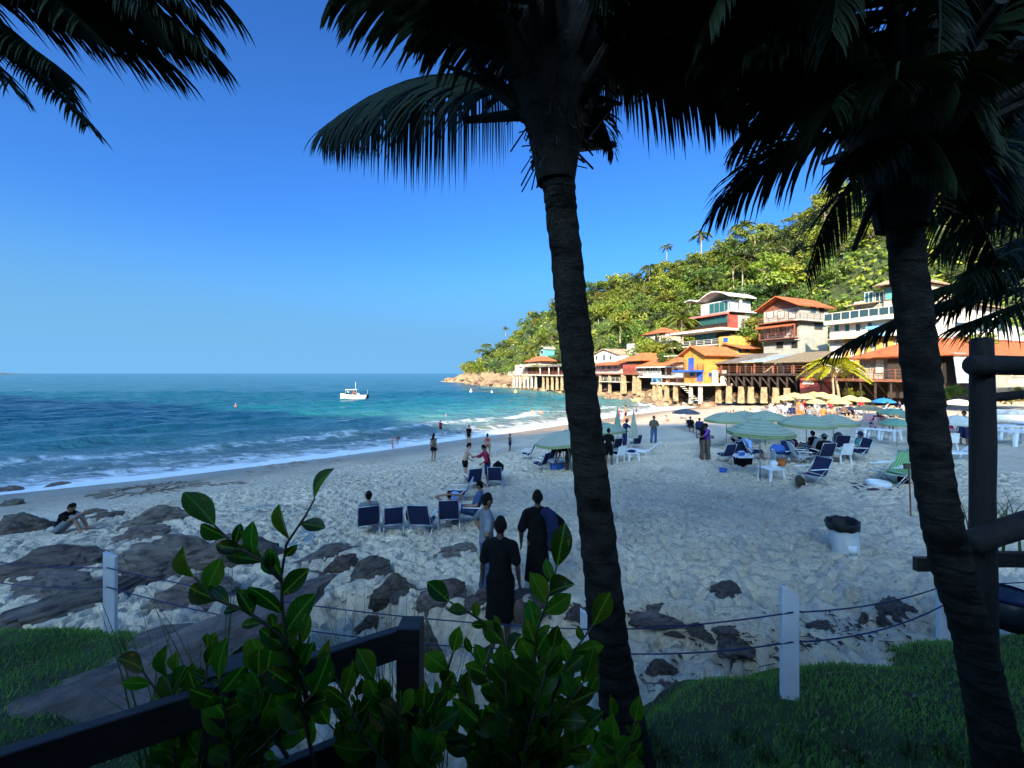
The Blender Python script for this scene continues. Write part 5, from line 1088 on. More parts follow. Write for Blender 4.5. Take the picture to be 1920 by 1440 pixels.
h.win('sea', 1455, 1470, 640, 654, m_gwall, m_void); h.win('sea', 1483, 1497, 640, 654, m_gwall, m_void); h.box('hood', -1.0, -.01, 0, D, h.z(636) - .15, h.z(636), m_gwall)
for q in (1434, 1500): h.box('timber_post', -1.55, -1.35, h.ly(q) - .1, h.ly(q) + .1, z3 - .2, z2 - .7, m_brown)
# ---- white villa with teal windows
h = House('white_villa', 'white villa with teal glass, glass balustrade and pale tiled roof', 'house', 1715, 665, 52); D = h.ly(1552); W = 10; zr = h.z(548); zb = h.z(572)
h.box('lower_wall', .5, W, 0, D, -2, zb - 1.6, m_wwall); h.box('terrace', -1.0, W, 0, D, zb - 1.55, zb - 1.0, m_wwall); h.box('upper_wall', 1.2, W, 0, D * .72, zb - .98, zr, m_cream)
h.roof('hip', -.6, W + .6, -.6, D * .42, h.z(525), h.z(505), m_tan); h.roof('sx', .0, W, D * .40, D * .78, zr - .5, zr + 1.2, m_tan, name='lower_roof'); h.box('tower_wall', .9, W, 0, D * .36, zb - .97, h.z(527), m_cream)
for q in (1612, 1632): h.win('sea', q, q + 17, 546, 570, m_wwall, m_glass_t if q == 1612 else m_glass, mull=2, off=1.2)
h.win('sea', 1652, 1668, 537, 562, m_brown, m_teal, off=.9); h.win('sea', 1680, 1700, 532, 562, m_brown, m_teal, off=.9)
# glass balustrade
mb = MB(); m3 = MB(); n = 9
for k in range(n + 1): mb.box(-.95, -.87, D * k / n - .04, D * k / n + .04, zb - 1.0, zb + .1, )
mb.box(-.96, -.86, 0, D, zb + .1, zb + .18); mb.build('balustrade', m_wwall, h.root)
for k in range(n): MB().box(-.92, -.90, D * k / n + .06, D * (k + 1) / n - .06, zb - .9, zb + .05).build('glass_panel', m_glass, h.root)
for q in (1560, 1580, 1600, 1622): h.win('sea', q, q + 11, 603, 622, m_wwall, m_glass_t if q < 1600 else m_glass, 'window', off=.5)
for q in (1585, 1606, 1626, 1646, 1668): h.box('pilaster', .2, .49, h.ly(q) - .3, h.ly(q) + .3, -1.5, h.z(622), m_yellow)
h.box('yellow_band', .3, .48, D * .25, D * .8, h.z(596), h.z(590), m_yellow); h.box('lower_terrace', -.8, .48, 0, D, h.z(625) - .15, h.z(625), m_cream)
h.box('blue_awning', -1.8, .45, h.ly(1672), h.ly(1632), h.z(627), h.z(622), m_sky); h.box('blue_fascia', -1.2, -.9, h.ly(1672), h.ly(1632), h.z(612), h.z(606), m_sky)
for q in (1592, 1612, 1632, 1655): h.win('sea', q, q + 12, 632, 652, m_wwall, m_void, 'door', off=.5)
# ---- timber restaurant on piers
h = House('beach_restaurant', 'dark timber restaurant terrace on braced stilts and stone piers', 'restaurant', 1520, 700, 54); D = h.ly(1334); W = 8; zr = h.z(676)
h.box('deck', -.8, W, 0, D, -.35, 0, m_darkt); h.rail([(-.7, .1, 0), (-.7, D, 0)], 1.05, m_brown, 1.9); h.box('wall', 3.2, W, .3, D - .4, .01, zr, m_cream)
h.roof('sx', -1.3, W, -.6, D * .36, zr - .1, zr + 1.6, m_thatch); h.roof('sx', -1.1, W, D * .38, D * .62, zr + .1, zr + 1.3, m_tarp, name='canvas_roof'); h.roof('sx', -1.2, W, D * .60, D + .5, zr, zr + 1.7, m_grey_roof, name='sheet_roof')
for k in range(11):
    y = D * (k + .25) / 11; h.box('post', -.75, -.55, y - .1, y + .1, .01, zr - .1, m_brown if k % 2 else m_darkt)
for q in (1384, 1400, 1424, 1446, 1468, 1490): h.win('sea', q, q + 9, 683, 699, m_brown, m_void if q % 3 else m_wwall, 'door' if q % 2 == 0 else 'window', off=3.2)
h.piers([1350, 1370, 1393, 1411, 1436, 1458, 1479], -.4, -2.1, 756, .6)
mb = MB()
for k in range(12):
    y = D * (k + .1) / 12; mb.box(-.5, -.3, y, y + .2, -2.1, -.36); mb.bar((-.4, y, -2.0), (-.4, y + D / 12, -.4), .14); mb.box(1.8, 2.0, y, y + .2, -3.6, -.36)
mb.build('bracing', m_darkt, h.root); h.box('painted_shade_wall', 4.5, W, 0, D, -3.8, -.37, m_void)
# ---- red hut under the palm
h = House('red_hut', 'small red kiosk with white canvas below the timber restaurant', 'kiosk', 1560, 741, 50); D = h.ly(1500); W = 3.5
h.box('wall', 0, W, 0, D, -.5, 2.3, m_redp); h.box('roof', -.5, W, -.3, D + .2, 2.31, 2.5, m_darkt); h.box('canvas', -.08, -.02, D * .55, D * .9, 1.3, 2.2, m_wwall); h.win('sea', 1532, 1545, 708, 722, m_redp, m_void); h.box('stone_base', -.6, W, -.6, D + .4, -1.2, -.3, m_stone)
mb = MB(); mb.slab([(-.6, D * .9, 1.9), (-.6, D * .1, 1.9), (-.05, D * .1, 2.3), (-.05, D * .9, 2.3)], .05); mb.build('awning', m_redp, h.root)
# ---- plank shed and walkway
h = House('plank_shed', 'grey plank shed with red tiled roof above the wooden walkway', 'shed', 1722, 711, 42); D = h.ly(1612); W = 6; ze = h.z(669)
h.box('deck', -2.2, W, -1, D + 3.5, -.3, 0, m_brown); h.rail([(-2.1, -.9, 0), (-2.1, D + 3.4, 0)], 1.0, m_brown, 2.0)
n = 26
for k in range(n): h.box('plank', -.05 - .02 * (k % 3), .05, D * k / n + .01, D * (k + 1) / n - .01, .01, ze, m_plank)
h.box('wall', .06, W, 0, D, .01, ze - .05, m_cream); h.roof('hip', -1.3, W + .8, -.9, D + .9, ze, h.z(644, 3, D / 3), m_tile); h.win('sea', 1642, 1660, 674, 700, m_plank, m_wwall, 'door', off=-.08)
mb = MB()
for k in range(7): y = (D + 3) * k / 6; mb.bar((-1.9, y, -.3), (1.5, y, -2.6), .14); mb.box(-2.0, -1.85, y, y + .15, -2.2, -.3)
mb.build('bracing', m_darkt, h.root); h.box('painted_shade_wall', 1.2, W, -.8, D + 3, -3.2, -.32, m_void)
# ---- large red roof at the right
h = House('tiled_house', 'house with a large red tiled roof between the right trunk and the log post', 'house', 1762, 722, 40); W = h.lx(1990); D = 4.2; ze = h.z(664)
h.box('wall', 0, W, 0, D, -1.5, ze, m_darkt); h.roof('hip', -1.0, W + 1, -1.2, D + 1, ze - .1, h.z(632, 4, 2), m_tile)
h.box('painted_dark_gap', .6, W * .4, -.12, -.01, .2, ze - .3, m_void); h.win('cam', 1898, 1918, 690, 700, m_wwall, m_glass)  # near-black panel paints the shaded gap below the roof
h.win('cam', 1812, 1822, 698, 722, m_blue, m_glass, 'door'); h.win('cam', 1868, 1890, 692, 705, m_wwall, m_glass)
for (q0, q1, a_, b_, n_) in ((1764, 1786, 662, 718, 'tarp'), (1789, 1812, 668, 724, 'tarp'), (1866, 1930, 678, 722, 'tarp')):
    mb = MB(); x0, x1 = h.lx(q0), h.lx(q1); K = 8
    for k in range(K):
        xa, xb = x0 + (x1 - x0) * k / K, x0 + (x1 - x0) * (k + 1) / K; ya_ = -1.2 - .12 * (k % 2); yb_ = -1.2 - .12 * ((k + 1) % 2)
        mb.hexa([(xa, ya_, h.z(b_)), (xb, yb_, h.z(b_)), (xb, yb_ + .04, h.z(b_)), (xa, ya_ + .04, h.z(b_))], [(xa, ya_ + .3, h.z(a_)), (xb, yb_ + .3, h.z(a_)), (xb, yb_ + .34, h.z(a_)), (xa, ya_ + .34, h.z(a_))])
    mb.build(n_, m_tarp, h.root)
# ---- pale building and the white block behind
h = House('pale_building', 'low pale building with a flat white roof at the right edge', 'building', 1870, 738, 33); W = 9; D = 1.6
h.box('wall', 0, W, 0, D, -.5, h.z(690), m_gwall); h.box('roof', -.6, W, -.9, D, h.z(690), h.z(684), m_wwall); h.win('cam', 1896, 1925, 686 + 8, 706, m_wwall, m_void); h.box('lean_roof', -1.5, W, -2.5, -1.0, h.z(716), h.z(712), m_wwall); h.box('counter', -1.2, W, -2.3, -2.0, -.5, .5, m_redp)
h = House('white_block', 'white apartment block behind the hanging fronds at the right', 'building', 1742, 665, 56); W = h.lx(1960); D = 8
h.box('wall', 0, W, 0, D, -4, h.z(596), m_wwall); h.box('band', -.3, W, -.4, -.01, h.z(632), h.z(628), m_redp); h.box('upper_wall', 2, W, 2, D, h.z(596), h.z(552), m_wwall); h.roof('hip', 1, W + 1, 1, D + 1, h.z(552), h.z(530), m_tan)
for q in (1790, 1830, 1870): h.win('cam', q, q + 18, 604, 622, m_gwall, m_glass)
# ---- far little houses
h = House('headland_house', 'tiny white terraced house on top of the far headland', 'house', 926, 681, 224); D = h.ly(900); W = 8
h.box('terrace', -2, W, -2, D, -3, 0, m_wwall); h.box('wall', 1, W, 0, D * .55, .01, 3.0, m_wwall); h.roof('hip', 0, W + 1, -1, D * .6, 3.0, 5.2, m_tile); h.rail([(-1.9, -1.9, 0), (-1.9, D - .1, 0)], 1.2, m_wwall, 3, 2, th=.15); h.win('sea', 916, 922, 671, 677, m_wwall, m_void, off=1)
h.box('retaining_wall', -2.5, -2.02, -4, D * .7, -7, -.5, m_conc)
h = House('teal_tower_house', 'narrow teal painted house among the trees left of the front trunk', 'house', 1022, 682, 146); D = h.ly(1012); W = 4
h.box('wall', 0, W, 0, D, -2, 5.4, m_teal); h.roof('gx', -.5, W + .5, -.5, D + .5, 5.4, 6.8, m_cream); h.win('sea', 1014, 1019, 657, 664, m_wwall, m_glass); h.win('sea', 1014, 1019, 670, 677, m_wwall, m_glass); h.box('balcony', -1, -.01, 0, D, 2.0, 2.2, m_cream)
h = House('hill_cottage', 'small cream cottage with clay roof up on the slope left of the glass house', 'house', 1243, 645, 102); D = h.ly(1210); W = 7; ze = h.z(624)
h.box('wall', 0, W, 0, D, -2, ze, m_cream); h.roof('hip', -.8, W + .8, -.8, D + .8, ze, ze + 1.9, m_tile); h.win('sea', 1214, 1219, 630, 637, m_wwall, m_glass); h.win('sea', 1228, 1233, 628, 640, m_wwall, m_void, 'door'); h.box('terrace', -1.6, -.01, -.2, D * .6, -.8, -.6, m_conc); h.rail([(-1.5, -.1, -.6), (-1.5, D * .6, -.6)], 1, m_cream, 1.6)

# ================================================================== people
dg_scene = bpy.context.view_layer
def etube(mb, pts, rads, lat=(1, 0, 0), n=12):
    pts = [Vector(p) for p in pts]; lat = Vector(lat); m = len(pts); vs = []
    def ring(c, d, ra, rb):
        s = (lat - d * lat.dot(d)).normalized(); f = d.cross(s)
        return [c + s * (ra * math.cos(2 * math.pi * k / n)) + f * (rb * math.sin(2 * math.pi * k / n)) for k in range(n)]
    rows = []
    for i, p in enumerate(pts):
        d = (pts[min(i + 1, m - 1)] - pts[max(i - 1, 0)]).normalized(); ra, rb = rads[i] if hasattr(rads[i], '__len__') else (rads[i], rads[i])
        if i == 0: rows += [ring(p - d * min(ra, rb) * .9, d, ra * .25, rb * .25), ring(p - d * min(ra, rb) * .6, d, ra * .75, rb * .75)]
        rows.append(ring(p, d, ra, rb))
        if i == m - 1: rows += [ring(p + d * min(ra, rb) * .6, d, ra * .75, rb * .75), ring(p + d * min(ra, rb) * .9, d, ra * .25, rb * .25)]
    for r_ in rows: vs += r_
    M = len(rows); fs = [(i * n + k, i * n + (k + 1) % n, (i + 1) * n + (k + 1) % n, (i + 1) * n + k) for i in range(M - 1) for k in range(n)]
    fs += [tuple(range(n - 1, -1, -1)), tuple((M - 1) * n + k for k in range(n))]
    return mb.add(vs, fs)
def J(**kw):
    j = dict(pelvis=(0, 0, .95), waist=(0, 0, 1.10), chest=(0, -.01, 1.30), neckb=(0, .01, 1.45), neck=(0, 0, 1.52), head=(0, -.02, 1.635),
             shL=(-.172, 0, 1.385), elL=(-.235, .03, 1.12), wrL=(-.25, -.05, .89), shR=(.172, 0, 1.385), elR=(.235, .03, 1.13), wrR=(.25, -.05, .89),
             hiL=(-.09, 0, .93), knL=(-.10, -.02, .50), anL=(-.10, .03, .09), hiR=(.09, 0, .93), knR=(.10, -.02, .50), anR=(.10, .03, .09), toeL=(-.12, -.14, .035), toeR=(.12, -.14, .035))
    j.update(kw); return {k: Vector(v) for k, v in j.items()}
SIT = dict(pelvis=(0, 0, .42), waist=(0, .07, .57), chest=(0, .14, .76), neckb=(0, .19, .92), neck=(0, .19, .99), head=(0, .16, 1.10), shL=(-.175, .17, .88), shR=(.175, .17, .88), elL=(-.27, .14, .64), elR=(.27, .14, .64), wrL=(-.26, -.10, .62), wrR=(.26, -.10, .62),
           hiL=(-.09, 0, .42), hiR=(.09, 0, .42), knL=(-.13, -.42, .46), knR=(.13, -.42, .46), anL=(-.13, -.50, .09), anR=(.13, -.50, .09), toeL=(-.14, -.66, .035), toeR=(.14, -.66, .035))
POSES = {
    'stand': J(), 'easy': J(knL=(-.12, -.05, .50), anL=(-.15, .02, .09), toeL=(-.2, -.14, .035), elR=(.25, .05, 1.14), wrR=(.2, -.12, 1.0)),
    'crossed': J(elL=(-.24, -.06, 1.14), elR=(.24, -.06, 1.14), wrL=(.10, -.20, 1.20), wrR=(-.10, -.19, 1.16), anL=(-.16, .03, .09), toeL=(-.22, -.13, .035), knL=(-.13, -.02, .5)),
    'hips': J(elL=(-.40, .10, 1.20), elR=(.40, .10, 1.20), wrL=(-.17, .04, 1.04), wrR=(.17, .04, 1.04), anL=(-.15, .03, .09), anR=(.15, .03, .09), toeL=(-.2, -.13, .035), toeR=(.2, -.13, .035)),
    'robe': J(elL=(-.40, -.02, 1.20), wrL=(-.20, -.20, 1.12), elR=(.27, .02, 1.14), wrR=(.27, -.06, .88), anL=(-.13, .03, .09), toeL=(-.17, -.13, .035)),
    'walk': J(knL=(-.10, -.22, .53), anL=(-.10, -.20, .10), toeL=(-.11, -.37, .06), knR=(.10, .06, .50), anR=(.10, .36, .16), toeR=(.11, .22, .06), elL=(-.25, .14, 1.15), wrL=(-.25, .14, .9), elR=(.25, -.10, 1.16), wrR=(.22, -.34, 1.02)),
    'reach': J(chest=(0, -.06, 1.28), neckb=(0, -.09, 1.43), neck=(0, -.11, 1.50), head=(0, -.16, 1.61), shL=(-.17, -.08, 1.40), shR=(.17, -.08, 1.40), elL=(-.26, -.28, 1.22), wrL=(-.20, -.52, 1.20), elR=(.25, -.06, 1.12), wrR=(.2, -.25, 1.0)),
    'bend': J(pelvis=(0, .12, .92), waist=(0, .02, 1.02), chest=(0, -.22, 1.06), neckb=(0, -.38, 1.03), neck=(0, -.45, 1.0), head=(0, -.56, .96), shL=(-.17, -.34, 1.02), shR=(.17, -.34, 1.02), elL=(-.2, -.40, .76), elR=(.2, -.40, .76), wrL=(-.12, -.48, .53), wrR=(.12, -.48, .53), hiL=(-.09, .1, .9), hiR=(.09, .1, .9), knL=(-.12, .06, .5), knR=(.12, .06, .5)),
    'sit': J(**SIT), 'sit_up': J(**{**SIT, 'elL': (-.42, .22, 1.10), 'elR': (.42, .22, 1.10), 'wrL': (-.12, .30, 1.16), 'wrR': (.12, .30, 1.16)}),
    'ground': J(pelvis=(0, 0, .12), waist=(0, -.04, .27), chest=(0, -.12, .46), neckb=(0, -.20, .60), neck=(0, -.23, .65), head=(0, -.29, .745), shL=(-.17, -.16, .57), shR=(.17, -.16, .57), elL=(-.22, -.36, .42), elR=(.22, -.36, .42), wrL=(-.06, -.56, .56), wrR=(.06, -.56, .56), hiL=(-.09, 0, .12), hiR=(.09, 0, .12), knL=(-.13, -.40, .50), knR=(.13, -.40, .50), anL=(-.12, -.58, .09), anR=(.12, -.58, .09), toeL=(-.13, -.76, .035), toeR=(.13, -.76, .035)),
    'recline': J(pelvis=(0, 0, .40), waist=(0, .17, .47), chest=(0, .35, .58), neckb=(0, .49, .69), neck=(0, .53, .74), head=(0, .58, .84), shL=(-.17, .45, .66), shR=(.17, .45, .66), elL=(-.25, .22, .52), elR=(.25, .22, .52), wrL=(-.16, .02, .52), wrR=(.16, .02, .52), hiL=(-.09, 0, .40), hiR=(.09, 0, .40), knL=(-.10, -.42, .46), knR=(.10, -.42, .46), anL=(-.10, -.84, .38), anR=(.10, -.84, .38), toeL=(-.12, -.93, .5), toeR=(.12, -.93, .5)),
    'hug': J(chest=(0, -.05, 1.29), neckb=(0, -.06, 1.44), neck=(0, -.08, 1.51), head=(.05, -.11, 1.62), elL=(-.24, -.22, 1.22), wrL=(-.08, -.42, 1.16), elR=(.24, -.22, 1.16), wrR=(.08, -.42, 1.08)),
    'phone': J(elL=(-.24, -.04, 1.13), wrL=(-.12, -.26, 1.20), elR=(.24, -.04, 1.13), wrR=(.06, -.26, 1.18)),
    'child': J(head=(0, -.02, 1.66), wrL=(-.1, -.16, 1.12), wrR=(.1, -.16, 1.14)),
}
def add_hand(mb, wr, el, lat):
    d = (wr - el).normalized(); lat = Vector(lat); s = d.cross(lat); s = s.normalized() if s.length > .05 else Vector((0, 1, 0)); k = lat
    etube(mb, [wr, wr + d * .045, wr + d * .085], [(.024, .024), (.036, .018), (.036, .016)], s, 8)
    for i, (o, L_) in enumerate(((-.027, .062), (-.009, .075), (.010, .070), (.027, .055))):
        a = wr + d * .085 + s * o; cu = k * (-.012)
        mb.tube([a, a + d * L_ * .5 + cu * .5, a + d * L_ * .85 + cu * 1.6], [.0095, .0085, .006], 5)
    a = wr + d * .03 - s * .032; mb.tube([a, a + d * .03 - s * .02, a + d * .058 - s * .026], [.011, .0095, .007], 5)
BODY_CACHE = {}
def body_mesh(pose, mat, vox, fem):
    key = (pose, mat.name, vox, fem)
    if key in BODY_CACHE: return BODY_CACHE[key]
    j = POSES[pose]; mb = MB(); e = 1.0
    sw = .155 if fem else .17
    etube(mb, [j['pelvis'] + Vector((0, 0, -.02)), j['pelvis'].lerp(j['waist'], .5), j['waist'], j['chest'], j['chest'].lerp(j['neckb'], .7)], [(.155 if fem else .145, .105), (.145 if fem else .135, .10), (.115 if fem else .13, .088), (.145 if fem else .16, .105), (.13 if fem else .15, .08)])
    etube(mb, [j['neckb'], j['neck'], j['head']], [.062, .052, .05]); h = j['head']; up = (h - j['neck']).normalized(); fw = Vector((0, -1, 0))
    if abs(up.y) > .6: fw = Vector((0, -.4, -1)).normalized()
    fw = (fw - up * fw.dot(up)).normalized(); la = up.cross(fw)
    etube(mb, [h - up * .055 + fw * .014, h - up * .015 + fw * .006, h + up * .03, h + up * .062], [(.060, .070), (.077, .090), (.083, .098), (.064, .076)], (1, 0, 0), 14)
    etube(mb, [h - up * .01 + fw * .088, h - up * .035 + fw * .103], [.012, .014], (1, 0, 0), 6); etube(mb, [h - up * .095 + fw * .05, h - up * .098 + fw * .066], [.028, .022], (1, 0, 0), 6)
    for s in (-1, 1): etube(mb, [h + la * s * .080 - up * .035, h + la * s * .088 + up * .012], [(.012, .020), (.014, .022)], (1, 0, 0), 6)
    for S in 'LR':
        sh, el, wr = j['sh' + S], j['el' + S], j['wr' + S]; q = .88 if fem else 1.0
        etube(mb, [j['chest'].lerp(j['neckb'], .55), sh], [.075, .062 * q]); etube(mb, [sh, sh.lerp(el, .5), el, el.lerp(wr, .35), wr], [.058 * q, .049 * q, .041 * q, .042 * q, .027])
        hi, kn, an, to = j['hi' + S], j['kn' + S], j['an' + S], j['toe' + S]
        etube(mb, [hi, hi.lerp(kn, .45), kn, kn.lerp(an, .35), an], [.092, .078, .055, .055, .036]); hl = an + (an - to) * .28; hl.z = min(an.z, to.z + .01)
        etube(mb, [hl, an.lerp(to, .45) - Vector((0, 0, .01)), to], [(.036, .034), (.042, .032), (.040, .022)])
    tmp = mb.build('tmp', None); m = tmp.modifiers.new('r', 'REMESH'); m.mode = 'VOXEL'; m.voxel_size = vox; m.use_smooth_shade = True
    sm_ = tmp.modifiers.new('s', 'SMOOTH'); sm_.factor = .5; sm_.iterations = 3
    bpy.context.view_layer.update(); dg = bpy.context.evaluated_depsgraph_get(); me = bpy.data.meshes.new_from_object(tmp.evaluated_get(dg)); bpy.data.objects.remove(tmp)
    hb = MB()
    for S in 'LR': add_hand(hb, j['wr' + S], j['el' + S], (1 if S == 'L' else -1, 0, 0))
    hm = hb.mesh('h', None, True); bm = bmesh.new(); bm.from_mesh(me); bm.from_mesh(hm); bm.to_mesh(me); bm.free(); bpy.data.meshes.remove(hm)
    me.name = 'body'; me.materials.clear(); me.materials.append(mat); me.polygons.foreach_set('use_smooth', [True] * len(me.polygons))
    BODY_CACHE[key] = me; return me
def cloth_shirt(j, fem, sleeve=.75, loose=.018, long_=0.0):
    mb = MB(); w_ = loose
    bot = j['pelvis'].lerp(j['waist'], .15 - long_)
    etube(mb, [bot, j['pelvis'].lerp(j['waist'], .7), j['waist'], j['chest'], j['chest'].lerp(j['neckb'], .75)], [(.158 + w_, .112 + w_), (.142 + w_, .104 + w_), (.128 + w_, .096 + w_), (.160 + w_, .110 + w_), (.135 + w_, .082 + w_)], n=14)
    for S in 'LR':
        sh, el, wr = j['sh' + S], j['el' + S], j['wr' + S]; etube(mb, [j['chest'].lerp(j['neckb'], .6), j['chest'].lerp(j['neckb'], .6).lerp(sh, .6), sh], [.072 + w_, .068 + w_, .056 + w_])
        if sleeve > 0:
            t_ = min(sleeve, 1); etube(mb, [sh, sh.lerp(el, t_ * .5), sh.lerp(el, t_)], [.056 + w_, .053 + w_, .052 + w_])
            if sleeve > 1: etube(mb, [el, el.lerp(wr, sleeve - 1)], [.05 + w_, .042 + w_])
    return mb
def cloth_legs(j, t_, loose=.016, n=12):
    mb = MB(); w_ = loose; etube(mb, [j['pelvis'] + (j['waist'] - j['pelvis']) * .3, j['pelvis'] - Vector((0, 0, .03))], [(.145 + w_, .108 + w_), (.150 + w_, .108 + w_)], n=14)
    for S in 'LR':
        hi, kn, an = j['hi' + S], j['kn' + S], j['an' + S]
        if t_ <= 1: etube(mb, [hi, hi.lerp(kn, t_ * .5), hi.lerp(kn, t_)], [.096 + w_, .086 + w_, .082 + w_])
        else: etube(mb, [hi, hi.lerp(kn, .5), kn, kn.lerp(an, (t_ - 1) * .5), kn.lerp(an, t_ - 1)], [.096 + w_, .084 + w_, .066 + w_, .062 + w_, .058 + w_])
    return mb
def cloth_skirt(j, zbot, flare=.06, top=None):
    p = j['pelvis']; mb = MB(); tp = top if top is not None else j['waist'].z; n = 20; rows = [(tp, .14, .105), (p.z, .165, .125), ((p.z + zbot) / 2, .18 + flare * .5, .15 + flare * .5), (zbot, .20 + flare, .17 + flare)]; vs = []
    for i, (z, a, b) in enumerate(rows):
        for k in range(n): an = 2 * math.pi * k / n; f = 1 + (.05 * math.sin(an * 6) if i > 1 else 0); vs.append((p.x + a * f * math.cos(an), p.y + b * f * math.sin(an), z))
    fs = [(i * n + k, i * n + (k + 1) % n, (i + 1) * n + (k + 1) % n, (i + 1) * n + k) for i in range(3) for k in range(n)]; return mb.add(vs, fs)
def hair_mesh(j, kind):
    h = j['head']; up = (h - j['neck']).normalized(); fw = Vector((0, -1, 0)); fw = (fw - up * fw.dot(up)).normalized() if abs(up.y) < .8 else Vector((0, 0, -1)); mb = MB()
    etube(mb, [h + up * .012 - fw * .016, h + up * .045 - fw * .012, h + up * .076 - fw * .008], [(.090, .096), (.092, .102), (.070, .080)], n=14); etube(mb, [h - up * .04 - fw * .040, h + up * .02 - fw * .035], [(.070, .058), (.078, .070)])
    if kind == 'long': etube(mb, [h - fw * .06, h - up * .12 - fw * .075, h - up * .27 - fw * .09], [(.07, .05), (.075, .045), (.055, .03)])
    if kind == 'tail': etube(mb, [h + up * .03 - fw * .09, h - up * .06 - fw * .14, h - up * .20 - fw * .13], [.03, .034, .016])
    return mb
SK = {'pale': pm('skin_pale', (0.52, 0.31, 0.21), .55, .1, 6), 'tan': pm('skin_tan', (0.36, 0.19, 0.11), .55, .1, 6), 'brown': pm('skin_brown', (0.19, 0.095, 0.055), .5, .1, 6), 'dark': pm('skin_dark', (0.07, 0.036, 0.024), .5, .1, 6)}
def cl(name, c, **k): return pm(name, c, .95, .16, 7, bump=.35, bs=14, spec=.1, **k)
CLO = {'black': cl('black_cloth', (0.006, 0.006, 0.007)), 'navy': cl('navy_cloth', (0.018, 0.025, 0.075)), 'blue': cl('blue_cloth', (0.05, 0.13, 0.42)), 'light': cl('light_blue_cloth', (0.28, 0.42, 0.70)), 'white': cl('white_cloth', (0.68, 0.68, 0.68)), 'grey': cl('grey_cloth', (0.17, 0.19, 0.21)), 'red': cl('red_cloth', (0.48, 0.03, 0.03)), 'crimson': cl('crimson_cloth', (0.30, 0.02, 0.05)),
       'jeans': cl('denim', (0.06, 0.10, 0.20)), 'orange': cl('orange_cloth', (0.62, 0.16, 0.04)), 'purple': cl('purple_cloth', (0.13, 0.05, 0.26)), 'olive': cl('olive_cloth', (0.10, 0.09, 0.07)), 'yellow': cl('yellow_cloth', (0.70, 0.52, 0.06)), 'brown': cl('brown_cloth', (0.12, 0.085, 0.065)), 'pink': cl('pink_cloth', (0.62, 0.26, 0.34)), 'green': cl('green_cloth', (0.08, 0.25, 0.08)), 'teal': cl('teal_cloth', (0.08, 0.28, 0.30))}
m_hair = pm('dark_hair', (0.006, 0.005, 0.004), .8, .3, 30, bump=.5, bs=50, spec=.15); m_hair2 = pm('brown_hair', (0.06, 0.035, 0.018), .6, .3, 30, bump=.4, bs=60); m_hair3 = pm('fair_hair', (0.30, 0.18, 0.07), .6, .3, 30)
def face(dx, dy): return math.atan2(dy, dx) + math.pi / 2
def person(label, loc, rz, pose='stand', h=1.72, skin='tan', shirt=None, sleeve=.6, legs=None, leg_t=.6, skirt=None, hair='short', hairm=None, fem=False, cat='person', near=False, bikini=None, hat=None, group=None, long_=0.0, loose=.018):
    root = empty('person', loc, rz, label, cat, group); root.scale = (h / 1.75,) * 3; j = POSES[pose]
    bo = link('body', body_mesh(pose, SK[skin], .013 if near else .024, fem), root)
    def part(name, mb, mat):
        me = mb.mesh(name, mat, True); o = link(name, me, root)
        if near:
            r_ = o.modifiers.new('r', 'REMESH'); r_.mode = 'VOXEL'; r_.voxel_size = .014; r_.use_smooth_shade = True; s_ = o.modifiers.new('s', 'SMOOTH'); s_.iterations = 4; s_.factor = .6
        return o
    if shirt: part('shirt', cloth_shirt(j, fem, sleeve, loose, long_), CLO[shirt])
    if legs: part('trousers' if leg_t > 1 else 'shorts', cloth_legs(j, leg_t), CLO[legs])
    if skirt: MBs = cloth_skirt(j, skirt[1], skirt[2] if len(skirt) > 2 else .06, skirt[3] if len(skirt) > 3 else None); MBs.build('skirt', CLO[skirt[0]], root, True)
    if bikini:
        mb = MB(); etube(mb, [j['pelvis'] + (j['waist'] - j['pelvis']) * .1, j['pelvis'] - Vector((0, 0, .05))], [(.160, .112), (.150, .112)]); part('swim_bottom', mb, CLO[bikini])
        if fem: mb = MB(); d = (j['neckb'] - j['chest']); etube(mb, [j['chest'] - d * .25, j['chest'] + d * .25], [(.155, .115), (.155, .112)]); part('swim_top', mb, CLO[bikini])
    if hair: part('hair', hair_mesh(j, hair), hairm or m_hair)
    if hat:
        hc = j['head'] + Vector((0, 0, .05)); mb = MB(); mb.lathe([(.17, 0), (.165, .012), (.095, .02), (.088, .085), (.05, .11), (.002, .115)], 14, hc); mb.build('hat', CLO[hat], root, True)
    return root

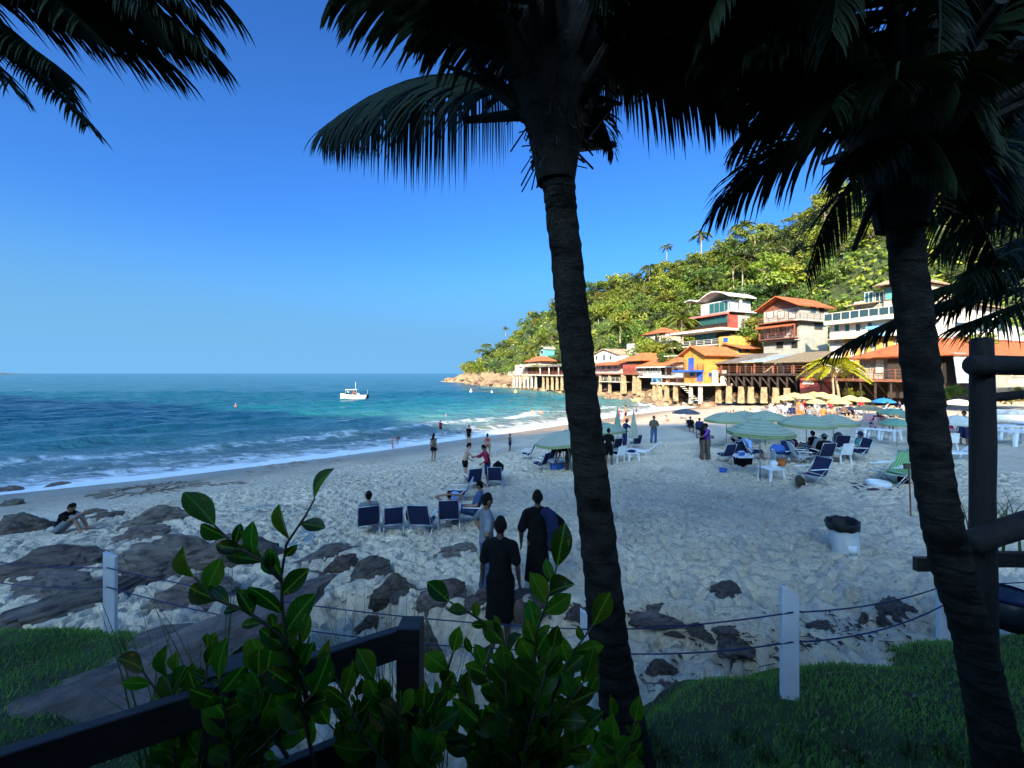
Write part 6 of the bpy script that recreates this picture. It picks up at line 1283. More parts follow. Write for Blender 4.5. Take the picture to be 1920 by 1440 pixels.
# ================================================================== beach furniture
m_alu = pm('aluminium_tube', (0.55, 0.57, 0.60), .35, .08, 6, metal=.8); m_wplastic = pm('white_plastic', (0.84, 0.84, 0.83), .45, .05, 3); m_pole = pm('umbrella_pole', (0.30, 0.31, 0.32), .5, .1, 4, metal=.4)
def chair_proto(fab, name='beach_chair'):
    root = empty(name); fr = MB(); r = .013
    for s in (-1, 1):
        x = s * .27
        fr.tube([(x, -.26, 0), (x, .06, .36), (x, .22, .56)], r, 6); fr.tube([(x, .34, 0), (x, .02, .34), (x, -.26, .40)], r, 6)
        fr.tube([(x * .96, .20, .34), (x * .96, .33, .62), (x * .96, .44, .90)], r, 6)
    fr.tube([(-.26, .44, .90), (.26, .44, .90)], r, 6); fr.tube([(-.27, -.26, .02), (.27, -.26, .02)], r, 6); fr.tube([(-.27, .34, .02), (.27, .34, .02)], r, 6); fr.tube([(-.27, -.26, .395), (.27, -.26, .395)], r, 6); fr.tube([(-.27, .20, .33), (.27, .20, .33)], r, 6)
    fr.build('frame', m_alu, root, True)
    K = 6; mb = MB(); vs = []
    for k in range(K + 1): t_ = k / K; vs += [(-.25, -.25 + .45 * t_, .39 - .05 * t_ - .03 * math.sin(math.pi * t_)), (.25, -.25 + .45 * t_, .39 - .05 * t_ - .03 * math.sin(math.pi * t_))]
    mb.add(vs, [(2 * k, 2 * k + 1, 2 * k + 3, 2 * k + 2) for k in range(K)]); mb.build('seat', fab, root, True)
    mb = MB(); vs = []
    for k in range(K + 1): t_ = k / K; vs += [(-.245, .215 + .22 * t_ + .02 * math.sin(math.pi * t_), .36 + .53 * t_), (.245, .215 + .22 * t_ + .02 * math.sin(math.pi * t_), .36 + .53 * t_)]
    mb.add(vs, [(2 * k, 2 * k + 1, 2 * k + 3, 2 * k + 2) for k in range(K)]); bk = mb.build('backrest', fab, root, True)
    for s in (-1, 1): MB().box(s * .27 - .025, s * .27 + .025, -.24, .26, .565, .585).build('armrest', m_wplastic, root)
    return root
def stripe_mat(name, c1, c2, sc_, axis_='Z', soft=.12):
    m, t, p = new_mat(name); N = t.nodes; L = t.links; tc = N.new('ShaderNodeTexCoord'); wv = N.new('ShaderNodeTexWave'); wv.bands_direction = axis_; wv.inputs['Scale'].default_value = sc_; wv.inputs['Distortion'].default_value = .15
    L.new(tc.outputs['Object'], wv.inputs['Vector']); rp = N.new('ShaderNodeValToRGB'); rp.color_ramp.elements[0].position = .5 - soft; rp.color_ramp.elements[1].position = .5 + soft; rp.color_ramp.elements[0].color = (*c1, 1); rp.color_ramp.elements[1].color = (*c2, 1)
    L.new(wv.outputs['Fac'], rp.inputs[0]); L.new(rp.outputs[0], p.inputs['Base Color']); p.inputs['Roughness'].default_value = .8
    tr = N.new('ShaderNodeBsdfTranslucent'); L.new(rp.outputs[0], tr.inputs['Color']); mx_ = N.new('ShaderNodeMixShader'); mx_.inputs[0].default_value = .3; L.new(p.outputs[0], mx_.inputs[1]); L.new(tr.outputs[0], mx_.inputs[2]); L.new(mx_.outputs[0], N['Material Output'].inputs[0]); return m
m_chairblue = stripe_mat('blue_chair_fabric', (0.010, 0.016, 0.06), (0.02, 0.03, 0.09), 6, 'X'); m_chairred = stripe_mat('red_striped_fabric', (0.62, 0.10, 0.16), (0.75, 0.70, 0.68), 5, 'X'); m_chairgreen = stripe_mat('green_striped_fabric', (0.22, 0.50, 0.16), (0.45, 0.68, 0.34), 6, 'X'); m_chairwhite = stripe_mat('white_chair_fabric', (0.66, 0.66, 0.64), (0.74, 0.74, 0.72), 4, 'X')
chair_b = chair_proto(m_chairblue); chair_w = chair_proto(m_chairwhite); chair_r = chair_proto(m_chairred); chair_g = chair_proto(m_chairgreen)
_first = {}
def put(proto, loc, rz, label, cat, group=None, scale=1.0):
    if proto.name not in _first: o = proto; _first[proto.name] = 1; o.location = loc; o.rotation_euler = (0, 0, rz); o.scale = (scale,) * 3 if not hasattr(scale, '__len__') else scale
    else: o = copy_tree(proto, loc, rz, scale); 
    if 'group' in o.keys() and not group: del o['group']
    return tag(o, label, cat, group)
def G(px, py, dz=0.0): g = ground(px, py); g.z += dz; return g
# umbrellas
def umbrella_proto(mats, rad=1.15, n=8, hh=2.05, rise=.48, val=.16, vent=True):
    root = empty('beach_umbrella'); MB().tube([(0, 0, -.25), (0, 0, hh + rise + .06)], .019, 8).build('pole', m_pole, root, True)
    for k in range(n):
        a0, a1 = 2 * math.pi * k / n, 2 * math.pi * (k + 1) / n; mb = MB(); K = 6; vs = []
        for i in range(K + 1):
            t_ = i / K; r_ = max(.02, rad * t_); z = hh + rise * (1 - t_ ** 1.7); sg = .035 * math.sin(math.pi * t_)
            for q in (0, .5, 1): a = a0 + (a1 - a0) * q; rr_ = r_ * (1 if q != .5 else .955); vs.append((rr_ * math.cos(a), rr_ * math.sin(a), z - (sg if q == .5 else 0)))
        fs = []
        for i in range(K):
            for q in (0, 1): a = 3 * i + q; fs.append((a, a + 1, a + 4, a + 3))
        mb.add(vs, fs); pn = mb.build('canopy_panel', mats[k % min(2, len(mats))], root, False)
        mb = MB(); e = [Vector((rad * math.cos(a0), rad * math.sin(a0), hh)), Vector((rad * .955 * math.cos((a0 + a1) / 2), rad * .955 * math.sin((a0 + a1) / 2), hh)), Vector((rad * math.cos(a1), rad * math.sin(a1), hh))]
        mb.add(e + [q + Vector((0, 0, -val)) for q in e], [(0, 1, 4, 3), (1, 2, 5, 4)]); link('valance', mb.mesh('valance', mats[-1] if len(mats) > 2 else mats[k % len(mats)]), pn)
    rb = MB()
    for k in range(n): a = 2 * math.pi * k / n; rb.bar((0, 0, hh - .1), (rad * .98 * math.cos(a), rad * .98 * math.sin(a), hh + .0), .010)
    rb.build('ribs', m_pole, root); MB().lathe([(.001, hh + rise + .10), (.03, hh + rise + .07), (.012, hh + rise + .03)], 8).build('finial', m_pole, root); return root
m_um_teal = stripe_mat('teal_umbrella_cloth', (0.34, 0.41, 0.29), (0.45, 0.52, 0.37), 3.0, 'Z', .4); m_um_val = stripe_mat('striped_valance', (0.20, 0.30, 0.14), (0.45, 0.50, 0.24), 5, 'Z'); m_um_yel = stripe_mat('yellow_umbrella_cloth', (0.72, 0.60, 0.20), (0.80, 0.70, 0.32), 1.2, 'Z', .3); m_um_str = stripe_mat('striped_umbrella_cloth', (0.32, 0.36, 0.26), (0.62, 0.62, 0.48), 9, 'Z'); m_um_blue = stripe_mat('blue_umbrella_cloth', (0.02, 0.22, 0.72), (0.03, 0.26, 0.78), 1, 'Z'); m_um_grey = stripe_mat('grey_umbrella_cloth', (0.11, 0.12, 0.14), (0.13, 0.14, 0.16), 1, 'Z'); m_um_green = stripe_mat('green_umbrella_cloth', (0.16, 0.36, 0.26), (0.24, 0.45, 0.33), 2, 'Z', .3); m_um_khaki = stripe_mat('khaki_umbrella_cloth', (0.30, 0.27, 0.16), (0.36, 0.34, 0.20), 2, 'Z', .3); m_um_white = stripe_mat('white_umbrella_cloth', (0.75, 0.72, 0.60), (0.78, 0.76, 0.66), 1, 'Z')
um_teal = umbrella_proto([m_um_teal, m_um_teal, m_um_val]); um_yel = umbrella_proto([m_um_yel], val=.12); um_str = umbrella_proto([m_um_str, m_um_str, m_um_val]); um_blue = umbrella_proto([m_um_blue]); um_grey = umbrella_proto([m_um_grey], val=.08); um_green = umbrella_proto([m_um_green, m_um_green, m_um_val]); um_khaki = umbrella_proto([m_um_khaki]); um_white = umbrella_proto([m_um_white])
def closed_umbrella(label, loc, mat, h=1.9):
    root = empty('closed_umbrella', loc, 0, label, 'umbrella'); MB().tube([(0, 0, -.2), (0, 0, h + .15)], .018, 8).build('pole', m_pole, root, True); mb = MB(); n = 16; rows = [(.03, h + .08), (.08, h * .85), (.15, h * .62), (.21, h * .42), (.19, h * .40)]; vs = []
    for r_, z in rows:
        for k in range(n): vs.append((r_ * (1 + .25 * (k % 2)) * math.cos(2 * math.pi * k / n), r_ * (1 + .25 * (k % 2)) * math.sin(2 * math.pi * k / n), z))
    mb.add(vs, [(i * n + k, i * n + (k + 1) % n, (i + 1) * n + (k + 1) % n, (i + 1) * n + k) for i in range(4) for k in range(n)]); mb.build('folded_canopy', mat, root); return root
def put_um(proto, px, py_top, py_foot, label, wpx=None, group=None, tilt=(0, 0)):
    """pole foot by pixel on the sand, size from the width it has in the photograph"""
    g = G(px, py_foot); s = 1.0
    if wpx: s = wpx * g.y / F / 2.3 / math.sqrt(1 + ((px - 960) / F) ** 2 * .5)
    zt = ZC - (py_top - HY) / F * g.y - g.z; o = put(proto, g, random.uniform(0, 1), label, 'umbrella', group, (s, s, zt / 2.55)); o.rotation_euler = (tilt[0], tilt[1], o.rotation_euler.z); return o
def table_proto():
    root = empty('plastic_table'); MB().box(-.29, .29, -.29, .29, .43, .46).build('tabletop', m_wplastic, root)
    for i in (-1, 1):
        for k in (-1, 1): MB().hexa([(i * .27 - .025, k * .27 - .025, 0), (i * .27 + .025, k * .27 - .025, 0), (i * .27 + .025, k * .27 + .025, 0), (i * .27 - .025, k * .27 + .025, 0)], [(i * .22 - .035, k * .22 - .035, .43), (i * .22 + .035, k * .22 - .035, .43), (i * .22 + .035, k * .22 + .035, .43), (i * .22 - .035, k * .22 + .035, .43)]).build('leg', m_wplastic, root)
    return root
tab = table_proto()
def lounger_proto():
    root = empty('sun_lounger'); f = MB()
    for s in (-1, 1): f.bar((s * .28, -.85, .30), (s * .28, .25, .30), .045); f.bar((s * .28, .25, .30), (s * .28, .85, .82), .045)
    f.build('frame', m_wplastic, root)
    for k in range(9): MB().box(-.26, .26, -.82 + k * .115, -.75 + k * .115, .31, .33).build('slat', m_wplastic, root)
    for k in range(7): y = .30 + k * .078; z = .345 + k * .068; MB().hexa([(-.26, y, z), (.26, y, z), (.26, y + .05, z + .044), (-.26, y + .05, z + .044)], [(-.26, y - .012, z + .016), (.26, y - .012, z + .016), (.26, y + .038, z + .06), (-.26, y + .038, z + .06)]).build('slat', m_wplastic, root)
    for s in (-1, 1):
        for y in (-.75, .2): MB().bar((s * .26, y, 0), (s * .26, y + .05, .29), .04).build('leg', m_wplastic, root)
    return root
lng = lounger_proto()
def pchair_proto():
    root = empty('plastic_chair'); MB().box(-.24, .24, -.24, .22, .40, .43).build('seat', m_wplastic, root); mb = MB(); mb.slab([(-.24, .22, .42), (.24, .22, .42), (.22, .34, .86), (-.22, .34, .86)], .03); mb.build('backrest', m_wplastic, root)
    for i in (-1, 1):
        for k in (-1, 1): MB().bar((i * .24, k * .24, 0), (i * .20, k * .20, .40), .04).build('leg', m_wplastic, root)
        MB().bar((i * .26, -.22, .62), (i * .26, .26, .64), .05, .03).build('armrest', m_wplastic, root)
    return root
pch = pchair_proto()
def cooler(label, loc, rz, body, lid, s=1.0):
    root = empty('cooler_box', loc, rz, label, 'cooler'); root.scale = (s,) * 3; MB().hexa([(-.24, -.15, 0), (.24, -.15, 0), (.24, .15, 0), (-.24, .15, 0)], [(-.27, -.18, .34), (.27, -.18, .34), (.27, .18, .34), (-.27, .18, .34)]).build('box', body, root); MB().box(-.285, .285, -.195, .195, .342, .40).build('lid', lid, root); MB().tube([(-.29, 0, .30), (-.31, 0, .46), (.31, 0, .46), (.29, 0, .30)], .012, 6).build('handle', m_wplastic, root); return root
def lump(name, label, cat, loc, size, mat, seed=0, rz=0.0):
    bm = bmesh.new(); bmesh.ops.create_icosphere(bm, subdivisions=3, radius=1.0); c = np.array([tuple(v.co) for v in bm.verts]); d = 1 + .35 * fbm(c[:, 0] * 2 + seed, c[:, 1] * 2 + c[:, 2] * 1.7, seed, 3)
    for v, q, k in zip(bm.verts, c, d): v.co = (q[0] * k * size[0], q[1] * k * size[1], max(q[2] * k, -.7) * size[2] + size[2] * .7)
    me = bpy.data.meshes.new(name); bm.to_mesh(me); bm.free(); me.materials.append(mat); me.polygons.foreach_set('use_smooth', [True] * len(me.polygons)); o = link(name, me); o.location = loc; o.rotation_euler = (0, 0, rz); return tag(o, label, cat)

# ================================================================== the beach: who and what is where
AWAY = face(-.25, 1); SEA = face(-.8, .6)
# --- row of blue chairs facing the sea
put(chair_b, G(691, 1004), AWAY + .12, 'blue folding chair with the man sitting in it, leftmost of the row', 'beach chair', 'row of blue chairs facing the sea')
put(chair_b, G(738, 1000), AWAY + .05, 'empty blue folding chair second from the left in the row', 'beach chair', 'row of blue chairs facing the sea', .9)
put(chair_b, G(793, 1003), AWAY - .35, 'blue folding chair with a dark bag hung on it, third in the row', 'beach chair', 'row of blue chairs facing the sea', (1.05, 1, 1))
put(chair_b, G(843, 992), AWAY - .15, 'blue folding chair with a pale towel on its back, fourth in the row', 'beach chair', 'row of blue chairs facing the sea')
put(chair_b, G(888, 986), SEA + .55, 'blue folding chair seen from the side with the man in jeans', 'beach chair', 'row of blue chairs facing the sea')
put(chair_b, G(860, 940), SEA + .7, 'low reclined blue chair behind the row, on the left', 'beach chair', 'row of blue chairs facing the sea', (1, 1.1, .85))
put(chair_b, G(887, 918), AWAY + .1, 'empty blue chair standing upright beside the man in trunks', 'beach chair', 'row of blue chairs facing the sea')
put(chair_b, G(929, 915), AWAY - .3, 'blue chair draped with dark clothes, farthest of the row', 'beach chair', 'row of blue chairs facing the sea')
person('man in a grey shirt sitting in the leftmost blue chair, back turned', G(691, 1004), AWAY + .12, 'sit', 1.72, 'tan', shirt='grey', legs='black', leg_t=.9)
person('boy with arms behind his head sitting in the chair with the towel', G(843, 992), AWAY - .15, 'sit_up', 1.5, 'tan', legs='blue', leg_t=.9)
person('man in blue-grey shirt and jeans leaning back in a chair, side view', G(888, 986), SEA + .55, 'sit', 1.75, 'tan', shirt='jeans', legs='jeans', leg_t=1.9)
person('bare-chested man in dark trunks walking with a bottle in his hand', G(872, 911), face(1, .25), 'reach', 1.74, 'pale', legs='black', leg_t=.25)
person('person in red and blue shirt reaching out an arm over the chairs', G(914, 912), face(-1, -.2), 'reach', 1.66, 'brown', shirt='crimson', sleeve=1.4, legs='navy', leg_t=.9)
person('woman in dark top and black skirt standing by the water', G(813, 866), face(.5, 1), 'stand', 1.62, 'tan', shirt='brown', sleeve=0, skirt=('black', .72, .03), hair='long', fem=True)
person('girl bending forward at the edge of the waves', G(737, 841), face(.8, .5), 'bend', 1.30, 'tan', bikini='pink', hair='long', fem=True)
person('woman in a black swimsuit standing near the waterline', G(879, 840), face(-.1, -1), 'stand', 1.62, 'tan', shirt='black', sleeve=0, bikini='black', fem=True)
person('girl in a swimsuit walking away behind the chairs', G(914, 858), face(.2, 1), 'walk', 1.40, 'tan', bikini='red', hair='tail', fem=True)
person('small child in dark trunks standing alone on the sand', G(956, 847), face(.7, -.4), 'child', 1.14, 'brown', legs='navy', leg_t=.5)
person('girl wading in the shallow waves holding a stick', at(826, 810, 37) + Vector((0, 0, -.25)), face(.6, -.6), 'easy', 1.35, 'tan', shirt='crimson', sleeve=.2, legs='black', leg_t=.4, hair='long', fem=True)
lump('dark_bag', 'dark bag hanging over the arm of the third chair', 'bag', G(772, 1000, .35), (.16, .14, .24), CLO['black'], 3)
lump('towel', 'pale blue towel draped over the back of the fourth chair', 'towel', G(853, 984, .62), (.17, .06, .18), CLO['light'], 5)
lump('clothes', 'dark clothes heaped on the back of the farthest chair', 'clothes', G(934, 911, .55), (.22, .10, .24), CLO['black'], 6)
lump('helmet_bag', 'small dark and white bag on the sand under the third chair', 'bag', G(808, 1003), (.09, .09, .08), CLO['brown'], 2)
lump('shoe_bag', 'pale shoes lying under the fourth chair', 'shoes', G(848, 990), (.16, .10, .04), CLO['grey'], 4)
# --- the three people standing near the viewpoint
def near_at(px, Y, head_py):
    g = Vector(((px - 960) / F * Y, Y, 0)); g.z = float(sand_base(g.x, g.y)) - .02; return g, (ZC - (head_py - HY) / F * Y - g.z)
gA, hA = near_at(912, 6.65, 926); gB, hB = near_at(938, 5.75, 971); gC, hC = near_at(1008, 6.4, 921); print('near heights', hA, hB, hC)
person('man in grey-blue T-shirt and jeans with hands on his hips, looking right', gA, face(1, .35), 'hips', hA, 'brown', shirt='grey', sleeve=.7, legs='jeans', leg_t=1.95, near=True)
person('short-haired person in a black knee-length dress seen from behind', gB, face(.1, 1), 'stand', hB, 'dark', shirt='black', sleeve=.75, skirt=('black', .42, .0, 1.25), near=True, fem=True, legs='black', leg_t=1.1)
c3 = person('tall person in a long black robe with a blue cloth on one shoulder', gC, face(-.05, 1), 'robe', hC, 'dark', shirt='black', sleeve=.95, skirt=('black', .30, .02, 1.25), near=True, loose=.03)
mb = MB(); etube(mb, [(-.10, .11, 1.46), (-.19, .10, 1.38), (-.25, .08, 1.15), (-.26, .06, .92), (-.24, .05, .80)], [(.09, .05), (.11, .07), (.10, .08), (.10, .07), (.08, .05)]); o = mb.build('shoulder_cloth', CLO['navy'], c3, True)
lump('shoulder_bag', 'dark patterned bag held by the person in the black dress', 'bag', gB + Vector((.27, -.02, .38)), (.09, .07, .20), CLO['brown'], 8)
# --- sitting man on the rocks at the left
gL = G(112, 1003); person('man in a black T-shirt sitting on a rock at the left edge', gL + Vector((0, 0, .05)), face(1, .25), 'ground', 1.78, 'tan', shirt='black', sleeve=.7, legs='grey', leg_t=1.2, near=True)
# --- folding chairs, striped umbrella and cooler left of the front trunk
put(chair_b, G(988, 863), face(-1, .25), 'small blue folding chair seen from the side near the child', 'beach chair')
put(chair_b, G(1012, 884), face(-.7, .5), 'blue folding chair left of the blue cooler, front one', 'beach chair')
put(chair_b, G(1026, 872), face(-.7, .6), 'blue folding chair left of the blue cooler, rear one', 'beach chair')
put_um(um_str, 1072, 806, 886, 'striped pale umbrella tilted down left of the front palm trunk', 118, tilt=(0, R(-9)))
cooler('blue cooler with white lid beside the bending man', G(1045, 882), .2, CLO['blue'], m_wplastic, 1.15)
person('man bending over the blue cooler left of the palm trunk', G(1062, 884), face(-1, -.2), 'bend', 1.72, 'brown', legs='olive', leg_t=.9, shirt='black', sleeve=.3)
person('woman in a pink top bending behind the cooler', G(1042, 870), face(.6, -.6), 'bend', 1.5, 'tan', shirt='pink', sleeve=.4, legs='navy', leg_t=.5, fem=True)
# --- group right of the front trunk
put_um(um_teal, 1118, 790, 858, 'teal umbrella half hidden by the front palm trunk', 112)
person('person in dark shirt and shorts standing right of the front palm trunk', G(1141, 872), face(.3, 1), 'easy', 1.72, 'brown', shirt='black', sleeve=.8, legs='black', leg_t=.9)
person('man with a red cap in dark clothes leaning towards the folded umbrella', G(1171, 840), face(.9, .2), 'reach', 1.78, 'brown', shirt='navy', sleeve=1.4, legs='navy', leg_t=1.6, hat='red')
closed_umbrella('folded striped umbrella beside the man with the red cap', G(1188, 852), m_um_str, 2.25)
closed_umbrella('folded green umbrella left of the man with the red cap', G(1158, 826), m_um_green, 2.2)
put(chair_b, G(1152, 850), face(-.4, 1), 'blue folding chair piled with things behind the white plastic table', 'beach chair')
put(chair_b, G(1190, 842), face(-.2, 1), 'dark folding chair under the folded striped umbrella', 'beach chair')
put(tab, G(1184, 866), .2, 'white plastic table with a dark bag on it, right of the palm trunk', 'table')
put(pch, G(1158, 868), face(-.5, 1), 'white plastic chair with a dark cloth left of the plastic table', 'chair')
lump('dark_bag', 'dark bag lying on the white plastic table', 'bag', G(1184, 866, .46), (.2, .14, .08), CLO['navy'], 11)
lump('dark_cloth', 'dark cloth lying on the white plastic chair', 'cloth', G(1158, 868, .44), (.22, .2, .06), CLO['black'], 12)
put(lng, G(1206, 856), face(-.8, .6), 'white slatted sun lounger beside the standing man', 'sun lounger')
person('heavy-set man in dark T-shirt and jeans standing with an arm across his chest', G(1226, 832), face(-.15, -1), 'crossed', 1.76, 'brown', shirt='olive', sleeve=.8, legs='jeans', leg_t=1.95, loose=.035)
# --- sunlit people at the water's edge
person('woman in a red skirt standing with the family at the water edge', G(1161, 792), face(.4, -.7), 'easy', 1.62, 'pale', skirt=('crimson', .62, .02), bikini='red', hair='tail', hairm=m_hair3, fem=True)
person('child in a blue shirt with the family at the water edge', G(1166, 793), face(.3, 1), 'child', 1.25, 'tan', shirt='light', sleeve=.6, legs='white', leg_t=.6)
person('bare-chested man in black trunks with the family at the water edge', G(1173, 791), face(-.6, .4), 'stand', 1.80, 'tan', legs='black', leg_t=.5)
person('small child in a blue swimsuit splashing at the wave edge', G(1193, 779), face(-1, .2), 'walk', 1.15, 'tan', shirt='navy', sleeve=.4, legs='navy', leg_t=.4)
person('child in white sitting on the sunny sand, left of two', G(1245, 789), face(.6, -1), 'ground', 1.2, 'pale', shirt='white', sleeve=.4, legs='white', leg_t=.4)
person('bare child sitting on the sunny sand, right of two', G(1253, 790), face(-1, -.4), 'ground', 1.2, 'pale', legs='orange', leg_t=.4)
person('man in a blue shirt and pale hat standing behind the grey umbrella', G(1282, 786), face(-.2, 1), 'stand', 1.75, 'tan', shirt='light', sleeve=1.5, legs='white', leg_t=1.5, hat='white')
put_um(um_grey, 1286, 766, 806, 'small grey umbrella with two people sitting beside its pole', 52)
put(chair_b, G(1295, 810), face(-.3, -1), 'dark folding chair under the grey umbrella', 'beach chair'); person('person in black sitting in a chair by the grey umbrella pole', G(1295, 810), face(-.3, -1), 'sit', 1.7, 'brown', shirt='black', legs='black', leg_t=.9)
put(chair_b, G(1311, 814), face(-.6, -1), 'dark folding chair right of the grey umbrella', 'beach chair'); person('person in dark shirt sitting right of the grey umbrella', G(1311, 814), face(-.6, -1), 'sit', 1.68, 'brown', shirt='navy', legs='black', leg_t=.9)
# --- embracing couple
gc = G(1317, 862); person('woman with dark hair in brown trousers hugging the man in purple', gc, face(1, -.1), 'hug', 1.70, 'brown', shirt='black', sleeve=.8, legs='brown', leg_t=1.95, hair='long', fem=True)
person('man in a purple shirt and brown trousers hugging the woman', G(1326, 862) + Vector((0, -.05, 0)), face(-1, .15), 'hug', 1.72, 'brown', shirt='purple', sleeve=.9, legs='brown', leg_t=1.95)
# --- teal umbrellas and the people under them
put_um(um_teal, 1425, 786, 902, 'large teal striped umbrella in front, seen full face', 122)
put_um(um_teal, 1362, 772, 846, 'teal umbrella left of the large front one', 84); put_um(um_teal, 1396, 770, 832, 'teal umbrella partly behind the left teal umbrella', 80); put_um(um_teal, 1436, 770, 838, 'blue-grey teal umbrella right behind the large front one', 88)
put_um(um_teal, 1512, 776, 868, 'teal umbrella overlapping the one to its right, right of the large front one', 104); put_um(um_teal, 1563, 776, 856, 'rightmost teal umbrella of the middle group', 84)
put(chair_b, G(1358, 868), AWAY, 'dark blue chair seen from behind at the left of the front umbrella', 'beach chair')
put(chair_b, G(1384, 862), face(.2, 1), 'blue chair with the person in black under the front umbrella', 'beach chair'); person('person in black sitting under the front umbrella, arm raised', G(1384, 862), face(.2, 1), 'sit_up', 1.65, 'brown', shirt='black', legs='black', leg_t=.9)
put(chair_b, G(1408, 864), face(1, -.1), 'blue chair with the man in light blue under the front umbrella', 'beach chair'); person('man in a light blue shirt sitting under the front umbrella', G(1408, 864), face(1, -.1), 'sit', 1.74, 'tan', shirt='light', sleeve=.9, legs='navy', leg_t=.8, loose=.04)
cooler('black cooler with white lid below the front umbrella', G(1393, 874), .1, CLO['black'], m_wplastic, 1.1); cooler('small blue cooler standing on the black cooler', G(1390, 874, .44), .3, CLO['blue'], CLO['light'], .42)
put(chair_b, G(1466, 870), face(-.9, -.5), 'blue chair loaded with towels right of the front umbrella pole', 'beach chair'); lump('towel_pile', 'pile of blue towels and clothes on the chair by the front umbrella pole', 'towels', G(1459, 868, .40), (.30, .24, .22), CLO['blue'], 14)
put(tab, G(1446, 902), .15, 'white plastic table in front of the large teal umbrella', 'table'); lump('white_bucket', 'white bucket on the plastic table under the front umbrella', 'bucket', G(1450, 899, .46), (.13, .13, .13), m_wplastic, 1)
lump('orange_bag', 'orange-brown bag on the plastic table under the front umbrella', 'bag', G(1465, 896, .42), (.16, .10, .15), CLO['orange'], 15); lump('hanging_towel', 'pale towel hanging over the chair by the plastic table', 'towel', G(1450, 890, .5), (.10, .06, .25), CLO['white'], 16)
put(chair_b, G(1519, 909), face(-.95, -.2), 'dark blue reclined chair standing alone on the open sand', 'beach chair', None, (1.1, 1.25, .95))
o = MB().lathe([(.20, 0), (.19, .02), (.11, .03), (.10, .10), (.06, .13), (.001, .135)], 18).build('beach_hat', pm('dark_straw', (0.05, 0.04, 0.02), .9, .3, 20), None, True); o.location = G(1500, 914, .18); o.rotation_euler = (R(72), 0, .3); tag(o, 'black and yellow hat leaning against the reclined chair', 'hat')
o = MB().lathe([(.10, 0), (.14, .2), (.145, .2), (.11, .005)], 14).build('toy_bucket', CLO['blue'], None, True); o.location = G(1356, 888); tag(o, 'small blue toy bucket on the sand', 'bucket')
# right part of the middle group
person('woman in black sitting with her back turned under the right teal umbrella', G(1540, 868), face(0, 1), 'sit', 1.66, 'tan', shirt='black', sleeve=.8, legs='black', leg_t=.9, hat='grey', fem=True, loose=.04); put(chair_b, G(1540, 870), face(0, 1), 'dark chair with the woman in black and a grey hat', 'beach chair')
put(chair_b, G(1488, 862), face(.8, .3), 'reclined chair with the person in red behind the front umbrella', 'beach chair'); person('person in a red shirt reclining behind the front umbrella', G(1488, 862), face(.8, .3), 'sit', 1.7, 'pale', shirt='crimson', sleeve=.6, legs='brown', leg_t=.8)
person('person in dark top sitting behind the umbrella pole', G(1517, 856), face(-.3, 1), 'sit', 1.65, 'brown', shirt='black', sleeve=.2, legs='grey', leg_t=.8); put(chair_w, G(1517, 858), face(-.3, 1), 'pale chair with the person in dark top behind the umbrella pole', 'beach chair')
put(chair_w, G(1503, 872), face(.8, -.2), 'pale chair with striped seat left of the woman in black', 'beach chair'); put(pch, G(1576, 870), face(-.1, 1), 'white plastic chair seen from behind right of the woman in black', 'chair')
put(chair_b, G(1604, 866), face(-1, .1), 'dark blue chair with striped towel at the right of the group', 'beach chair', None, 1.05); put(chair_b, G(1592, 846), face(-.7, .6), 'blue chair with a towel at the back right of the group', 'beach chair'); person('person with cap sitting at the right of the middle group', G(1606, 862), face(-1, .1), 'sit', 1.62, 'brown', shirt='teal', sleeve=.5, legs='navy', leg_t=.8, hat='navy')
put(chair_b, G(1571, 852), face(.2, 1), 'chair draped with a striped towel in the middle of the group', 'beach chair'); lump('striped_towel', 'grey striped towel hanging over the chair in the middle', 'towel', G(1571, 850, .45), (.24, .08, .30), CLO['grey'], 17)
lump('beach_bag', 'purple beach bag on the sand behind the woman in black', 'bag', G(1552, 868), (.22, .16, .15), CLO['purple'], 18); lump('backpack', 'dark backpack on the sand between the chairs', 'bag', G(1566, 869), (.18, .14, .14), CLO['brown'], 19); lump('hung_towel', 'grey towel hanging below the right teal umbrella', 'towel', G(1546, 850, 1.05), (.22, .06, .30), CLO['grey'], 20)
# --- green deck chair, bin, stake
put(chair_g, G(1672, 912), face(-1, -.15), 'pale green deck chair with its back raised beside the right palm trunk', 'beach chair', None, (1.25, 1.5, 1.15)); put(chair_g, G(1684, 908), face(-1, -.1), 'second pale green deck chair hidden behind the right palm trunk', 'beach chair', None, (1.25, 1.5, 1.15))
o = MB().lathe([(.001, 0), (.26, 0), (.30, .06), (.31, .16), (.28, .20), (.27, .17), (.001, .15)], 20).build('white_basin', m_wplastic, None, True); o.location = G(1647, 914); tag(o, 'round white basin on the dark towel by the green deck chair', 'basin')
g = G(1650, 916); mb = MB(); K = 8
for k in range(K): x0 = -.7 + 1.4 * k / K; mb.add([(x0, -.38, .02 + .015 * (k % 2)), (x0 + 1.4 / K, -.38, .02 + .015 * ((k + 1) % 2)), (x0 + 1.4 / K, .38, .02 + .015 * ((k + 1) % 2)), (x0, .38, .02 + .015 * (k % 2))], [(0, 1, 2, 3)])
o = mb.build('beach_towel', stripe_mat('maroon_towel', (0.14, 0.02, 0.04), (0.05, 0.03, 0.06), 3, 'X'), None, True); o.location = g; o.rotation_euler = (0, 0, -.35); tag(o, 'dark red striped towel spread on the sand', 'towel')
lump('black_bag', 'small black bag between the green deck chair and the palm trunk', 'bag', G(1694, 912, .1), (.16, .12, .16), CLO['black'], 21)
bin_ = empty('waste_bin', G(1587, 1040), .3, 'white plastic waste bin with a black liner standing on the sand', 'waste bin'); bin_.rotation_euler = (R(-3), R(-6), .3)
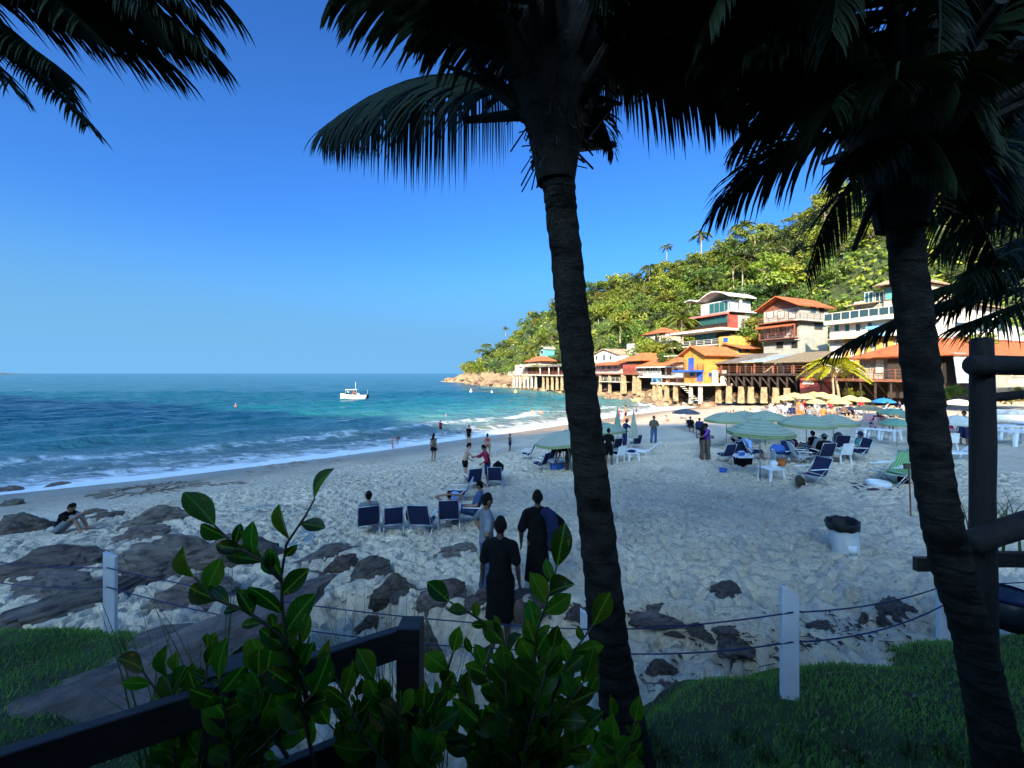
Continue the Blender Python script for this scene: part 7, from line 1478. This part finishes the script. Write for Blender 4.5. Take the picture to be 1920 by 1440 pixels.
MB().lathe([(.001, 0), (.20, 0), (.205, .02), (.245, .60), (.255, .62)], 28).build('bin_body', m_wplastic, bin_, True); mb = MB(); n = 28; vs = []
for r_, z in ((.262, .52), (.275, .64), (.262, .665), (.235, .62), (.20, .25), (.001, .22)):
    for k in range(n): f = 1 + .025 * math.sin(k * 2.7 + z * 9); vs.append((r_ * f * math.cos(2 * math.pi * k / n), r_ * f * math.sin(2 * math.pi * k / n), z + .012 * math.sin(k * 1.9)))
mb.add(vs, [(i * n + k, i * n + (k + 1) % n, (i + 1) * n + (k + 1) % n, (i + 1) * n + k) for i in range(5) for k in range(n)]); mb.build('bin_liner', pm('black_plastic', (0.008, 0.008, 0.009), .3, .2, 12, bump=.4, bs=14), bin_, True)
mb = MB(); mb.lathe([(.222, .08), (.232, .08), (.238, .26), (.228, .26)], 8, (0, 0, 0), R(225), R(262)); mb.build('moulded_handle', m_wplastic, bin_, True)
st = empty('wooden_stake', G(1708, 968), 0, 'thin reddish wooden stake in the sand left of the right palm trunk', 'stake'); MB().tube([(0, 0, -.2), (-.02, 0, .5), (-.05, 0, 1.15)], .016, 6).build('stick', m_brown, st); MB().box(-.17, .07, -.02, .02, 1.15, 1.28).build('sign_board', CLO['brown'], st)
o = MB().hexa([(-.2, -.03, 0), (.2, -.03, 0), (.2, .03, 0), (-.2, .03, 0)], [(-.2, -.03, .17), (.2, -.03, .17), (.2, .03, .17), (-.2, .03, .17)]).build('dark_board', m_dark); o.location = at(1745, 1070, 5.0); tag(o, 'short dark board fixed behind the right palm trunk', 'board')
bk = empty('dark_bucket', at(1888, 1172, 5.0), 0, 'dark bin with a blue rim behind the log post', 'bin'); MB().lathe([(.001, 0), (.20, 0), (.27, .40), (.25, .40), (.001, .30)], 18).build('bin_body', pm('dark_plastic', (0.02, 0.025, 0.035), .4, .2, 5), bk, True); MB().lathe([(.268, .37), (.29, .38), (.285, .42), (.255, .415)], 18).build('rim', CLO['navy'], bk, True)
# --- sunlit crowd under the yellow umbrellas
for k, (px, pt, pf, w_) in enumerate(((1470, 741, 775, 36), (1508, 738, 774, 38), (1541, 735, 771, 34), (1560, 739, 774, 34), (1530, 748, 782, 38), (1572, 747, 784, 46), (1594, 741, 778, 36))):
    put_um(um_yel, px, pt, pf, ['leftmost yellow umbrella of the sunny group', 'second yellow umbrella from the left, above the two standing women', 'yellow umbrella highest in the back of the sunny group', 'yellow umbrella in the middle back of the sunny group', 'yellow umbrella in front left of the sunny group', 'yellow umbrella in front, largest of the sunny group', 'rightmost yellow umbrella of the sunny group'][k], w_, 'yellow umbrellas')
put_um(um_blue, 1657, 746, 780, 'bright blue umbrella right of the yellow ones', 42); put_um(um_khaki, 1628, 759, 797, 'khaki umbrella left of the right palm trunk', 58); put_um(um_green, 1676, 765, 812, 'pale green umbrella next to the right palm trunk', 58); put_um(um_green, 1682, 784, 838, 'green umbrella partly hidden by the right palm trunk', 66)
put_um(um_white, 1797, 748, 789, 'glaring white-yellow umbrella between trunk and log post', 56); put_um(um_white, 1795, 778, 848, 'white market umbrella below the glaring one', 70); put_um(um_teal, 1718, 772, 822, 'teal umbrella behind the right palm trunk', 60)
SUNP = [(1420, 784, 'recline', 'lounging man in white on the leftmost sunny lounger', dict(skin='tan', shirt='white', sleeve=.5, legs='white', leg_t=.8), chair_w), (1436, 785, 'sit', 'person in grey on the second sunny chair', dict(skin='tan', shirt='grey', legs='navy', leg_t=.7), chair_b), (1452, 783, 'sit', 'person in white on the third sunny chair', dict(skin='pale', shirt='white', legs='white', leg_t=.8), chair_w), (1474, 782, 'sit', 'person wrapped in white below the leftmost yellow umbrella', dict(skin='pale', shirt='white', sleeve=1.4, legs='grey', leg_t=1.5), chair_w), (1486, 783, 'sit', 'person in dark clothes below the leftmost yellow umbrella', dict(skin='brown', shirt='navy', legs='navy', leg_t=.9), chair_b),
    (1520, 788, 'sit', 'person with a round grey hat in the sunny group', dict(skin='tan', shirt='grey', legs='grey', leg_t=.8, hat='grey'), chair_b), (1545, 790, 'sit', 'person in orange below the front yellow umbrella', dict(skin='tan', shirt='orange', legs='orange', leg_t=.5), chair_w), (1562, 791, 'sit', 'bare-chested person below the front yellow umbrella', dict(skin='tan', legs='red', leg_t=.5), chair_w), (1585, 786, 'sit', 'person in brown at the right of the sunny group', dict(skin='tan', shirt='brown', legs='black', leg_t=.8), chair_b), (1598, 784, 'sit', 'person in a navy shirt at the right of the sunny group', dict(skin='tan', shirt='navy', legs='navy', leg_t=.8), chair_b)]
for px, py, ps, lab, kw, ch in SUNP:
    g = G(px, py); rz = face(random.uniform(-.6, .1), -1); put(ch, g, rz, ('white' if ch is chair_w else 'blue') + ' chair of the ' + lab.replace('lounging ', ''), 'beach chair', 'chairs of the sunny group'); person(lab, g, rz, ps, 1.7, group='people of the sunny group', **kw)
person('woman in an orange dress standing under the yellow umbrella, left one', G(1498, 783), face(-.3, -1), 'easy', 1.66, 'tan', shirt='orange', sleeve=.2, skirt=('orange', .5, .03), fem=True, hair='long'); person('woman in a red-orange dress standing under the yellow umbrella, right one', G(1507, 782), face(.4, -1), 'stand', 1.64, 'tan', shirt='red', sleeve=.2, skirt=('orange', .45, .03), fem=True, hair='long')
person('woman in orange walking in front of the sunny group', G(1502, 790), face(-1, -.4), 'walk', 1.6, 'pale', shirt='pink', sleeve=.2, legs='orange', leg_t=.7, fem=True)
person('child in white sitting at the edge of the sunny sand, left of three', G(1367, 781), face(.3, -1), 'ground', 1.3, 'tan', shirt='white', legs='navy', leg_t=.5); person('bare person with red shorts kneeling between the children in white', G(1375, 782), face(-.5, -1), 'ground', 1.6, 'tan', legs='crimson', leg_t=.5); person('child in white and yellow sitting at the edge of the sunny sand', G(1389, 782), face(.2, -1), 'ground', 1.35, 'pale', shirt='white', legs='yellow', leg_t=.6); person('bare-chested person sitting alone on the sunny sand near the piers', G(1407, 779), face(-.5, -.8), 'ground', 1.6, 'pale', legs='white', leg_t=.5)
rc_ = random.Random(31)
for k in range(16):
    px = rc_.uniform(1440, 1615) if k < 9 else rc_.uniform(1600, 1745); g = G(px, rc_.uniform(769, 777) if k < 9 else rc_.uniform(776, 792)); rz = face(rc_.uniform(-.7, .7), rc_.choice([-1, -1, .8]))
    put(rc_.choice([chair_w, chair_b, chair_w]), g, rz, 'folding chair with a sitter in the back rows of the sunny crowd', 'beach chair', 'back rows of the sunny crowd')
    person('person sitting in the back rows of the sunny crowd', g, rz, 'sit', rc_.uniform(1.55, 1.78), rc_.choice(['tan', 'pale', 'brown']), shirt=rc_.choice(['white', 'orange', 'navy', 'red', None, 'light', 'grey']), legs=rc_.choice(['black', 'navy', 'white', 'red']), leg_t=.7, hair=rc_.choice(['short', 'long']), group='people in the back rows of the sunny crowd')
for k, (px, pt, pf) in enumerate(((1490, 736, 768), (1525, 734, 767), (1615, 744, 780))): put_um(um_yel, px, pt, pf, ['pale yellow umbrella peeping out behind the leftmost two', 'pale yellow umbrella peeping out at the back centre', 'pale yellow umbrella left of the blue one'][k], 34, 'yellow umbrellas')
put(tab, G(1580, 794), .1, 'white plastic table in front of the sunny group, right', 'table', 'tables of the sunny group'); put(tab, G(1464, 788), .3, 'white plastic table in front of the sunny group, left', 'table', 'tables of the sunny group')
put(chair_r, G(1624, 800), face(.4, .8), 'red and white striped chair near the man in red', 'beach chair'); person('man in a red shirt sitting under the khaki umbrella', G(1644, 808), face(.3, .8), 'sit', 1.72, 'brown', shirt='red', legs='navy', leg_t=.9); put(chair_r, G(1644, 809), face(.3, .8), 'red chair with the man in the red shirt', 'beach chair'); person('person with dark hair sitting right of the man in red', G(1657, 806), face(.1, -.8), 'sit', 1.6, 'brown', shirt='crimson', legs='black', leg_t=.9); put(chair_b, G(1657, 807), face(.1, -.8), 'dark chair right of the man in red', 'beach chair')
for k, (px, py) in enumerate(((1625, 822), (1648, 824), (1672, 826))): put(tab, G(px, py), .2 * k, ['left', 'middle', 'right'][k] + ' white bar table in the shade below the khaki umbrella', 'table', 'bar tables in the shade', (1.3, 1, 1.2))
# bar and tables behind the log post
put(lng, G(1800, 862), face(-.9, .2), 'white sun lounger between the right trunk and the log post', 'sun lounger'); put(pch, G(1776, 846), face(.3, 1), 'pale plastic chair right of the palm trunk', 'chair'); person('person in a blue top at the stall right of the palm trunk', G(1808, 835), face(-1, -.1), 'easy', 1.65, 'brown', shirt='teal', legs='navy', leg_t=1.2); person('person in dark clothes sitting at the stall right of the palm trunk', G(1790, 832), face(.4, -.8), 'sit', 1.65, 'brown', shirt='crimson', legs='black', leg_t=.9); put(chair_r, G(1790, 833), face(.4, -.8), 'red chair at the stall right of the palm trunk', 'beach chair')
put(chair_r, G(1778, 838), face(.7, .5), 'maroon chair in the shade of the white market umbrella', 'beach chair')
for k, (px, py) in enumerate(((1882, 822), (1910, 834), (1935, 815))): put(tab, G(px, py), .15, ['long white table at the right edge, rear one', 'long white table at the right edge, front one', 'long white table cut by the right edge'][k], 'table', None, (3.2, 1.4, 1.5))
bt = empty('covered_boat', G(1905, 800), face(-1, .1), 'pale covered dinghy on the sand behind the white tables', 'boat'); mb = MB(); vs = []; n = 10; K = 12
for i in range(K + 1):
    t_ = i / K; w_ = .75 * (math.sin(math.pi * (.08 + .92 * t_ * .75)) ** .6); x = -1.9 + 3.8 * t_
    for k in range(n + 1): a = math.pi * k / n; vs.append((w_ * math.cos(a), x, .05 + .75 * (1 - .75 * math.sin(a) ** .8)))
mb.add(vs, [(i * (n + 1) + k, i * (n + 1) + k + 1, (i + 1) * (n + 1) + k + 1, (i + 1) * (n + 1) + k) for i in range(K) for k in range(n)]); mb.build('hull', m_wplastic, bt, True); mb = MB(); vs = []
for i in range(K + 1):
    t_ = i / K; w_ = .78 * (math.sin(math.pi * (.08 + .92 * t_ * .75)) ** .6); x = -1.9 + 3.8 * t_
    for k in range(n + 1): a = math.pi * k / n; vs.append((w_ * math.cos(a), x, .80 + .30 * math.sin(a)))
mb.add(vs, [(i * (n + 1) + k, i * (n + 1) + k + 1, (i + 1) * (n + 1) + k + 1, (i + 1) * (n + 1) + k) for i in range(K) for k in range(n)]); mb.build('cover', m_tarp, bt, True)
# --- on the water
bo = empty('motor_boat', at(664, 749, 86) * 1.0, R(4), 'white open motor boat with a canopy anchored on the bay', 'boat'); bo.location.z = .05
mb = MB(); K = 14; n = 8; vs = []
for i in range(K + 1):
    t_ = i / K; x = -2.9 + 5.6 * t_; w_ = .95 * min(1, (t_ * 2.6) ** .55 + .02); sh = .75 + .45 * (1 - t_) ** 2
    for k in range(n + 1): a = math.pi * k / n; vs.append((x - (.35 if i == 0 else 0) * 0, -w_ * math.cos(a), -.25 + (sh + .25) * (1 - math.sin(a) ** .7)))
mb.add(vs, [(i * (n + 1) + k, i * (n + 1) + k + 1, (i + 1) * (n + 1) + k + 1, (i + 1) * (n + 1) + k) for i in range(K) for k in range(n)] + [tuple(K * (n + 1) + k for k in range(n + 1))]); mb.build('hull', m_wplastic, bo, True)
MB().box(-2.2, 2.65, -.8, .8, .30, .36).build('deck', m_cream, bo); MB().box(-.4, .3, -.7, .7, .36, .85).build('seat', CLO['yellow'], bo); MB().box(1.3, 1.9, -.75, .75, .36, .8).build('rear_seat', CLO['yellow'], bo); MB().slab([(-1.6, -.9, 2.05), (.8, -.9, 2.05), (.8, .9, 2.05), (-1.6, .9, 2.05)], .07).build('canopy', m_wplastic, bo)
for x in (-1.5, .7):
    for y in (-.8, .8): MB().bar((x, y, .8), (x, y, 2.0), .05).build('canopy_post', m_alu, bo)
MB().tube([(.3, 0, 2.05), (.32, 0, 3.7)], .03, 6).build('mast', m_wplastic, bo); MB().hexa([(2.7, -.2, .2), (3.1, -.2, .2), (3.1, .2, .2), (2.7, .2, .2)], [(2.72, -.2, 1.0), (3.0, -.2, 1.0), (3.0, .2, 1.0), (2.72, .2, 1.0)]).build('motor', CLO['black'], bo); MB().slab([(-1.75, -.8, .9), (-1.4, -.8, 1.5), (-1.4, .8, 1.5), (-1.75, .8, .9)], .03).build('windscreen', m_glass, bo); MB().tube([(2.6, .6, .7), (2.65, .6, 1.9)], .02, 5).build('flag_pole', m_wplastic, bo)
for k, (dx, s_) in enumerate(((-1.3, 'white'), (-.1, 'orange'), (.9, 'white'))): person(['person in white standing at the bow of the motor boat', 'person in orange standing amidships on the motor boat', 'person in white sitting aft on the motor boat'][k], bo.location + Vector((dx, 0, .36)), face(.2, -1), 'stand' if k < 2 else 'sit', 1.6, 'tan', shirt=s_, legs='navy', leg_t=.6)
def buoy(label, px, py, s=1.0, mat=None):
    Y = F * (ZC - .05) / (py - HY); c = at(px, py, Y); root = empty('buoy', (c.x, Y, .05), 0, label, 'buoy'); root.scale = (s,) * 3; MB().lathe([(.001, -.2), (.28, -.1), (.34, .08), (.26, .26), (.10, .38), (.06, .62), (.001, .64)], 14).build('float', mat or CLO['orange'], root, True); MB().tube([(0, 0, .6), (0, 0, .95)], .02, 6).build('rod', m_wplastic, root)
buoy('orange and white buoy floating alone at the left of the bay', 442, 763, .7); buoy('orange buoy near the shore above the bathers', 836, 783, .55); buoy('small white buoy off the headland, left one', 883, 735, 1.3, m_wplastic); buoy('small yellow buoy off the stilt houses', 967, 736, 1.3, CLO['yellow']); buoy('small white buoy off the headland, right one', 922, 736, .9, m_wplastic)
def board_at(label, c, rz):
    mb = MB(); K = 12; vs = []
    for i in range(K + 1): t_ = i / K; w_ = .27 * math.sin(math.pi * min(max(t_, .02), .98)) ** .5; x = -1.0 + 2.0 * t_; zz = .05 + .08 * (t_ - .5) ** 2; vs += [(x, -w_, zz), (x, 0, zz + .045), (x, w_, zz), (x, 0, zz - .03)]
    fs = []
    for i in range(K):
        for k in range(4): fs.append((4 * i + k, 4 * i + (k + 1) % 4, 4 * (i + 1) + (k + 1) % 4, 4 * (i + 1) + k))
    o = mb.build('surfboard', m_wplastic, None, True) if False else mb.add([], fs) and None
    m2 = MB(); m2.add(vs, fs); o = m2.build('surfboard', m_wplastic, None, True); o.location = c; o.rotation_euler = (0, 0, rz); tag(o, label, 'surfboard'); return o
for k, (px, py) in enumerate(((997, 778), (1013, 779))):
    Y = F * (ZC - .05) / (py - HY); c = at(px, py, Y); c.z = .1; board_at(['white surfboard of the left rider', 'white surfboard of the right rider'][k], c, .1); person(['person sitting on the left surfboard in the shallow water', 'person sitting on the right surfboard in the shallow water'][k], c + Vector((0, 0, .02)), face(.5, -.9), 'ground', 1.55, 'pale', legs='teal' if k == 0 else 'orange', leg_t=.5)
# --- sand drawing and rivulets
g0 = ground(283, 917); mbd = MB(); rd = random.Random(5)
def groove(pts, w_=.05):
    P = [Vector((x, y, float(sand_base(x, y)) + .012)) for x, y in pts]
    for a, b in zip(P[:-1], P[1:]):
        d = (b - a); n_ = Vector((-d.y, d.x, 0)).normalized() * w_ / 2; u = Vector((0, 0, .035)); mbd.add([a - n_, a + u, a + n_, b - n_, b + u, b + n_], [(0, 1, 4, 3), (1, 2, 5, 4)])
for rr_ in (1.0, .82): groove([(g0.x + rr_ * 1.35 * math.cos(a * .2), g0.y + rr_ * .95 * math.sin(a * .2)) for a in range(33)])
for k in range(26): a = k * 2 * math.pi / 26 + rd.uniform(-.05, .05); r0, r1 = 1.15, 1.15 + rd.uniform(.3, .75); groove([(g0.x + r0 * 1.3 * math.cos(a), g0.y + r0 * .95 * math.sin(a)), (g0.x + r1 * 1.3 * math.cos(a + .05), g0.y + r1 * .95 * math.sin(a + .05))], .06)
for k in range(8): a = rd.uniform(0, 6.28); groove([(g0.x + rd.uniform(-.9, .9), g0.y + rd.uniform(-.6, .6)), (g0.x + rd.uniform(-.9, .9), g0.y + rd.uniform(-.6, .6))])
g1 = ground(425, 908)
for k in range(9): x, y = g1.x + (k - 4) * .2, g1.y + rd.uniform(-.3, .3); groove([(x, y), (x + .28, y + .08), (x + .5, y + rd.uniform(-.1, .2))], .07)
tag(mbd.build('sand_drawing', pm('turned_wet_sand', (0.16, 0.125, 0.095), .9, .2, 12)), 'sun-shaped drawing scratched into the wet sand', 'drawing', kind='stuff')
m_pool, t, p = new_mat('stream_water'); p.inputs['Base Color'].default_value = (0.10, 0.10, 0.09, 1); p.inputs['Roughness'].default_value = .04; p.inputs['IOR'].default_value = 1.33; p.inputs['Specular IOR Level'].default_value = .9
def pool(pts):
    P = []
    for px, py in pts: g = ground(px, py); P.append(g)
    z = max(q.z for q in P) * .5 + sum(q.z for q in P) / len(P) * .5 + .05; mb = MB(); mb.add([(q.x, q.y, q.z + .05) for q in P], [tuple(range(len(P)))]); return mb.build('rivulet', m_pool)
for pts in ([(448, 956), (500, 949), (560, 950), (600, 958), (575, 966), (530, 966), (490, 963)], [(585, 972), (602, 980), (590, 1010), (560, 1035), (535, 1048), (545, 1022), (568, 995)], [(155, 1003), (180, 993), (205, 984), (222, 982), (232, 985), (205, 992), (185, 1000)]): tag(pool(pts), kind='structure')
# --- far land
m_far = pm('far_mountain', (0.05, 0.07, 0.06), .95, .2, .0003)
def ridge(name, Y, px0, px1, hs_, seed, depth):
    xs_ = np.linspace(px0, px1, 60); hh = np.interp(xs_, [q[0] for q in hs_], [q[1] for q in hs_]) * (0.85 + .3 * vn(xs_ * .06, xs_ * 0, seed)); X = (xs_ - 960) / F * Y
    Xm = np.stack([X] * 4); Ym = np.stack([np.full(60, Y - depth), np.full(60, Y - depth * .4), np.full(60, Y), np.full(60, Y + depth)]); Zm = np.stack([hh * 0 - 2, hh * .55, hh, hh * 0 - 2]); return link(name, grid_mesh(name, Xm, Ym, Zm, m_far))
tag(ridge('islet', 2300, -400, 26, [(-400, 22), (-60, 16), (8, 9), (26, 0)], 3, 120), kind='structure')
